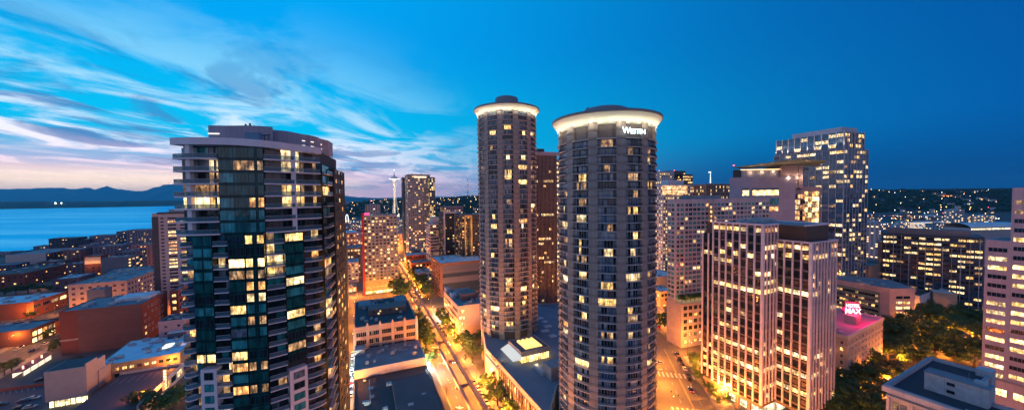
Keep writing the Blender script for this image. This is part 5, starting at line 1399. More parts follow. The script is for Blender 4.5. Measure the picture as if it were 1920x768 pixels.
for i, (pl_, (px, py, Y, f_, sd_, cc)) in enumerate(zip(LW, T_)):
    building('waterfront_block' if Y > 600 else 'lowrise_block', pl_, px, py, Y, 'L', f_, sd_, wallm=wall('lowrise paint %d' % i, cc), roofm=(roof_g, roof_d)[i % 2], fh=3.2, bay=4.2, wf=.45, hf=.42,
        pl=[('k', 8), ('n', 1.5), ('b', 1), ('y', .8), ('o', .4), ('w', .3)], kit=2, n=60)

# pale blue roofed hall, its orange lit front; deck car park and the cream box
hl_, ext = building('blue_roofed_hall', 'old two storey hall with a bright blue roof, skylight and orange lit front', 337, 661, 197, 'L', 180, 38, ang=-29, wallm=wall('ochre stone front', (.46, .32, .20), (1.6, .8, .5)), roofm=wall('bright membrane roof', (.70, .74, .80), (3, 5), var=.3, scale=.25, stain=.35), fh=4, bay=100, kit=9, par=.3)
x0, x1, _, dp, H = ext
W = Wins(hl_)
for j in range(11):
    W.add(x0+1.8+j*(x1-x0)/11.3, 0, H-2.9, 0, 1.9, 1.7, ('d', 'y', 'o', 'y', 'y', 'n', 'y', 'y', 'k', 'k', 'k')[j], 'p'); W.add(x0+1.8+j*(x1-x0)/11.3, 0, H-6.5, 0, 1.9, 2.2, rnd_pick(rr_, [('k', 2), ('n', 1), ('o', .6)]), 'p')
W.flush(30)
m = MB(); m.box(-11.5, -7.6, 12, 19.5, H+.1, H+.6); m.build('skylight', lamp('white skylight', (1, 1, .85), 1.3), hl_)
m = MB(); m.box(-3.2, -1.2, 13, 20, H+.1, H+.5); m.build('skylight', lamp('lilac skylight', (.85, .6, .8), .5), hl_)
m = MB(); m.box(-14, -6.5, 30, 35, H+.1, H+3.6); m.build('stair_house', wall('indigo stair house', (.06, .07, .12), (1.6, 1.6)), hl_)
m = MB(); m.box(-14.2, -6.3, 29.8, 35.2, H+3.6, H+3.8); m.build('stair_house_roof', roof_w, hl_)
sgn2 = empty('vertical_sign', 'tall pale lit vertical sign board on the ochre street front', 'sign', (*P(310, 722, 4.0), 0), R_(20))
zb_ = 3.2
m = MB(); m.box(-.9, .9, 0, .3, zb_, zb_+9.6); m.build('sign_box', wall('sign casing', (.15, .13, .10)), sgn2)
for i in range(6):
    m = MB(); h_ = zb_+.6+i*1.45; m.box(-.55, .55, -.06, .0, h_, h_+1.05); m.build('sign_panel', lamp('green white sign', (.85, 1, .65), 1.3), sgn2)
c = Q(83, 756, 166); 
cbx = empty('cream_box_building', 'cream windowless box on a glowing glass ground floor, bottom left', 'building', (*P(161, 686, 18.0), 0), R_(24))
wl3 = span(P(161, 686, 18.0), -114+48, 82, 18.0) if False else span(P(161, 686, 18.0), -114, 82, 18.0)
m = MB(); m.box(-wl3, 0, 0, 14, 3.2, 18); m.build('wall', wall('peach stucco', (.50, .38, .36), (30, 30)), cbx)
m = MB(); m.box(-.4, .0+.02, 0.02, 8, 18, 19.3); m.box(.03, .4, 8.0, 20, 3.2, 12.0); m.box(-10, .03, 14, 20, 3.2, 11.5); m.build('side_wall', wall('peach stucco', (.50, .38, .36)), cbx)
m = MB(); m.box(-wl3+.6, -.8, .6, 13.4, 18, 18.2); m.build('roof', roof_d, cbx)
m = MB(); m.box(-wl3+.8, -1.6, 1.6, 13, .05, 3.2); m.build('ground_floor_wall', cream, cbx); m = MB(); m.box(-wl3+.8, -.8, .6, 1.5, .05, 3.2); m.build('glass_ground_floor', lit('shop glow', (1, .78, .38), 1.9, .6), cbx)
m = MB()
for i in range(8): x_ = -wl3+.9+i*(wl3-1.6)/7; m.box(x_-.1, x_+.1, .42, .59, .05, 3.2)
m.build('mullions', frame_d, cbx)
# deck
dk = empty('parking_deck', 'open parking deck with a reddish wet floor and white ramp wall', 'parking deck', (*P(262, 715, 6), 0), R_(24))
m = MB(); m.box(-14, 12, -30, 14, 0, 6.0); m.build('deck', wall('wet maroon deck', (.11, .04, .05), (60, 60), rough=.7), dk)
m = MB()
for i in range(7): m.box(-12+i*3.2, -11.86+i*3.2, 2, 9, 6.004, 6.012)
m.build('bay_lines', paint_m, dk)
m = MB(); m.box(12.0, 12.4, -30, 14, 0, 7.2); m.box(-14, 12, 14, 14.4, 0, 7.2); m.build('parapet_wall', white_wall, dk)
for i in range(6):
    m = MB(); m.box(12.4, 12.55, -28+i*7, -23.4+i*7, 2.2, 5.2); m.build('opening', GL['y'] if i % 2 else GL['k'], dk)
# right-hand low blocks and towers ---------------------------------------------------------------
cp_, ext = building('podium_condo_tower', 'broad pale condo tower with grid windows behind the pilaster office tower', 1266, 378, 226, 'R', 1443, 7, ang=-17, wallm=wall('lilac frame concrete', (.44, .44, .50), (3.3, 3.1)), fh=3.05, bay=3.5, wf=.78, hf=.66,
    pl=[('t', 4.5), ('k', 3), ('c', 2.6), ('n', 1), ('y', .55), ('w', .5), ('o', .25)], frame=frame_w, cat='apartment tower', zb=30, kit=6, par=1.6, topskip=0) 
x0, x1, _, dp, H = ext
for i in range(20):
    m = MB(); z = H-3.6-3.05*i; m.box(x0+8, x1*.5, -1.1, -.12, z-.12, z+.12); m.build('balcony_slab', slab_m, cp_)
for x_ in (x0+.4, x0+7.4, x0+28.2, x0+32.3):
    m = MB(); m.box(x_-.6, x_+.6, -.5, -.12, 30, H+.6); m.build('pier', white_wall if x_ < 10 else wall('peach pier', (.50, .33, .26)), cp_)
W = Wins(cp_)
for i in range(19): W.add(x0+30.2, -.15, H-4.2-3.05*i, 0, 1.7, 2.1, 'y' if i % 3 != 1 else 'h', 'p')
W.flush(19)
m = MB(); m.box(x0-.3, x1*.72, -6, -.15, 0, 29); m.box(x0-.3, x1*.72, -.15, dp, 0, 29.9); m.build('podium', wall('lilac podium stone', (.38, .30, .32), (3, 3)), cp_)
W = Wins(cp_)
for i in range(6):
    for j in range(14): W.add(x0+3+j*4.2, -6.0, 26-4.4*i, 0, 2.7, 2.5, rnd_pick(rr_, [('k', 4), ('c', 1), ('w', 1.3), ('y', .7)]) if i < 5 else rnd_pick(rr_, [('h', 1), ('o', 1), ('y', 1)]), 'a')
W.flush(84)
m = MB(); m.box(x0+10, x0+40, 1.5, 6, H, H+4); m.build('penthouse', wall('blue metal penthouse', (.20, .27, .33), (2, 20)), cp_)
for i in range(6):
    L = bpy.data.lights.new('garden_lamp', 'POINT'); L.energy = 260; L.color = (1, .75, .25); L.shadow_soft_size = .2
    lo = bpy.data.objects.new('garden_lamp', L); COL.objects.link(lo); lo.parent = cp_; lo.location = (x0+4+i*5, -2.2, 31)

lt, ext = building('lantern_top_office', 'office tower with a glowing amber glass band under its roof', 1243, 347.5, 400, 'R', 1330, 26, ang=-17, wallm=wall('pale grey office stone', (.44, .43, .46)), fh=4.0, bay=3.3, wf=.6, hf=.5, pl=[('w', 2.6), ('y', 1.2), ('k', 2), ('b', 1)], cat='office tower', kit=2)
x0, x1, _, dp, H = ext
m = MB(); m.box(x0-1.2, x0+34, -1.6, -.2, H-10.5, H-.4); m.build('lantern_band', lit('amber lantern', (1, .52, .22), 1.35, .5), lt)
m = MB()
for i in range(19): m.box(x0-1.2+i*1.95-.1, x0-1.2+i*1.95+.1, -1.8, -1.62, H-10.5, H-.3)
m.box(x0-1.2, x0+34, -1.85, -1.62, H-5.7, H-5.2); m.build('lantern_frame', wall('pink frame', (.5, .36, .33)), lt)
m = MB(); m.box(x0+9, x0+33, 3, 14, H, H+6.5); m.build('penthouse', wall('white blue penthouse', (.52, .58, .66), (5, 8)), lt)
building('brown_grid_office', 'brown office block with a tight grid of lit windows beside the lantern band', 1324, 346, 395, 'R', 1372, 26, ang=-17, wallm=wall('brown grid stone', (.16, .14, .13)), fh=4.0, bay=2.8, wf=.5, hf=.7, pl=[('k', 5), ('w', 1.5), ('y', 1), ('n', 2)], cat='office block', kit=3)
eb, ext = building('far_right_office', 'farther dark topped office tower at the edge of the nearer round tower', 1236, 322, 470, 'R', 1264, 30, ang=-17, wallm=wall('pale grey office stone', (.44, .43, .46)), fh=4.0, bay=3.4, wf=.6, hf=.55, pl=[('w', 1.4), ('y', .8), ('b', 2), ('c', 2)], cat='office tower', kit=0)
beacon(eb, 1, 1, ext[4]); 
eb, ext = building('far_right_office', 'dark office tower with a lit upper terrace above the lantern building', 1250, 321, 480, 'R', 1285, 30, ang=-17, wallm=dark_m, fh=4.0, bay=3.4, wf=.7, hf=.5, pl=[('k', 3), ('b', 2), ('y', .8)], cat='office tower', kit=0)
beacon(eb, 14, 1, ext[4])
building('far_right_office', 'lower lit terrace block stepping down beside the dark topped tower', 1280, 327.5, 476, 'R', 1299, 20, ang=-17, wallm=dark_m, fh=4.0, bay=3.0, wf=.8, hf=.55, pl=[('y', 3), ('k', 2)], cat='office block', kit=0)
sp1 = empty('spire', 'thin white lit spire left of the courthouse', 'spire', (*Q(1332, 346, 430).xy, 112), 0)
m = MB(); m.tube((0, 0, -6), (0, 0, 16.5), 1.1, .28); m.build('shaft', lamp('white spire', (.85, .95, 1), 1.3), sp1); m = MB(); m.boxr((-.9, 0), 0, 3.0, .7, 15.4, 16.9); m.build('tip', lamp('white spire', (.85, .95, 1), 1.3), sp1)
lo_, ext = building('orange_corner_block', 'low orange lit block with a blue roof where the right street bends', 1238.5, 548, 302, 'R', 1265, 18, ang=-24, wallm=wall('orange tan stucco', (.48, .34, .24)), roofm=roof_w, fh=4.2, bay=4, wf=.6, hf=.55, pl=[('k', 2), ('y', 1.5), ('o', 1)], kit=2)
building('blue_roof_annex', 'blue roofed annex behind the orange lit block at the right street', 1226, 521, 352, 'R', 1270, 50, ang=-24, wallm=wall('grey stucco', (.3, .3, .33)), roofm=roof_w, fh=4.2, bay=100, kit=4)

# low institutional block right of the office tower, and the glass office behind
s1 = 30
ib, ext = building('green_band_block', 'long low block with a green glass band wall and rosy end wall', 1668, 540.5, 238, 'L', 1545, 30, ang=-38, wallm=wall('grey green panels', (.20, .22, .21), (1.6, 3.4)), roofm=roof_g, fh=3.7, bay=2.6, wf=.9, hf=.42, pl=[('k', 3), ('n', 2), ('y', 2.2), ('d', 1.5)], cat='institutional building', kit=6, sidepl='none', topskip=0) if False else (None, None)
c = Q(1668, 540.5, 240); H = c.z
ib = empty('green_band_block', 'long low block with a green glass band wall and rosy end wall', 'institutional building', (c.x, c.y, 0), R_(0))
# two wings meeting at the corner: the long wall runs left and away, the end wall runs right
pl_ = P(1560, 521, H); pr_ = P(1716, 540, H); a = Vector(pl_)-c.xy; b_ = Vector(pr_)-c.xy
backv = Vector(dirv(20).xy)*26
m = MB(); m.prism([(0, 0), (b_.x, b_.y), (b_.x+backv.x, b_.y+backv.y), (a.x+backv.x, a.y+backv.y), (a.x, a.y)], 0, H); m.build('wall', chp, ib)
m = MB(); cc_ = Vector((8, 10)); m.prism([tuple(Vector(p_)+(cc_-Vector(p_)).normalized()*1.0) for p_ in [(0, 0), (b_.x, b_.y), (b_.x+backv.x, b_.y+backv.y), (a.x+backv.x, a.y+backv.y), (a.x, a.y)]], H, H+.12); m.build('roof', roof_g, ib)
u = a.normalized(); an_ = math.atan2(-u.y, -u.x); n_ = Vector((-u.y, u.x)); n_ = n_ if n_.y < 0 else -n_
m = MB(); p0, p1 = u*5.0, u*(a.length-.5); m.prism([tuple(p0+n_*.25), tuple(p0), tuple(p1), tuple(p1+n_*.25)], 1, H-4.0); m.build('green_band_wall', wall('grey green panels', (.16, .20, .18), (1.6, 3.4)), ib)
W = Wins(ib)
for i in range(7):
    for j in range(14):
        p_ = u*(6.5+j*(a.length-8)/13.5)+n_*.27
        W.add(p_.x, p_.y, H-7.0-3.7*i, an_, (a.length-8)/14, 1.6, rnd_pick(rr_, [('k', 3), ('n', 2), ('d', 2), ('y', 2.4 if j > 8 else .9)]), 'r')
v_ = b_.normalized(); an2 = math.atan2(v_.y, v_.x)
for i in range(7):
    for q in (.38, .68):
        p_ = b_*q+Vector((v_.y, -v_.x))*.03; W.add(p_.x, p_.y, H-6.4-3.7*i, an2, b_.length*.25, 1.8, ('k', 'y', 'h', 'o', 'y', 'k', 'k')[i] if q > .5 or i < 5 else 'k', 'r')
W.flush(100)
roof_kit(ib, -12, 8, 6, 22, H+.12, 5, 9)
s1 = sidepx(1650, 437, 300, -24, 1640)
go, ext = building('glass_block_office', 'wide glass office block with white mullion lines and many lit floors', 1655, 437, 300, 'R', 1846, 26, ang=46, wallm=wall('slate glass wall', (.05, .07, .10), (1.5, 4.1)), roofm=roof_g, fh=4.15, bay=4.1, wf=.9, hf=.42,
    pl=[('k', 4), ('b', 2), ('y', 1.4), ('w', 2.2), ('c', .6)], rowpl=lambda i: [('w', [2, 2, 3, .6, 2.6, 1, 2.6, .8, .8, 2, 1.2, 3, 3, 4, 4][i % 15]), ('y', [1, 1, 1.5, .4, 1, 1, 1, .5, .5, 1, 1, 1, 1.4, 2, 2][i % 15]), ('k', 2.2), ('b', 1.4), ('d', .4)],
    style='r', cat='office block', kit=8, par=.5)
x0, x1, _, dp, H = ext
for i in range(12):
    m = MB(); x_ = x0+2+i*(x1-4)/11; m.box(x_-.18, x_+.18, -.75, -.1, 3, H-(9 if 2 < i < 10 else .5)); m.build('mullion_fin', fin if i % 2 else steel, go)
m = MB(); m.box(x0+3, x1-6, 4, 18, H, H+4.4); m.build('plant_screen', wall('brown grey screen', (.20, .18, .19), (2, 20)), go)
m = MB(); m.box(x0-2.5, x0+.0-.15, 2, 22, 0, H-8); m.build('side_core', wall('warm brown core', (.24, .18, .16), (30, 4)), go)
hb, ext = building('white_box_building', 'small white windowless building with a dark flat roof among the trees', 1725, 556, 262, 'R', 1777, 16, ang=-26, wallm=wall('lilac white stucco', (.50, .46, .50)), roofm=roof_d, fh=5, bay=100, kit=3)
building('white_box_building', 'pale box with bluish roof tucked behind the white windowless one', 1762, 541, 285, 'R', 1800, 12, ang=-26, wallm=wall('lilac white stucco', (.50, .46, .50)), roofm=roof_w, fh=5, bay=100, kit=1)
building('orange_side_shed', 'low shed with a pale roof and orange lit side near the glass office', 1795, 553, 262, 'R', 1822, 12, ang=-50, wallm=wall('orange tan stucco', (.48, .34, .24)), roofm=roof_w, fh=5, bay=100, kit=1)
go2, ext = building('lit_garage', 'small orange lit garage opening between the glass towers', 1628, 500, 292, 'R', 1656, 10, ang=-24, wallm=wall('warm brown core', (.24, .18, .16)), fh=4, bay=100, kit=0)
m = MB(); m.box(1, ext[1]-.5, -.1, -.02, ext[4]-18, ext[4]-13); m.build('lit_opening', lamp('garage glow', (1, .42, .06), .9), go2)

# hotel with the red neon roof sign
c = Q(1589, 632, 165); H = c.z
s2 = None
nh = empty('neon_sign_hotel', 'cream hotel with punched windows under a red lit flat roof', 'hotel', (c.x, c.y, 0), R_(29))
wr = span((c.x, c.y), 61, 1656, H); wlft = 22.0
sgp = Vector(P(1598, 604, H+.1))-c.xy; sgl = (math.cos(R_(29))*sgp.x+math.sin(R_(29))*sgp.y, -math.sin(R_(29))*sgp.x+math.cos(R_(29))*sgp.y); print('neon local', sgl, wr)
m = MB(); m.box(0, wr, 0, wlft, 0, H); m.build('wall', wall('cream hotel brick', (.46, .35, .31), (.6, .25, .5), joint=.88), nh)
m = MB(); m.box(.5, wr-.5, .5, wlft-.5, H, H+.1); m.build('roof', wall('matt grey roof', (.30, .24, .25)), nh)
m = MB(); parapet(m, -.25, wr+.25, -.25, wlft+.25, H-.9, 1.6, .55); m.build('cornice', wall('pale hotel cornice', (.55, .45, .44)), nh)
m = MB(); m.box(-.12, wr+.12, -.12, -.01, H-5.2, H-4.8); m.box(-.12, -.01, -.01, wlft, H-5.2, H-4.8); m.build('string_course', wall('pale hotel cornice', (.55, .45, .44)), nh)
W = Wins(nh, frame=frame_w)
for i in range(8):
    for j in range(11):
        W.add(1.7+j*(wr-3.4)/10, 0, H-3.2-3.3*i, 0, 1.15 if j % 3 else .7, 1.8, rnd_pick(rr_, [('k', 7), ('n', 1), ('y', .3)]), 'q')
    for j in range(7): W.add(0, 2+j*2.9, H-3.2-3.3*i, -math.pi/2, 1.25, 1.8, rnd_pick(rr_, [('k', 4), ('y', 1.5), ('h', .4), ('n', 1)]), 'q')
W.flush(100)
m = MB(); m.box(sgl[0]-3.4, sgl[0]+3.4, sgl[1]-2.5, sgl[1]+2.5, H+.1, H+4.6); m.build('sign_plinth', wall('cream hotel brick', (.46, .35, .31)), nh)
m = MB(); m.tube((1, 8, H+.9), (9, 6.2, H+.9), .45); m.tube((1.2, 5, H+.7), (5, 3.4, H+.7), .35); m.cyl(2, 3, H+.1, H+1.4, .8); m.build('duct', unit_m, nh)
ns = empty('roof_neon_sign', 'red neon two line sign standing on the hotel roof plinth', 'sign', (c.x+sgp.x, c.y+sgp.y, H+4.7), R_(-16))
rw = lamp('neon white pink', (1, .62, .66), 3.2); rr2 = lamp('neon red', (1, .004, .06), .8)
text('HOTEL', 2.5, rw, ns, (0, -.3, 3.9), (math.pi/2, 0, 0), bold=.05, name='letters', sx=.78); text('MAX', 3.9, rw, ns, (0, -.3, .5), (math.pi/2, 0, 0), bold=.07, name='letters', sx=.84)
m = MB()
for i in range(9): m.box(-3.2, 3.2, 0, .08, .1+i*.78, .34+i*.78)
for x_ in (-3.25, -1.1, 1.1, 3.1): m.box(x_, x_+.14, .09, .2, -.1, 6.9)
m.build('neon_backing', rr2, ns)
m = MB(); m.box(-3.3, -3.1, .3, 2.6, 0, 6.5); m.box(3.1, 3.3, .3, 2.6, 0, 6.5); m.box(-3.1, 3.1, 2.4, 2.6, 0, 6.5); m.build('sign_frame', rail, ns)
for (x_, y_, z_, e_) in ((0, -2.2, 3.5, 3500), (0, -6, 2.6, 2200), (6.5, -1, 3, 3800), (12, 2, 4, 3000), (-4, 2, 2, 1400)):
    L = bpy.data.lights.new('neon_spill', 'POINT'); L.energy = e_; L.color = (1, .0, .10); L.shadow_soft_size = 1.0
    lo = bpy.data.objects.new('neon_spill', L); COL.objects.link(lo); lo.parent = ns; lo.location = (x_, y_, z_)

# pink office tower at the right edge
c = Q(1848, 449, 148)
pk_ = empty('rosy_office_tower', 'rosy stone office tower with ribbon windows at the right edge', 'office tower', (c.x, c.y, 0), R_(25))
# local x right and away, local -y towards the camera
Hp = c.z; Hq = 101.5
rosy = wall('rosy stone', (.42, .31, .33), (4, 4), var=.07); rosy2 = wall('rosy tower stone', (.50, .36, .40), (2.2, 4.0), var=.06)
y1 = -2.2
m = MB(); m.box(0, 18, -6.2, 0, 20, Hp); m.box(.0, 24, -30, -6.2, 20, Hq); m.build('wall', rosy2, pk_)
m = MB(); m.box(-.6, 24, -32, .6, 19.3, 20); m.build('ledge', wall('grey ledge', (.25, .22, .24)), pk_)
m = MB(); m.box(-.3, 24, -34, .3, 0, 19.3); m.build('base_wall', rosy2, pk_)
W = Wins(pk_, frame=rosy2); rp = random.Random(77)
pinkrows = 'kyykhyykkkyhykyyk'
for i in range(17):
    z = Hp-4.0-3.85*i
    W.add(0, -3.2, z, -math.pi/2, 4.9, 1.75, 'k' if i in (0, 3, 4, 5, 9, 11) else rnd_pick(rp, [('y', 2), ('h', 2), ('w', 1), ('k', .6)]), 'r')
for i in range(21):
    z = Hq-6.0-3.85*i
    W.add(0, -8.9, z, -math.pi/2, 4.0, 1.75, rnd_pick(rp, [('y', 2), ('h', 1.4), ('w', 1), ('k', 2.2)]) if i > 1 else 'd', 'r')
    for j in range(3): W.add(0, -13.5-j*4.6, z, -math.pi/2, 4.3, 3.0, rnd_pick(rp, [('k', 4), ('b', 2), ('y', .9), ('d', 1)]), 'x')
for j in range(8): W.add(-.3, -1-j*4.3, 14.5, -math.pi/2, 3.0, 3.2, rnd_pick(rp, [('h', 2), ('y', 2), ('o', 1)]), 'a'); W.add(-.3, -1-j*4.3, 4, -math.pi/2, 3.6, 4.4, 'h' if j % 2 else 'y', 'p')
for i in range(8):
    for j in range(5): W.add(3+j*3.6, -6.22+14.3, 0, math.pi, 1, 1, 'k', 'p') if False else None
W.flush(100)
m = MB(); m.box(1, 17, -5, -1, Hp, Hp+.2); m.box(1, 23, -29, -7.2, Hq, Hq+.2); m.build('roof', roof_g, pk_)

# old white building bottom right, seen from above
zR = 42.0
Lc = Vector(P(1664, 720, zR)); Fc = Vector(P(1746.5, 668.5, zR)); 
u = (Fc-Lc).normalized(); rot_ = math.atan2(u.y, u.x); v = Vector((u.y, -u.x))   # v: towards the camera-right
ow = empty('white_corner_building', 'old white stone building with a deep parapet and a weathered roof house, bottom right', 'building', (Lc.x, Lc.y, 0), rot_)
Lw = (Fc-Lc).length; Dw = 34.0
stone_w = wall('old white stone', (.50, .44, .44), (1.4, .7, .5), joint=.88, stain=.15); pst = wall('pale parapet stone', (.46, .45, .50), (2.4, 2), stain=.2)
q_ = Vector(P(1813, 738, zR))-Lc; xw = q_.x*u.x+q_.y*u.y; q_ = Vector(P(1854, 704, zR))-Lc; yw = q_.x*(-u.y)+q_.y*u.x; print('wing', xw, yw)
m = MB(); m.box(0, Lw, yw, 0, 0, zR-1.2); m.box(0, xw, -Dw, yw, 0, zR-1.2); m.build('wall', stone_w, ow)
m = MB(); m.box(-.7, .2, -Dw-.5, .5, zR-1.0, zR); m.box(.2, Lw+.5, -.4, .5, zR-1.0, zR); m.box(Lw-.4, Lw+.5, yw-.3, -.4, zR-1, zR); m.box(xw, Lw-.4, yw-.3, yw+.5, zR-1, zR); m.box(xw-.7, xw, -Dw-.5, yw+.5, zR-1, zR)
m.box(-1.1, -.7, -Dw-.5, .5, zR-1.9, zR-.35); m.box(-1.1, Lw+.5, .5, .9, zR-1.9, zR-.35); m.box(-.9, .0, -Dw, 0, zR-3.2, zR-2.7); m.build('parapet', pst, ow)
m = MB(); m.box(.2, Lw-.4, yw+.5, -.4, zR-1.2, zR-1.0); m.box(.2, xw-.7, -Dw, yw+.5, zR-1.2, zR-1.0); m.build('roof', roof_d, ow)
# roof house near the right side
p0 = Vector(P(1733, 703, zR+3))-Lc; loc = (p0.x*u.x+p0.y*u.y, p0.x*(-u.y)+p0.y*u.x)
hx, hy = loc; hw_ = wall('weathered white paint', (.40, .40, .44), (40, 40), var=.4, scale=.8, stain=.45)
E_r = Vector(P(1798, 717, zR+3))-Lc; le = (E_r.x*u.x+E_r.y*u.y, E_r.x*(-u.y)+E_r.y*u.x)
print('roof house', loc, le, 'L', Lw)
m = MB(); m.box(hx, hx+4.8, hy-11.5, hy, zR-1.0, zR+4.2); m.build('roof_house', hw_, ow)
m = MB(); m.box(hx-.15, hx+4.95, hy-11.65, hy+.15, zR+4.2, zR+4.4); m.build('roof_house_roof', roof_g, ow)
m = MB(); m.box(hx+2.4, hx+4.4, hy-10.8, hy-8.5, zR+4.4, zR+5.0); m.build('roof_unit', unit_m, ow)
m = MB(); m.tube((hx+3, hy-7.6, zR+4.4), (hx+3, hy-7.6, zR+7), .04); m.tube((hx+2.6, hy-7.6, zR+6.4), (hx+3.4, hy-7.6, zR+6.6), .03); m.build('aerial', steel, ow)
W = Wins(ow, frame=frame_d)
W.add(hx, hy-5.0, zR+2.7, -math.pi/2, 1.5, .9, 'k', 'p'); W.add(hx, hy-5.0, zR+.5, -math.pi/2, 1.5, .9, 'k', 'p')
for i in range(9):
    for j in range(7):
        for q in (-.8, .8): W.add(0, -2.6-j*4.7+q*1.0, zR-5.6-4.4*i, -math.pi/2, 1.25, 2.2, rnd_pick(rp, [('n', 2), ('k', 1.2), ('d', 1.5), ('c', 1)]), 'a')
W.flush(70)
for j in range(8):
    m = MB(); m.box(-.35, -.02, -.6-j*4.7, .0-j*4.7+.1, 0, zR-3.2); m.build('pilaster', stone_w, ow)
# raised block at the far right corner and the light well wall
m = MB(); m.box(Lw-5, Lw+.4, -17.5, -13, zR-8, zR+1.2) if False else m.box(Lw-3.2, Lw+.9, yw-.6, yw+2.6, 0, zR+1.2); m.build('corner_tower', pst, ow)
p0 = Vector(P(1812, 742, zR))-Lc; lw_ = (p0.x*u.x+p0.y*u.y, p0.x*(-u.y)+p0.y*u.x)
WL = Wins(ow); [WL.add(xw+3.2+3.8*i, yw, zR-3.0-q*4, 0, 1.6, 2.0, 'k', 'p') for i in range(3) for q in range(3)]; WL.flush(9)
m = MB(); m.cyl(6, -19, zR-1, zR-.2, .5, n=10); m.cyl(4.5, -26, zR-1, zR-.3, .4, n=10); m.box(2, 3, -15, -14, zR-1, zR-.5); m.build('vent', unit_m, ow)

# =================================================================== THE NEEDLE TOWER
nx_, ny_ = Q(740, 372, 1150).x, 1150.0
nd = empty('observation_tower', 'slender white lit observation tower with a saucer top on three curved legs', 'tower', (nx_, ny_, 8))
nw_m = wall('needle white paint', (.75, .72, .68))
def rleg(z):  # distance of a leg pair from the axis
    if z < 115: return 3.6+13.5*((115-z)/115)**1.55
    return 3.6+5.5*((z-115)/40)**1.4
for q in range(3):
    a = math.radians(20+120*q)
    for sgn_ in (-1, 1):
        m = MB(); pr_ = None
        for i in range(22):
            z = 152*i/21; r = rleg(z); off = sgn_*(1.0+1.7*abs(z-115)/115)
            p_ = (r*math.cos(a)-off*math.sin(a), r*math.sin(a)+off*math.cos(a), z)
            if pr_: m.tube(pr_, p_, .72, .72, 6)
            pr_ = p_
        m.build('leg', nw_m, nd)
m = MB(); m.cyl(0, 0, 0, 150, 1.6, n=6); m.build('core', lit('core glow', (1, .74, .40), 1.1, .5), nd)
m = MB(); m.ring([(3, 148), (9, 151), (16.8, 154.5), (16.8, 156), (11, 157), (10.4, 160.2), (12.2, 160.8), (9, 162.5), (4.5, 164), (2.2, 168), (1.6, 172), (.4, 176)], 40); m.build('saucer', nw_m, nd, True)
m = MB(); m.ring([(10.7, 157.1), (10.2, 160.1)], 40); m.build('window_band', lamp('saucer windows', (1, .70, .32), 2.2), nd)
m = MB(); m.ring([(16.9, 154.6), (16.9, 155.9)], 40); m.build('rim_light', lamp('saucer rim', (1, .93, .75), 2.6), nd)
m = MB(); m.tube((0, 0, 174), (0, 0, 186), .7, .3); m.build('spire', nw_m, nd)
m = MB(); m.cyl(0, 0, 184.5, 187, .9, n=8); m.build('beacon_lamp', lamp('needle beacon', (.7, .85, 1), 5), nd)
m = MB(); m.ring([(9, 29.5), (14.2, 30), (14.4, 33), (11, 34), (0, 34.2)], 24); m.build('lower_deck', lamp('lower deck glow', (1, .92, .82), 1.8), nd)
for (x_, y_, z_, e_) in ((0, -34, 60, 30000), (10, -26, 110, 16000), (-18, -22, 128, 16000), (16, -22, 140, 16000)):
    L = bpy.data.lights.new('tower_floodlight', 'POINT'); L.energy = e_; L.color = (1, .9, .82); L.shadow_soft_size = 2
    lo = bpy.data.objects.new('tower_floodlight', L); COL.objects.link(lo); lo.parent = nd; lo.location = (x_, y_, z_)
# white lit arches of the science park
WORDS = ['first', 'second', 'third', 'fourth', 'fifth', 'sixth', 'seventh', 'eighth', 'ninth', 'tenth', 'eleventh', 'twelfth', 'thirteenth', 'fourteenth', 'fifteenth', 'sixteenth', 'seventeenth', 'eighteenth', 'nineteenth', 'twentieth']
for i in range(5):
    c = Q(625+i*6.4, 417, 1230+i*10)
    ar_ = empty('lit_arch', '%s white lit pointed arch from the left beside the dark fin wall' % WORDS[i], 'arch', (c.x, c.y, max(0, c.z-2)), 0, 'white lit arches')
    m = MB()
    for off in (0, 2.4):
        pv_ = None
        for q in range(17):
            a = math.pi*q/16; hgt = 28*(math.sin(a)**.7); p_ = (5.2*math.cos(a), off, 4+hgt)
            if pv_: m.tube(pv_, p_, .62, .62, 5)
            pv_ = p_
    m.tube((-5.2, 0, 0), (-5.2, 0, 6), .6); m.tube((5.2, 0, 0), (5.2, 0, 6), .6); m.tube((-5.2, 2.4, 16), (5.2, 2.4, 16), .35)
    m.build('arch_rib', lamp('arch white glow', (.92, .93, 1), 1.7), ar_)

# =================================================================== HILLS: houses, woods, lamps
def leafclump(m, x, y, z, r, h, rnd, mi=0, n=7):
    b = len(m.v); m.v.append((x+rnd.uniform(-.2, .2)*r, y, z+h))
    for k_ in range(2):
        for q in range(n):
            a = 2*math.pi*q/n+k_; rr = r*(rnd.uniform(.6, 1.1) if k_ else rnd.uniform(.5, .85)); m.v.append((x+rr*math.cos(a), y+rr*math.sin(a), z+h*(.12+.5*(1-k_))*rnd.uniform(.8, 1.2)))
    for q in range(n):
        j = (q+1) % n; m.f.append((b, b+1+q, b+1+j)); m.f.append((b+1+q, b+1+n+q, b+1+n+j, b+1+j)); m.m += [mi, mi]
rh = random.Random(99)
wood2 = wall('hill woods foliage', (.018, .040, .022), rough=.95, var=.6, scale=.05)
m = MB()
for i in range(2600):
    px = rh.uniform(600, 930); Y = rh.uniform(1500, 3300); x = (px-960)/F*Y
    z = terrain(x, Y)
    if z < 8: continue
    leafclump(m, x, Y, z-1, rh.uniform(5, 11), rh.uniform(8, 19), rh)
tag(m.build('hillside_woods', wood2), kind='stuff')
m = MB()
for i in range(2800):
    px = rh.uniform(1600, 1960); Y = rh.uniform(1300, 3200); x = (px-960)/F*Y
    z = terrain(x, Y)
    if z < 12: continue
    leafclump(m, x, Y, z-1, rh.uniform(6, 13), rh.uniform(9, 20), rh)
tag(m.build('ridge_woods', wood2), kind='stuff')
HCOL = [((.45, .42, .40), 'pale'), ((.28, .20, .16), 'brown'), ((.20, .24, .30), 'blue grey')]
protos = []
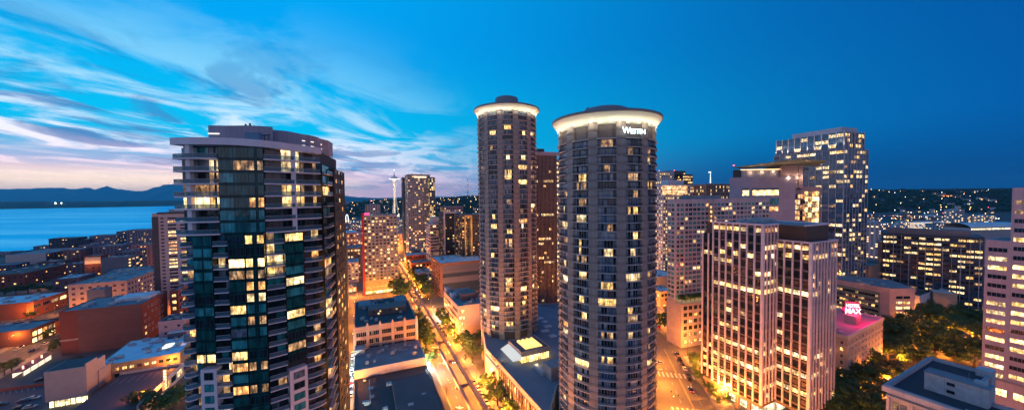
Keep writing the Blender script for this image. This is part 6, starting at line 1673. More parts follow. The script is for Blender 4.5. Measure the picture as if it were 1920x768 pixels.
for ci, (cc, cn) in enumerate(HCOL):
    for var in range(4):
        m = MB(); w_, d_, h_ = rh.uniform(9, 13), rh.uniform(8, 11), rh.uniform(5, 9)
        m.box(-w_/2, w_/2, -d_/2, d_/2, 0, h_, 0)
        m.add([(-w_/2-.5, -d_/2-.5, h_), (w_/2+.5, -d_/2-.5, h_), (w_/2+.5, d_/2+.5, h_), (-w_/2-.5, d_/2+.5, h_), (-w_/2-.5, 0, h_+3), (w_/2+.5, 0, h_+3)], ((0, 1, 5, 4), (2, 3, 4, 5), (1, 2, 5), (3, 0, 4)), 1)
        for fl_ in range(int(h_/3)):
            for q in range(3):
                lit_ = rh.random() < .33; x_ = -w_/2+w_*(q+.5)/3; z_ = 1+fl_*2.8
                m.box(x_-.8, x_+.8, -d_/2-.06, -d_/2-.01, z_, z_+1.5, 2 if lit_ else 3)
        protos.append((m.mesh('house', [wall('house paint '+cn, cc), roof_d, lamp('house window glow', (1, .66, .30), 3.2), GL['k']]), cn))
def zone(px):
    if px < 700: return 'behind the red-fin tower'
    if px < 756: return 'around the foot of the needle'
    if px < 860: return 'right of the tall slender condo'
    return 'beside the taller round tower'
cnt = 0
while cnt < 235:
    px = rh.uniform(618, 905); Y = 1350+2000*rh.random()**1.2; x = (px-960)/F*Y; z = terrain(x, Y)
    if z < 6: continue
    me, cn = protos[rh.randrange(len(protos))]; cnt += 1
    o = bpy.data.objects.new('hillside_house', me); COL.objects.link(o); o.location = (x, Y, z-.5); o.rotation_euler = (0, 0, rh.choice((0, .5, -.4, 1.57))); o.scale = (1, 1, rh.uniform(.9, 1.6))
    tag(o, 'small %s hill house %s' % (cn, zone(px)), 'house', 'houses on the hill %s, %s' % (zone(px), cn))
cnt = 0
while cnt < 60:
    px = rh.uniform(1635, 1870); Y = 1350+1100*rh.random(); x = (px-960)/F*Y; z = terrain(x, Y)
    if z < 6: continue
    me, cn = protos[rh.randrange(len(protos))]; cnt += 1
    o = bpy.data.objects.new('ridge_house', me); COL.objects.link(o); o.location = (x, Y, z+1.5); o.rotation_euler = (0, 0, rh.choice((0, .5, -.4))); o.scale = (1.7, 1.3, rh.uniform(1.2, 2.4))
    tag(o, 'small %s house on the dark ridge at right' % cn, 'house', '%s houses on the right ridge' % cn)
# bigger blocks far off
FB = []
far_pal = [((.40, .37, .40), 'pale grey'), ((.30, .17, .13), 'brick'), ((.22, .26, .32), 'blue grey'), ((.45, .36, .32), 'cream'), ((.12, .12, .16), 'dark')]
rf_ = random.Random(41)
def far_block(px, Y, w_, d_, h_, label, ci, litp=.28, name='far_block', group=None, ang=0.4, zbase=None):
    cc, cn = far_pal[ci]; x = (px-960)/F*Y; z = terrain(x, Y)
    m = MB(); m.box(-w_/2, w_/2, 0, d_, -3, h_, 0); m.box(-w_/2+.4, w_/2-.4, .4, d_-.4, h_, h_+.4, 1); m.box(-w_/5, w_/6, d_*.3, d_*.7, h_+.4, h_+2.6, 0)
    nb, nf = max(2, int(w_/4)), max(1, int(h_/3.3))
    for i in range(nf):
        for j in range(nb):
            x_ = -w_/2+w_*(j+.5)/nb; z_ = h_-1.0-3.3*i-1.4
            r_ = rf_.random(); mi = 2 if r_ < litp*.6 else 3 if r_ < litp else 4
            m.box(x_-1.2, x_+1.2, -.08, -.01, z_, z_+1.4, mi)
        for j in range(max(1, int(d_/5))):
            y_ = d_*(j+.5)/max(1, int(d_/5)); z_ = h_-1.0-3.3*i-1.4; mi = 2 if rf_.random() < litp else 4
            m.box(-w_/2-.08, -w_/2-.01, y_-1.2, y_+1.2, z_, z_+1.4, mi)
    me = m.mesh(name, [wall('far paint '+cn, cc), (roof_g, roof_d, roof_w)[rf_.randrange(3)], lamp('far window amber', (1, .62, .26), 2.6), lamp('far window white', (.9, .92, 1), 2.0), GL['k']])
    o = bpy.data.objects.new(name, me); COL.objects.link(o); o.location = (x, Y, z); o.rotation_euler = (0, 0, ang); tag(o, label, 'building', group); return o
i_ = 0
for (pxa, pxb, Ya, Yb, n_, where) in ((622, 680, 720, 1350, 22, 'behind the red-fin tower'), (742, 860, 720, 1350, 26, 'behind the tall slender condo'), (858, 905, 560, 1300, 12, 'beside the gold lit condo'),
                                   (1634, 1850, 560, 1350, 62, 'behind the glass block office'), (0, 330, 560, 700, 0, 'x')):
    for i in range(n_):
        px = rf_.uniform(pxa, pxb); Y = Ya+(Yb-Ya)*rf_.random(); ci = rf_.randrange(5)
        far_block(px, Y, rf_.uniform(20, 46), rf_.uniform(14, 30), rf_.uniform(7, 24) if px < 1500 else rf_.uniform(6, 20), 'low %s block %s' % (far_pal[ci][1], where), ci, .3, group='%s blocks %s' % (far_pal[ci][1], where), ang=rf_.choice((.42, .42, -.1, .9)))
far_block(1662, 520, 40, 26, 54, 'white gridded block with lit windows just left of the glass block office', 0, .3, ang=.42)
far_block(1745, 900, 120, 20, 22, 'long white lit institutional block in front of the dark ridge', 0, .85, ang=.1)
far_block(1800, 930, 34, 20, 52, 'pale stepped tower block right of the long white lit block on the ridge', 0, .15, ang=.1)
far_block(1828, 900, 50, 24, 36, 'broad apartment block with small lights below the ridge', 2, .3, ang=.2)
far_block(1858, 880, 44, 24, 38, 'apartment block with small lights next to the rosy office tower', 0, .35, ang=.2)
far_block(1775, 820, 44, 24, 24, 'grey block below the ridge with a sloping dark side', 2, .3, ang=.2)
far_block(699, 640, 26, 20, 88, 'plain blue grey block peeping over the red-fin tower', 2, .03, ang=.42)
cb = empty('curved_stadium_roof', 'long curved pale roof with an amber light line behind the glass office', 'hall', (*Q(1835, 417, 470).xy, 0), .1)
m = MB(); Hs = Q(1835, 417, 470).z
for q in range(12):
    a0, a1 = math.pi*q/12, math.pi*(q+1)/12; y0, y1_ = -14*math.cos(a0), -14*math.cos(a1); z0, z1 = Hs-6+6*math.sin(a0), Hs-6+6*math.sin(a1); m.quad((-36, y0, z0), (44, y0, z0), (44, y1_, z1), (-36, y1_, z1))
m.build('roof_shell', roof_w, cb); m = MB(); m.box(-35.5, 43.5, -13.4, 13.4, 0, Hs-6); m.build('wall', wall('grey stucco', (.3, .3, .33)), cb)
m = MB(); m.box(-34, 42, -13.6, -13.42, Hs-8.2, Hs-6.6); m.build('light_line', lit('amber line', (1, .68, .34), 2.4, .4), cb)
# orange lit block on the ridge, its glow put into brick and window colours
hb_ = empty('orange_lit_house', 'orange lit old hospital block on the dark ridge at right', 'building', (*Q(1772, 366, 1900).xy, 0), .1)
zz_ = Q(1772, 368, 1900).z
m = MB(); m.box(-26, 14, 0, 12, zz_-30, zz_+9); m.box(14, 50, 0, 12, zz_-30, zz_+4); m.box(-10, 4, 0, 8, zz_+9, zz_+19); m.build('wall', wall('orange glow brick', (.5, .25, .15)), hb_)
m = MB(); 
for q in range(9):
    for k_ in range(3): m.box(-24+q*8, -20+q*8, -.5, -.05, zz_-8+k_*5, zz_-5+k_*5)
m.build('window', lamp('orange window glow', (1, .30, .07), 3.2), hb_)
# far street lamps, points of light through the low city and up the hills
gm_ = {}
def far_lamp_mesh(k_, col, st, r):
    m = MB(); m.cyl(0, 0, 8.0, 8.0+r*1.3, r, n=7, m=0); m.cyl(0, 0, -2, 8.0, .18, n=5, m=1); return m.mesh('far_street_lamp', [lamp('far lamp '+k_, col, st), rail])
FL_ = [('amber', far_lamp_mesh('amber', (1, .48, .13), 16, 1.15)), ('white', far_lamp_mesh('white', (.95, .92, 1), 13, .95)), ('red', far_lamp_mesh('red', (1, .06, .08), 13, 1.1)), ('yellow', far_lamp_mesh('yellow', (1, .72, .30), 16, 1.0))]
for (pxa, pxb, Ya, Yb, n_, where) in ((618, 740, 750, 2900, 80, 'left of the needle'), (742, 860, 700, 2800, 70, 'around the tall slender condo'), (856, 905, 700, 2600, 40, 'beside the taller round tower'), (1632, 1860, 600, 2600, 100, 'right of the tall glass tower')):
    for i in range(n_):
        px = rf_.uniform(pxa, pxb); Y = Ya+(Yb-Ya)*rf_.random(); x = (px-960)/F*Y; z = terrain(x, Y); k_, me = FL_[rf_.choice((0, 0, 0, 1, 1, 2, 3, 3, 0)) if px > 1600 or rf_.random() > .06 else 2]
        if px < 1000 and k_ == 'red' and rf_.random() < .7: k_, me = FL_[3]
        o = bpy.data.objects.new('far_street_lamp', me); COL.objects.link(o); o.location = (x, Y, z); sc1 = Y/1500; o.scale = (sc1*.45+.2, sc1*.45+.2, 1.0+sc1*.3)
        tag(o, 'far %s street lamp shining %s' % (k_, where), 'street lamp', '%s far lamps %s' % (k_, where))
for i, (px, py) in enumerate(((104, 381), (115, 381))):
    c = Q(px, py, 5600); o = bpy.data.objects.new('floodlight_mast', far_lamp_mesh('ferry', (1, .92, .7), 25, 7)); COL.objects.link(o); o.location = (c.x, c.y, c.z-8); tag(o, ('left' if i == 0 else 'right')+' of the two white floodlights on the far shore', 'floodlight')
# radio mast on the hill
c = Q(877, 362, 2700); rm = empty('radio_mast', 'thin red and white lattice radio mast on the hill crest', 'radio mast', (c.x, c.y, terrain(c.x, c.y)))
hm_ = Q(877, 331, 2700).z-terrain(c.x, c.y)
m = MB()
for q in range(3): a = q*2.094; m.tube((6*math.cos(a), 6*math.sin(a), 0), (.8*math.cos(a), .8*math.sin(a), hm_), .7, .45, 4)
for q in range(16):
    z0, z1 = hm_*q/16, hm_*(q+1)/16; r0, r1 = 6-5.2*q/16, 6-5.2*(q+1)/16
    for k_ in range(3): a, b_ = k_*2.094, (k_+1)*2.094; m.tube((r0*math.cos(a), r0*math.sin(a), z0), (r1*math.cos(b_), r1*math.sin(b_), z1), .35, .35, 3)
m.build('lattice', wall('mast red paint', (.5, .12, .10)), rm)
for q in (.45, .7, 1): m = MB(); m.cyl(0, 0, hm_*q, hm_*q+5, 2.0, n=8); m.build('beacon_lamp', lamp('mast beacon', (1, .25, .25), 3), rm)

# =================================================================== MONORAIL GUIDEWAY
mono = wall('guideway concrete', (.22, .17, .16), (6, 40), stain=.2)
mg = empty('monorail_guideway', 'twin concrete monorail beams on tee columns above the avenue', 'monorail track', (*gs(0, 0), 0), R_(-GA))
for s_b in (-2.9, 2.9):
    for k_ in range(16):
        m = MB(); y0 = -62+28*k_; m.box(s_b-.55, s_b+.55, y0+.04, y0+27.96, 6.3, 7.9); m.box(s_b-.75, s_b+.75, y0+.04, y0+27.96, 7.9, 8.05); m.build('beam', mono, mg)
for k_ in range(17):
    m = MB(); y0 = -62+28*k_; m.box(-4.2, 4.2, y0-.7, y0+.7, 5.2, 6.28); m.box(-.7, .7, y0-.6, y0+.6, .05, 5.2); m.build('tee_column', mono, mg)

# =================================================================== STREET LAMPS, TREES, CARS
pole_m = wall('lamp post green grey', (.06, .07, .07), rough=.5)
def lamp_parts():
    m = MB(); m.tube((0, 0, 0), (0, 0, 8.2), .11, .07, 8); m.cyl(0, 0, 0, .5, .2, n=8); post = m.mesh('post', pole_m)
    m = MB(); m.tube((0, 0, 8.0), (0, -1.9, 8.7), .05, .045, 6); arm = m.mesh('arm', pole_m)
    m = MB(); m.box(-.22, .22, -2.5, -1.7, 8.62, 8.78, 0); m.box(-.17, .17, -2.42, -1.78, 8.56, 8.615, 1); hd = m.mesh('lamp_head', [pole_m, lamp('sodium glow', (1, .50, .14), 40)])
    hw2 = hd.copy(); hw2.materials[1] = lamp('white lamp glow', (.9, 1, .95), 40)
    return post, arm, hd, hw2
LP = lamp_parts()
LS = {}
def light_data(e, col):
    key = (e, col)
    if key not in LS: L = bpy.data.lights.new('street_light', 'POINT'); L.energy = e; L.color = col; L.shadow_soft_size = .25; LS[key] = L
    return LS[key]
SOD = (1, .285, .032)
LE = 28000.0
def street_lamp(x, y, rz, label, e=1.0, white=False, group=None, z=.0):
    r = empty('street_lamp', label, 'street lamp', (x, y, z), rz, group)
    for nm, me in (('post', LP[0]), ('arm', LP[1]), ('lamp_head', LP[3] if white else LP[2])):
        o = bpy.data.objects.new(nm, me); COL.objects.link(o); o.parent = r
    lo = bpy.data.objects.new('street_light', light_data(LE*e, (.80, .95, .85) if white else SOD)); COL.objects.link(lo); lo.parent = r; lo.location = (0, -2.1, 8.35)
def nth(i): return WORDS[i] if i < 20 else 'far'
ga_r = R_(-GA)
k1 = 0
for t_ in range(-52, 420, 22):
    if 168 < t_ < 200: continue
    street_lamp(*gs(11.2, t_), ga_r-math.pi/2, '%s street lamp from the camera on the right kerb of the monorail avenue' % nth(k1), 1.35)
    street_lamp(*gs(-8.6, t_+9), ga_r+math.pi/2, '%s street lamp from the camera on the left kerb of the monorail avenue' % nth(k1), .9); k1 += 1
for i, t_ in enumerate((-30, 4, 40, 76, 112, 150, 190, 240)):
    street_lamp(*gs(-49.8, t_), ga_r-math.pi/2, '%s street lamp from the camera along the alley by the curved tower' % nth(i), .9 if i != 1 else .5, white=i in (0, 1, 3))
for i, s in enumerate((-110, -85, -60, -38, -16, 28, 52)): street_lamp(*gs(s, 213-.1*s*0), ga_r+math.pi, '%s street lamp from the left before the red-fin tower' % nth(i), .6)
for i, (s, t_) in enumerate(((-8, 470), (12, 520), (-8, 580), (12, 650), (-8, 720), (12, 800))): street_lamp(*gs(s, t_), ga_r, '%s street lamp up the far end of the monorail avenue' % nth(i), 2.6)
for i, b_ in enumerate(range(-70, 320, 25)):
    street_lamp(*rs(11.6, b_), math.pi-R_(12.6)+math.pi/2+math.pi, '%s street lamp from the camera on the right kerb of the wide right street' % nth(i), 1.6)
    if b_ < 40 or b_ > 80: street_lamp(*rs(-12.8, b_+12), -R_(12.6)-math.pi/2+math.pi, '%s street lamp from the camera on the left kerb of the wide right street' % nth(i), 1.4)
for i, q in enumerate((.25, .55, .85)): street_lamp(*(Vector(rs(12, 70)).lerp(Vector(rs(78, 110)), q)+Vector((0, 7))), math.pi, '%s street lamp on the side street before the pale condo podium' % nth(i), 1.2)
for i, b_ in enumerate(range(-100, 230, 28)): street_lamp(*ls(6, b_), -1.0, '%s street lamp from the camera along the road at the far left' % nth(i), .3); 
for i, b_ in enumerate(range(-86, 230, 32)): street_lamp(*ls(-16.4, b_), 2.1, '%s street lamp from the camera on the shop side of the left road' % nth(i), .3)
SPOTS = [(237, 690, 0, 1.6, 'bright starry lamp in front of the blue roofed hall'), (322, 745, 0, 1.1, 'lamp among the trees below the ochre hall front'), (330, 700, 0, 1.0, 'lamp before the ochre hall front'), (283, 760, 0, .9, 'lamp beside the deck ramp wall at bottom left'),
         (12, 596, 0, 1.8, 'lamp washing the orange brick store at the far left'), (52, 597, 0, 1.4, 'lamp at the right end of the orange brick store front'), (103, 590, 0, 1.2, 'lamp lighting the small orange shed wall'), (24, 640, 0, .9, 'lamp over the left parking yard'), (328, 598, 0, 1.2, 'lamp in the brick yard behind the warehouse'),
         (305, 500, 0, 1.2, 'lamp behind the long cream block'), (12, 530, 0, 1.6, 'lamp below the dark brick row at left'), (268, 492, 0, 1.6, 'lamp between the violet blocks near the pale tower'), (84, 540, 0, .8, 'lamp among the trees behind the pale blue roof'),
         (645, 560, 0, 1.6, 'lamp at the left end of the lit cross street'), (668, 556, 0, 1.4, 'lamp on the plaza at the red fin'), (730, 552, 0, 1.6, 'lamp at the right corner of the red-fin tower'), (700, 556, 0, 1.4, 'lamp in front of the red-fin tower shops'), (655, 520, 0, 1.6, 'lamp in the lit gap left of the red fin'),
         (1690, 700, 0, 1.5, 'lamp on the street left of the white stone building'), (1672, 745, 0, 1.6, 'lamp at the bottom beside the white stone building'), (1650, 725, 0, 1.3, 'lamp in the trees near the white stone building'), (1782, 668, 0, 1.7, 'lamp over the bright path behind the white stone building'), (1768, 640, 0, 1.4, 'lamp in the middle of the tree grove'), (1722, 650, 0, 1.2, 'lamp under the trees right of the hotel'),
         (1830, 650, 0, 1.5, 'lamp at the foot of the rosy tower'), (1700, 602, 0, 1.2, 'lamp by the rosy end wall'), (1828, 575, 0, 1.0, 'lamp behind the grove near the glass office'), (1600, 760, 0, 1.4, 'lamp below the dark trees at bottom right'), (1560, 765, 0, 1.2, 'lamp beside the pilaster tower foot'), (1880, 740, 0, 1.6, 'lamp before the rosy tower shopfront'), (1905, 765, 0, 1.5, 'lamp at the bottom right corner'),
         (1860, 730, 0, 1.3, 'lamp between the white stone building and the rosy tower'), (1750, 615, 0, .8, 'lamp at the dark heart of the grove'), (1640, 690, 0, 1.1, 'lamp beside the neon sign hotel'), (1645, 515, 0, 2.2, 'lamp in the orange gap between the glass towers'),
         (795, 470, 0, 1.6, 'lamp on the street beyond the red brick blocks'), (755, 462, 0, 2.6, 'very bright lamp at the avenue end before the pink block'), (812, 520, 0, 1.3, 'lamp among the trees left of the banded block'), (846, 640, 0, 1.1, 'lamp on the corner below the pale garage block'), (918, 722, 0, 1.6, 'lamp washing the blank podium wall')]
for (px, py, z_, e_, lb_) in SPOTS:
    p_ = P(px, py); street_lamp(p_[0], p_[1], rh.uniform(0, 6.28), lb_, e_*(.26 if px < 345 else .4 if px < 740 else .8 if px < 1000 else .7))
# white floodlit crossing and the shop corners
for (px, py, lb_) in ((838, 592, 'cool white lamp over the pale crossing on the avenue'), (850, 598, 'second cool white lamp at the pale crossing'), (800, 700, 'white lamp at the corner of the dark flat roofs'), (648, 725, 'white lamp low in the alley')):
    p_ = P(px, py); street_lamp(p_[0], p_[1], 0, lb_, 1.2, white=True)

# trees
leaf_m, k, b = newmat('leaf')
oi = k.n.new('ShaderNodeObjectInfo'); g = k.n.new('ShaderNodeNewGeometry'); n_ = k.noise(g.outputs['Position'], .6, 2)
k.set(b.inputs['Base Color'], k.mix(k.m('ADD', k.m('MULTIPLY', oi.outputs['Random'], .5), k.m('MULTIPLY', n_, .5)), c4((.016, .060, .014)), c4((.07, .125, .022))))
b.inputs['Roughness'].default_value = .7
bark_m = wall('bark', (.07, .05, .035), rough=.9)
def tree_meshes(seed, sparse=False):
    r_ = random.Random(seed); m = MB(); limbs = []
    m.tube((0, 0, 0), (.1, 0, 1.6), .24, .18, 8); top = Vector((.1, 0, 1.6))
    m.tube(top, (.0, .1, 4.4), .18, .07, 7); cl = []
    for i in range(9):
        a = i*2.4+r_.random(); z0 = 1.5+i*.33; L_ = r_.uniform(1.5, 2.6); e_ = Vector((math.cos(a)*L_, math.sin(a)*L_, z0+r_.uniform(1.0, 2.2)))
        m.tube((.05, 0, z0), tuple(e_), .09, .03, 5); cl.append((e_, r_.uniform(.9, 1.35)))
        for q in range(2): e2 = e_+Vector((r_.uniform(-.9, .9), r_.uniform(-.9, .9), r_.uniform(.2, 1.2))); m.tube(tuple(e_*.6+Vector((0, 0, z0*.4))), tuple(e2), .04, .015, 4); cl.append((e2, r_.uniform(.6, 1.05)))
    cl.append((Vector((0, .1, 5.2)), 1.3)); cl.append((Vector((.5, -.4, 4.4)), 1.2))
    tr = m.mesh('trunk', bark_m)
    m = MB()
    for c_, R__ in cl:
        for q in range(34 if sparse else 95):
            v_ = Vector((r_.gauss(0, 1), r_.gauss(0, 1), r_.gauss(0, 1))).normalized()*R__*(.55+.45*r_.random()); v_.z *= .8
            p_ = c_+v_; n_1 = (v_.normalized()+Vector((r_.uniform(-.8, .8), r_.uniform(-.8, .8), r_.uniform(-.3, .9)))).normalized(); t1 = n_1.orthogonal().normalized(); t2 = n_1.cross(t1); s1_ = r_.uniform(.13, .24)
            m.quad(tuple(p_-t1*s1_), tuple(p_-t2*s1_*.7), tuple(p_+t1*s1_), tuple(p_+t2*s1_*.7))
    return tr, m.mesh('crown', leaf_m)
TM = [tree_meshes(i) for i in range(4)]+[tree_meshes(9, True)]
def tree(x, y, h, label, v=None, group='street trees', z=0.0, wide=1.0, cat='tree'):
    v = rh.randrange(4) if v is None else v
    r = empty('street_tree', label, cat, (x, y, z), rh.uniform(0, 6.28), group); s_1 = h/6.3; r.scale = (s_1*wide, s_1*wide, s_1)
    for nm, me in (('trunk', TM[v][0]), ('crown', TM[v][1])):
        o = bpy.data.objects.new(nm, me); COL.objects.link(o); o.parent = r
for i, t_ in enumerate((62, 78, 90, 103, 116, 128)): tree(*gs(-10.6+(i % 2)*1.2, t_), (9, 12, 14, 14, 13, 12)[i], '%s dark street tree from the camera beside the terracotta building' % nth(i), wide=1.25)
for i, (s, t_, h) in enumerate(((-12, 204, 14), (-9, 215, 15), (-13, 226, 14), (-10, 245, 12), (-10, 262, 12), (-10, 280, 13), (-10, 300, 12), (-11, 330, 13), (-11, 365, 13))): tree(*gs(s, t_), h, '%s avenue tree from the camera past the red-fin tower corner' % nth(i), wide=1.2)
for i, (s, t_, h) in enumerate(((13, -32, 8), (13.5, -6, 9), (12.8, 8, 10), (13, 20, 9))): tree(*gs(s, t_), h, '%s small lit tree from the camera along the podium wall' % nth(i), wide=1.1)
for i, (s, t_, h, v) in enumerate(((14.5, 54, 12, 4), (17, 66, 12, 4), (14, 74, 9, 0), (21, 72, 11, 1), (13.2, 92, 10, 2), (13, 112, 10, 3), (13.5, 122, 12, 0))): tree(*gs(s, t_), h, '%s orange lit tree from the camera between the round tower and pale garage block' % nth(i), v, wide=1.2)
for i, (s, t_, h) in enumerate(((13, 205, 11), (14, 218, 12), (12.5, 232, 12), (15, 246, 12), (13, 262, 12), (16, 276, 13), (14, 292, 12), (18, 310, 12), (15, 330, 12), (22, 262, 13), (24, 285, 13))): tree(*gs(s, t_), h, '%s avenue tree from the camera left of the brown banded block' % nth(i), wide=1.25)
GR = [(1648, 612, 15), (1668, 622, 17), (1690, 600, 14), (1700, 632, 17), (1722, 612, 17), (1742, 632, 16), (1738, 590, 15), (1760, 602, 15), (1782, 592, 14), (1796, 612, 15), (1812, 592, 14), (1824, 622, 15), (1812, 648, 14), (1828, 664, 12), (1752, 650, 12),
      (1690, 655, 14), (1664, 655, 14), (1642, 645, 13), (1725, 572, 14), (1770, 572, 13), (1800, 573, 12), (1830, 598, 12), (1715, 665, 10), (1798, 668, 10)]
for i, (px, py, h) in enumerate(GR):
    p_ = P(px, py, h*.62); row_ = 'near' if py > 640 else 'middle' if py > 600 else 'back'
    tree(p_[0], p_[1], h, '%s leafy tree from the left in the %s row of the dark grove' % (nth(sum(1 for q in GR if (('near' if q[1] > 640 else 'middle' if q[1] > 600 else 'back') == row_) and q[0] < px)), row_), wide=1.35, group='trees of the grove')
G2 = [(1552, 735, 13), (1572, 722, 14), (1590, 750, 13), (1604, 700, 15), (1622, 735, 13), (1612, 668, 15), (1632, 705, 13), (1640, 755, 11), (1562, 762, 11), (1655, 690, 12), (1612, 760, 12)]
for i, (px, py, h) in enumerate(G2):
    p_ = P(px, py, h*.62); tree(p_[0], p_[1], h, '%s dark tree from the left below the neon sign hotel' % nth(sum(1 for q in G2 if (q[0], q[1]) < (px, py))), wide=1.3, group='trees below the hotel')
G3 = [(8, 545, 8, 'behind the pale blue roof'), (30, 543, 9, 'behind the pale blue roof'), (52, 540, 9, 'behind the pale blue roof'), (75, 540, 8, 'behind the pale blue roof'), (100, 540, 8, 'behind the pale blue roof'), (116, 532, 8, 'behind the pale blue roof'), (45, 560, 9, 'behind the pale blue roof'),
      (128, 482, 9, 'beside the brick end of the cream store'), (150, 480, 8, 'beside the brick end of the cream store'), (272, 480, 12, 'left of the pale apartment tower'), (284, 490, 10, 'left of the pale apartment tower'), (262, 484, 11, 'left of the pale apartment tower'), 
      (24, 585, 7, 'against the orange brick store'), (58, 590, 6, 'against the orange brick store'), (268, 750, 9, 'in front of the deck ramp'), (300, 755, 9, 'in front of the deck ramp'), (325, 750, 9, 'in front of the deck ramp'), (338, 735, 8, 'in front of the deck ramp'),
      (8, 690, 7, 'beside the station canopy'), (22, 684, 6, 'beside the station canopy'), (85, 625, 6, 'by the yellow shopfront'), (104, 645, 5, 'on the green bank by the warehouse corner'), (98, 652, 4, 'on the green bank by the warehouse corner'), (112, 640, 5, 'on the green bank by the warehouse corner')]
for i, (px, py, h, wh) in enumerate(G3):
    p_ = P(px, py, h*.6); tree(p_[0], p_[1], h, '%s small tree from the left %s' % (nth(sum(1 for q in G3 if q[3] == wh and (q[0], q[1]) < (px, py))), wh), wide=1.3, group='trees '+wh)
for i, (px, py, h, lb_) in enumerate(((1256, 604, 14, 'round orange lit tree where the right street bends'), (1306, 672, 7, 'rear dark tree in the planted triangle'), (1312, 690, 7, 'middle dark tree in the planted triangle'), (1320, 706, 7, 'front dark tree in the planted triangle'), (1334, 722, 6, 'tree beside the pilaster tower corner pier'), (1350, 742, 6, 'small green lit tree under the pilaster tower'))):
    p_ = P(px, py, h*.6); tree(p_[0], p_[1], h, lb_, wide=1.5)
for i in range(9):   # podium garden of the condo
    rz = cp_.rotation_euler[2]; x_, y_ = 3+i*3.6, -3.0; tree(cp_.location.x+math.cos(rz)*x_-math.sin(rz)*y_, cp_.location.y+math.sin(rz)*x_+math.cos(rz)*y_, 4.2, '%s small tree from the left in the lit condo podium garden' % nth(i), z=29.02, wide=1.3, group='podium garden trees')

# cars
CARC = {'white': (.62, .62, .62), 'black': (.015, .015, .02), 'silver': (.32, .33, .35), 'dark blue': (.02, .04, .12), 'red': (.35, .02, .02), 'grey': (.12, .12, .13)}
def car_meshes():
    prof_b = [(-2.2, .35), (-2.25, .62), (-2.15, .88), (-1.25, .98), (1.05, .95), (2.05, .80), (2.2, .58), (2.15, .32)]
    def loft(prof, w0, w1, mi=0):
        m = MB(); n = len(prof); zmin = min(p_[1] for p_ in prof); zmax = max(p_[1] for p_ in prof)
        ww = [w0+(w1-w0)*(p_[1]-zmin)/(zmax-zmin) for p_ in prof]
        m.v = [(-w_/2, p_[0], p_[1]) for p_, w_ in zip(prof, ww)]+[(w_/2, p_[0], p_[1]) for p_, w_ in zip(prof, ww)]
        for i in range(n):
            j = (i+1) % n; m.f.append((i, j, n+j, n+i)); m.m.append(mi)
        m.f.append(tuple(range(n))[::-1]); m.f.append(tuple(range(n, 2*n))); m.m += [mi, mi]; return m
    bodies = {}
    for cn, cc in CARC.items():
        m = loft(prof_b, 1.84, 1.70); r = MB(); r.box(-.62, .62, -1.0, .35, 1.42, 1.46); m.add(r.v, r.f)
        bodies[cn] = m.mesh('body', wall('car paint '+cn, cc, rough=.25, var=.03))
    cab = loft([(-1.75, .96), (-1.15, 1.42), (.35, 1.42), (1.15, .96)], 1.62, 1.24).mesh('windows', glass('car glass', (.01, .012, .016), .05, .8))
    m = MB()
    for q in range(12): pass
    wh = MB(); n = 14
    wh.v = [(x_, .33*math.cos(2*math.pi*q/n), .33*math.sin(2*math.pi*q/n)) for x_ in (-.11, .11) for q in range(n)]
    wh.f = [(q, (q+1) % n, n+(q+1) % n, n+q) for q in range(n)]+[tuple(range(n))[::-1], tuple(range(n, 2*n))]; wh.m = [0]*len(wh.f)
    wm_ = wh.mesh('wheel', wall('tyre rubber', (.02, .02, .02)))
    lm = MB(); lm.box(-.22, .22, -.02, .05, -.08, .08)
    return bodies, cab, wm_, (lm.mesh('headlight', lamp('headlight on', (1, .92, .75), 14)), lm.mesh('headlight', wall('lamp lens off', (.5, .5, .5), rough=.1))), (lm.mesh('tail_light', lamp('tail light on', (1, .02, .01), 9)), lm.mesh('tail_light', wall('red lens off', (.25, .01, .01), rough=.2)))
CB, CG, CWH, CHL, CTL_ = car_meshes()
def car(x, y, rz, cn, label, on=False, z=.06, group=None):
    r = empty('car', label, 'car', (x, y, z), rz, group)
    def part(nm, me, loc=(0, 0, 0)): o = bpy.data.objects.new(nm, me); COL.objects.link(o); o.parent = r; o.location = loc
    part('body', CB[cn]); part('windows', CG)
    for sx_ in (-.80, .80):
        for y_ in (-1.35, 1.35): part('wheel', CWH, (sx_, y_, .33))
        part('headlight', CHL[0 if on else 1], (sx_*.8, 2.16, .66)); part('tail_light', CTL_[0 if on else 1], (sx_*.85, -2.24, .76))
cols = ['white', 'black', 'silver', 'white', 'dark blue', 'grey', 'red']
A_rz = R_(-GA)    # facing up the avenue
for i, (t_, cn) in enumerate(((-38, 'silver'), (-24, 'white'), (-16, 'black'), (12.5, 'white'), (19.0, 'silver'), (25.6, 'white'), (32.4, 'grey'))): car(*gs(8.6, t_), A_rz+math.pi, cn, '%s parked %s car from the camera along the podium kerb' % (nth(i), cn), group='cars parked along the podium kerb')
for i, (t_, cn) in enumerate(((86, 'white'), (101, 'black'), (107, 'black'), (113.5, 'dark blue'), (120, 'black'), (126.5, 'grey'))): car(*gs(9.0 if i else 7.5, t_), A_rz+math.pi, cn, '%s %s car from the camera by the pale garage block' % (nth(i), cn), on=(i == 0), group='cars by the pale garage block')
for i, t_ in enumerate(range(205, 330, 7)): 
    if rh.random() < .75: car(*gs(8.8, t_), A_rz+math.pi, cols[i % 7], '%s parked %s car from the crossing along the tree-lined right kerb' % (nth(i), cols[i % 7]), group='cars along the tree lined kerb')
for i, (s, t_, d) in enumerate(((-5, 12, 0), (-5.4, 150, 0), (-1.5, 185, 0), (5, 230, 1), (-5, 300, 0), (5, 350, 1), (0.5, 420, 1), (-5, 470, 0), (5, 520, 1), (4, 60, 1), (-5, 95, 0))): car(*gs(s, t_), A_rz+(math.pi if d else 0), cols[(i*3) % 7], '%s moving %s car with lamps on in the monorail avenue' % (nth(i), cols[(i*3) % 7]), True, group='moving cars in the avenue')
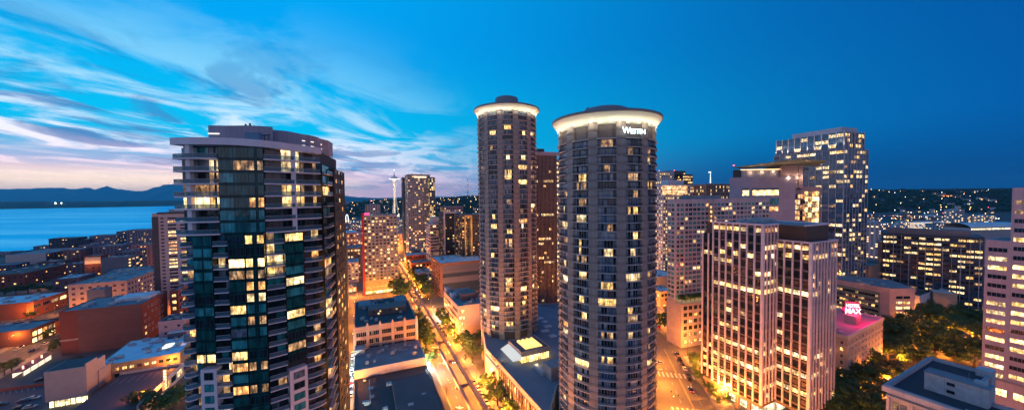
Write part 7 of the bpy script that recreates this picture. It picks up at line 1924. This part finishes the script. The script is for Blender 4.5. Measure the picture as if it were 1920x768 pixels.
for i, t_ in enumerate((48, 54.5, 61, 67, 73.5, 80, 92, 99)): car(*gs(-51.9, t_), A_rz, cols[(i*2+2) % 7], '%s parked %s car from the camera along the alley' % (nth(i), cols[(i*2+2) % 7]), group='cars parked along the alley')
for i, (s, t_) in enumerate(((-46, 206), (-36, 207), (-24, 206.4), (-14, 206), (-70, 207))): car(*gs(s, t_), A_rz+math.pi/2, ['black', 'white', 'grey', 'silver', 'red'][i], '%s %s car from the left on the lit cross street' % (nth(i), ['black', 'white', 'grey', 'silver', 'red'][i]), group='cars on the cross street')
rz6 = -R_(12.6)
for i, (px, py, cn) in enumerate(((1292.5, 712, 'black'), (1288.5, 703, 'grey'), (1284, 692, 'white'), (1279.5, 683, 'black'), (1275, 674, 'black'))):
    p_ = P(px, py); car(p_[0], p_[1], rz6, cn, '%s parked %s car from the camera on the right street kerb' % (nth(i), cn), group='cars parked on the right street')
p_ = P(1237, 681); car(p_[0], p_[1], rz6+math.pi/2, 'silver', 'silver car crossing beside the nearer round tower', True)
for i, (a_, b_, d) in enumerate(((3.5, 100, 1), (3.5, 128, 1), (-4, 150, 0), (-6, 190, 0), (4, 175, 1), (2.5, 14, 1), (-7, 235, 0), (6, 55, 1))): car(*rs(a_, b_), rz6+(0 if d else math.pi), cols[(i*2+1) % 7], '%s moving %s car with lamps on in the right street' % (nth(i), cols[(i*2+1) % 7]), True, group='moving cars in the right street')
for i, (px, py, rz, cn) in enumerate(((46, 752, -1.05, 'dark blue'), (63, 747, -1.05, 'white'), (56, 764, -1.05, 'silver'), (38, 765, -1.05, 'black'), (78, 712, -.9, 'black'), (93, 703, -.9, 'dark blue'), (110, 697, -.9, 'black'), (146, 671, -1.2, 'black'), (2, 759, -1.05, 'black'))):
    p_ = P(px, py); car(p_[0], p_[1], rz, cn, '%s %s car from the left in the dark parking lot' % (nth([4, 7, 5, 2, 6, 8, 9, 10, 0][i] if False else i), cn), group='cars in the left parking lot')
for i, (px, py) in enumerate(((33, 655), (60, 659), (68, 655), (84, 645), (42, 650))):
    p_ = P(px, py); car(p_[0], p_[1], math.atan2(-LD.x, LD.y), cols[i], '%s %s car from the left beside the station road' % (nth(i), cols[i]), group='cars beside the station road')
for i, (px, py) in enumerate(((1770, 660), (1783, 648), (1700, 702), (1688, 720), (1672, 765), (1880, 752), (1898, 760))): p_ = P(px, py); car(p_[0], p_[1], .9 if i < 4 else -.6, cols[(i+3) % 7], '%s %s car from the left near the white stone building' % (nth([3, 4, 2, 1, 0, 5, 6][i]), cols[(i+3) % 7]), i % 2 == 0, group='cars near the white stone building')
# freeway traffic far right: a raised road with cars whose lamps read as points
fa, fb = Vector(P(1625, 404, 22)), Vector(P(1880, 410, 22))
m = MB(); strip(m, fa, fb, 26, 22.0); m2 = MB()
u = (fb-fa).normalized(); n_ = Vector((-u.y, u.x))
q4 = [fa-n_*14, fb-n_*14, fb+n_*14, fa+n_*14]; m.prism([tuple(p_) for p_ in q4], 20.3, 21.9); tag(m.build('freeway_road', asphalt), kind='structure')
fwm = {}
for cl_, col_, st_2 in (('red tail', (1, .06, .07), 9), ('white head', (1, .88, .66), 12)):
    m = MB(); m.box(-1, 1, -2.3, 2.3, .3, .9, 0); m.box(-.85, .85, -1.2, 1.3, .9, 1.45, 0); m.box(-1.0, 1.0, -2.9, -2.32, .5, 1.3, 1); fwm[cl_] = m.mesh('far_car', [wall('car paint grey', (.12, .12, .13)), lamp('far '+cl_, col_, st_2)])
for i in range(44):
    q = rh.random(); cl_ = 'red tail' if i % 2 else 'white head'; off = 6 if i % 2 else -6; p_ = fa.lerp(fb, q)+n_*(off+rh.choice((-2, 2)))
    o = bpy.data.objects.new('far_car', fwm[cl_]); COL.objects.link(o); o.location = (p_.x, p_.y, 22.02); o.rotation_euler = (0, 0, math.atan2(-u.x, u.y)+(0 if i % 2 else 0)+math.pi*0)
    tag(o, 'tiny far car with %s lamps on the far right freeway' % cl_, 'car', 'freeway cars with %s lamps' % cl_)

# station canopy at the left road
p_ = P(62, 690); ca = empty('bus_station_canopy', 'long maroon topped street shelter with glowing glass sides on the left road', 'bus shelter', (p_[0], p_[1], 0), math.atan2(LD.y, LD.x))
m = MB(); m.box(-13, 13, -2.2, 2.2, 3.1, 3.3); m.build('roof', wall('maroon shelter roof', (.22, .05, .07)), ca)
m = MB(); m.box(-12.4, 12.4, -1.9, -1.8, .3, 2.9); m.box(-12.4, 12.4, 1.8, 1.9, .3, 2.9); m.build('glass_side', lamp('shelter glow', (1, .85, .62), 1.1), ca)
for i in range(5):
    m = MB(); m.box(-12.4+i*6.2-.12, -12.4+i*6.2+.12, -2.05, -1.91, .06, 3.1); m.build('post', rail, ca)
for x_ in (-8, 0, 8):
    m = MB(); m.cyl(x_, 0, 3.3, 5.0, .35, n=10); m.build('roof_light', lamp('salmon roof lamp', (1, .45, .30), 3), ca)
# left parking lot surface, its dark boundary wall
a_, b_, c_, d_ = P(-20, 700), P(150, 665), P(175, 700), P(-60, 790)
m = MB(); pts = [P(-60, 800), P(-40, 712), P(108, 676), P(150, 668), P(175, 700), P(95, 800)]; ar = sum(pts[i][0]*pts[(i+1) % 6][1]-pts[(i+1) % 6][0]*pts[i][1] for i in range(6)); m.prism(pts if ar > 0 else pts[::-1], .0, .064); tag(m.build('parking_ground', wall('parking lot asphalt blue', (.035, .045, .065), var=.2, scale=.1)), kind='structure')
wa, wb = Vector(P(-30, 738)), Vector(P(83, 722)); u = (wb-wa).normalized(); n_ = Vector((-u.y, u.x))*.25
m = MB(); m.prism([tuple(wa-n_), tuple(wb-n_), tuple(wb+n_), tuple(wa+n_)], .0, 1.6); tag(m.build('boundary_wall', wall('dark maroon wall', (.1, .04, .045))), 'dark low wall crossing the left parking lot', 'wall')
m = MB()
for i in range(9): q = wa.lerp(wb, .1+i*.1)-Vector((n_.x, n_.y))*10; m.boxr(tuple(q), 1.0, .14, 5, .066, .075)
tag(m.build('bay_markings', paint_m), kind='structure')

# people on the pavements
def person_mesh(seed):
    r_ = random.Random(seed); st = r_.uniform(.1, .22)
    V = [(0, 0, .95), (0, 0, 1.18), (0, 0, 1.42), (0, 0, 1.52), (0, .01, 1.66), (.19, 0, 1.40), (.24, -st*.5, 1.13), (.22, st*.3-st*.2, .88), (-.19, 0, 1.40), (-.24, st*.5, 1.13), (-.22, st*.2, .88),
         (.10, 0, .88), (.11, st, .50), (.11, st*.7, .06), (.11, st*.7+.14, .04), (-.10, 0, .88), (-.11, -st*.4, .50), (-.11, -st, .08), (-.11, -st+.12, .04)]
    E_ = [(0, 1), (1, 2), (2, 3), (3, 4), (2, 5), (5, 6), (6, 7), (2, 8), (8, 9), (9, 10), (0, 11), (11, 12), (12, 13), (13, 14), (0, 15), (15, 16), (16, 17), (17, 18)]
    Rr = [.15, .14, .16, .06, .115, .07, .05, .04, .07, .05, .04, .09, .065, .045, .04, .09, .065, .045, .04]
    me = bpy.data.meshes.new('person'); me.from_pydata(V, E_, []); return me, Rr
def person(x, y, rz, cc, label):
    me, Rr = person_mesh(int(x*10) & 255); o = bpy.data.objects.new('person', me); COL.objects.link(o)
    sk_ = o.modifiers.new('skin', 'SKIN'); 
    if not me.skin_vertices: 
        pass
    for i, r in enumerate(Rr):
        try: me.skin_vertices[0].data[i].radius = (r, r*.8)
        except Exception: pass
    sb_ = o.modifiers.new('smooth', 'SUBSURF'); sb_.levels = 1; sb_.render_levels = 1
    m_ = wall('clothes '+cc[0], cc[1]); me.materials.append(m_)
    o.location = (x, y, .06); o.rotation_euler = (0, 0, rz); tag(o, label, 'person')
for (px, py, cc, lb_) in ((1258.5, 737, ('dark', (.03, .03, .04)), 'person in dark clothes walking in the right street, farthest left'), (1272, 745, ('navy', (.02, .03, .08)), 'person in navy clothes in the middle of the three in the right street'), (1280, 750, ('grey', (.08, .08, .08)), 'person in grey clothes nearest the right kerb of the street'),
                        (849, 668, ('black', (.02, .02, .02)), 'person in black standing on the lit pavement by the monorail'), (1340, 752, ('brown', (.10, .06, .04)), 'person in brown by the piers of the pilaster tower')):
    p_ = P(px, py); person(p_[0], p_[1], rh.uniform(0, 6), cc, lb_)

# labels of look-alikes: add where each stands, counted from the left of the view
TENS = ['', '', 'twenty', 'thirty', 'forty', 'fifty', 'sixty', 'seventy', 'eighty', 'ninety']
ORD_ALL = WORDS+[TENS[i//10]+' '+WORDS[i % 10-1] if i % 10 else TENS[i//10][:-1]+'ieth' for i in range(21, 100)]
by_label = {}
for o in bpy.data.objects:
    if o.parent is None and o.get('label'): by_label.setdefault(o['label'], []).append(o)
for lb_, os_ in by_label.items():
    if len(os_) > 1:
        os_.sort(key=lambda o: pxof(o.location.x, o.location.y, o.location.z))
        for i, o in enumerate(os_): o['label'] = lb_+', '+ORD_ALL[i]+' from left'
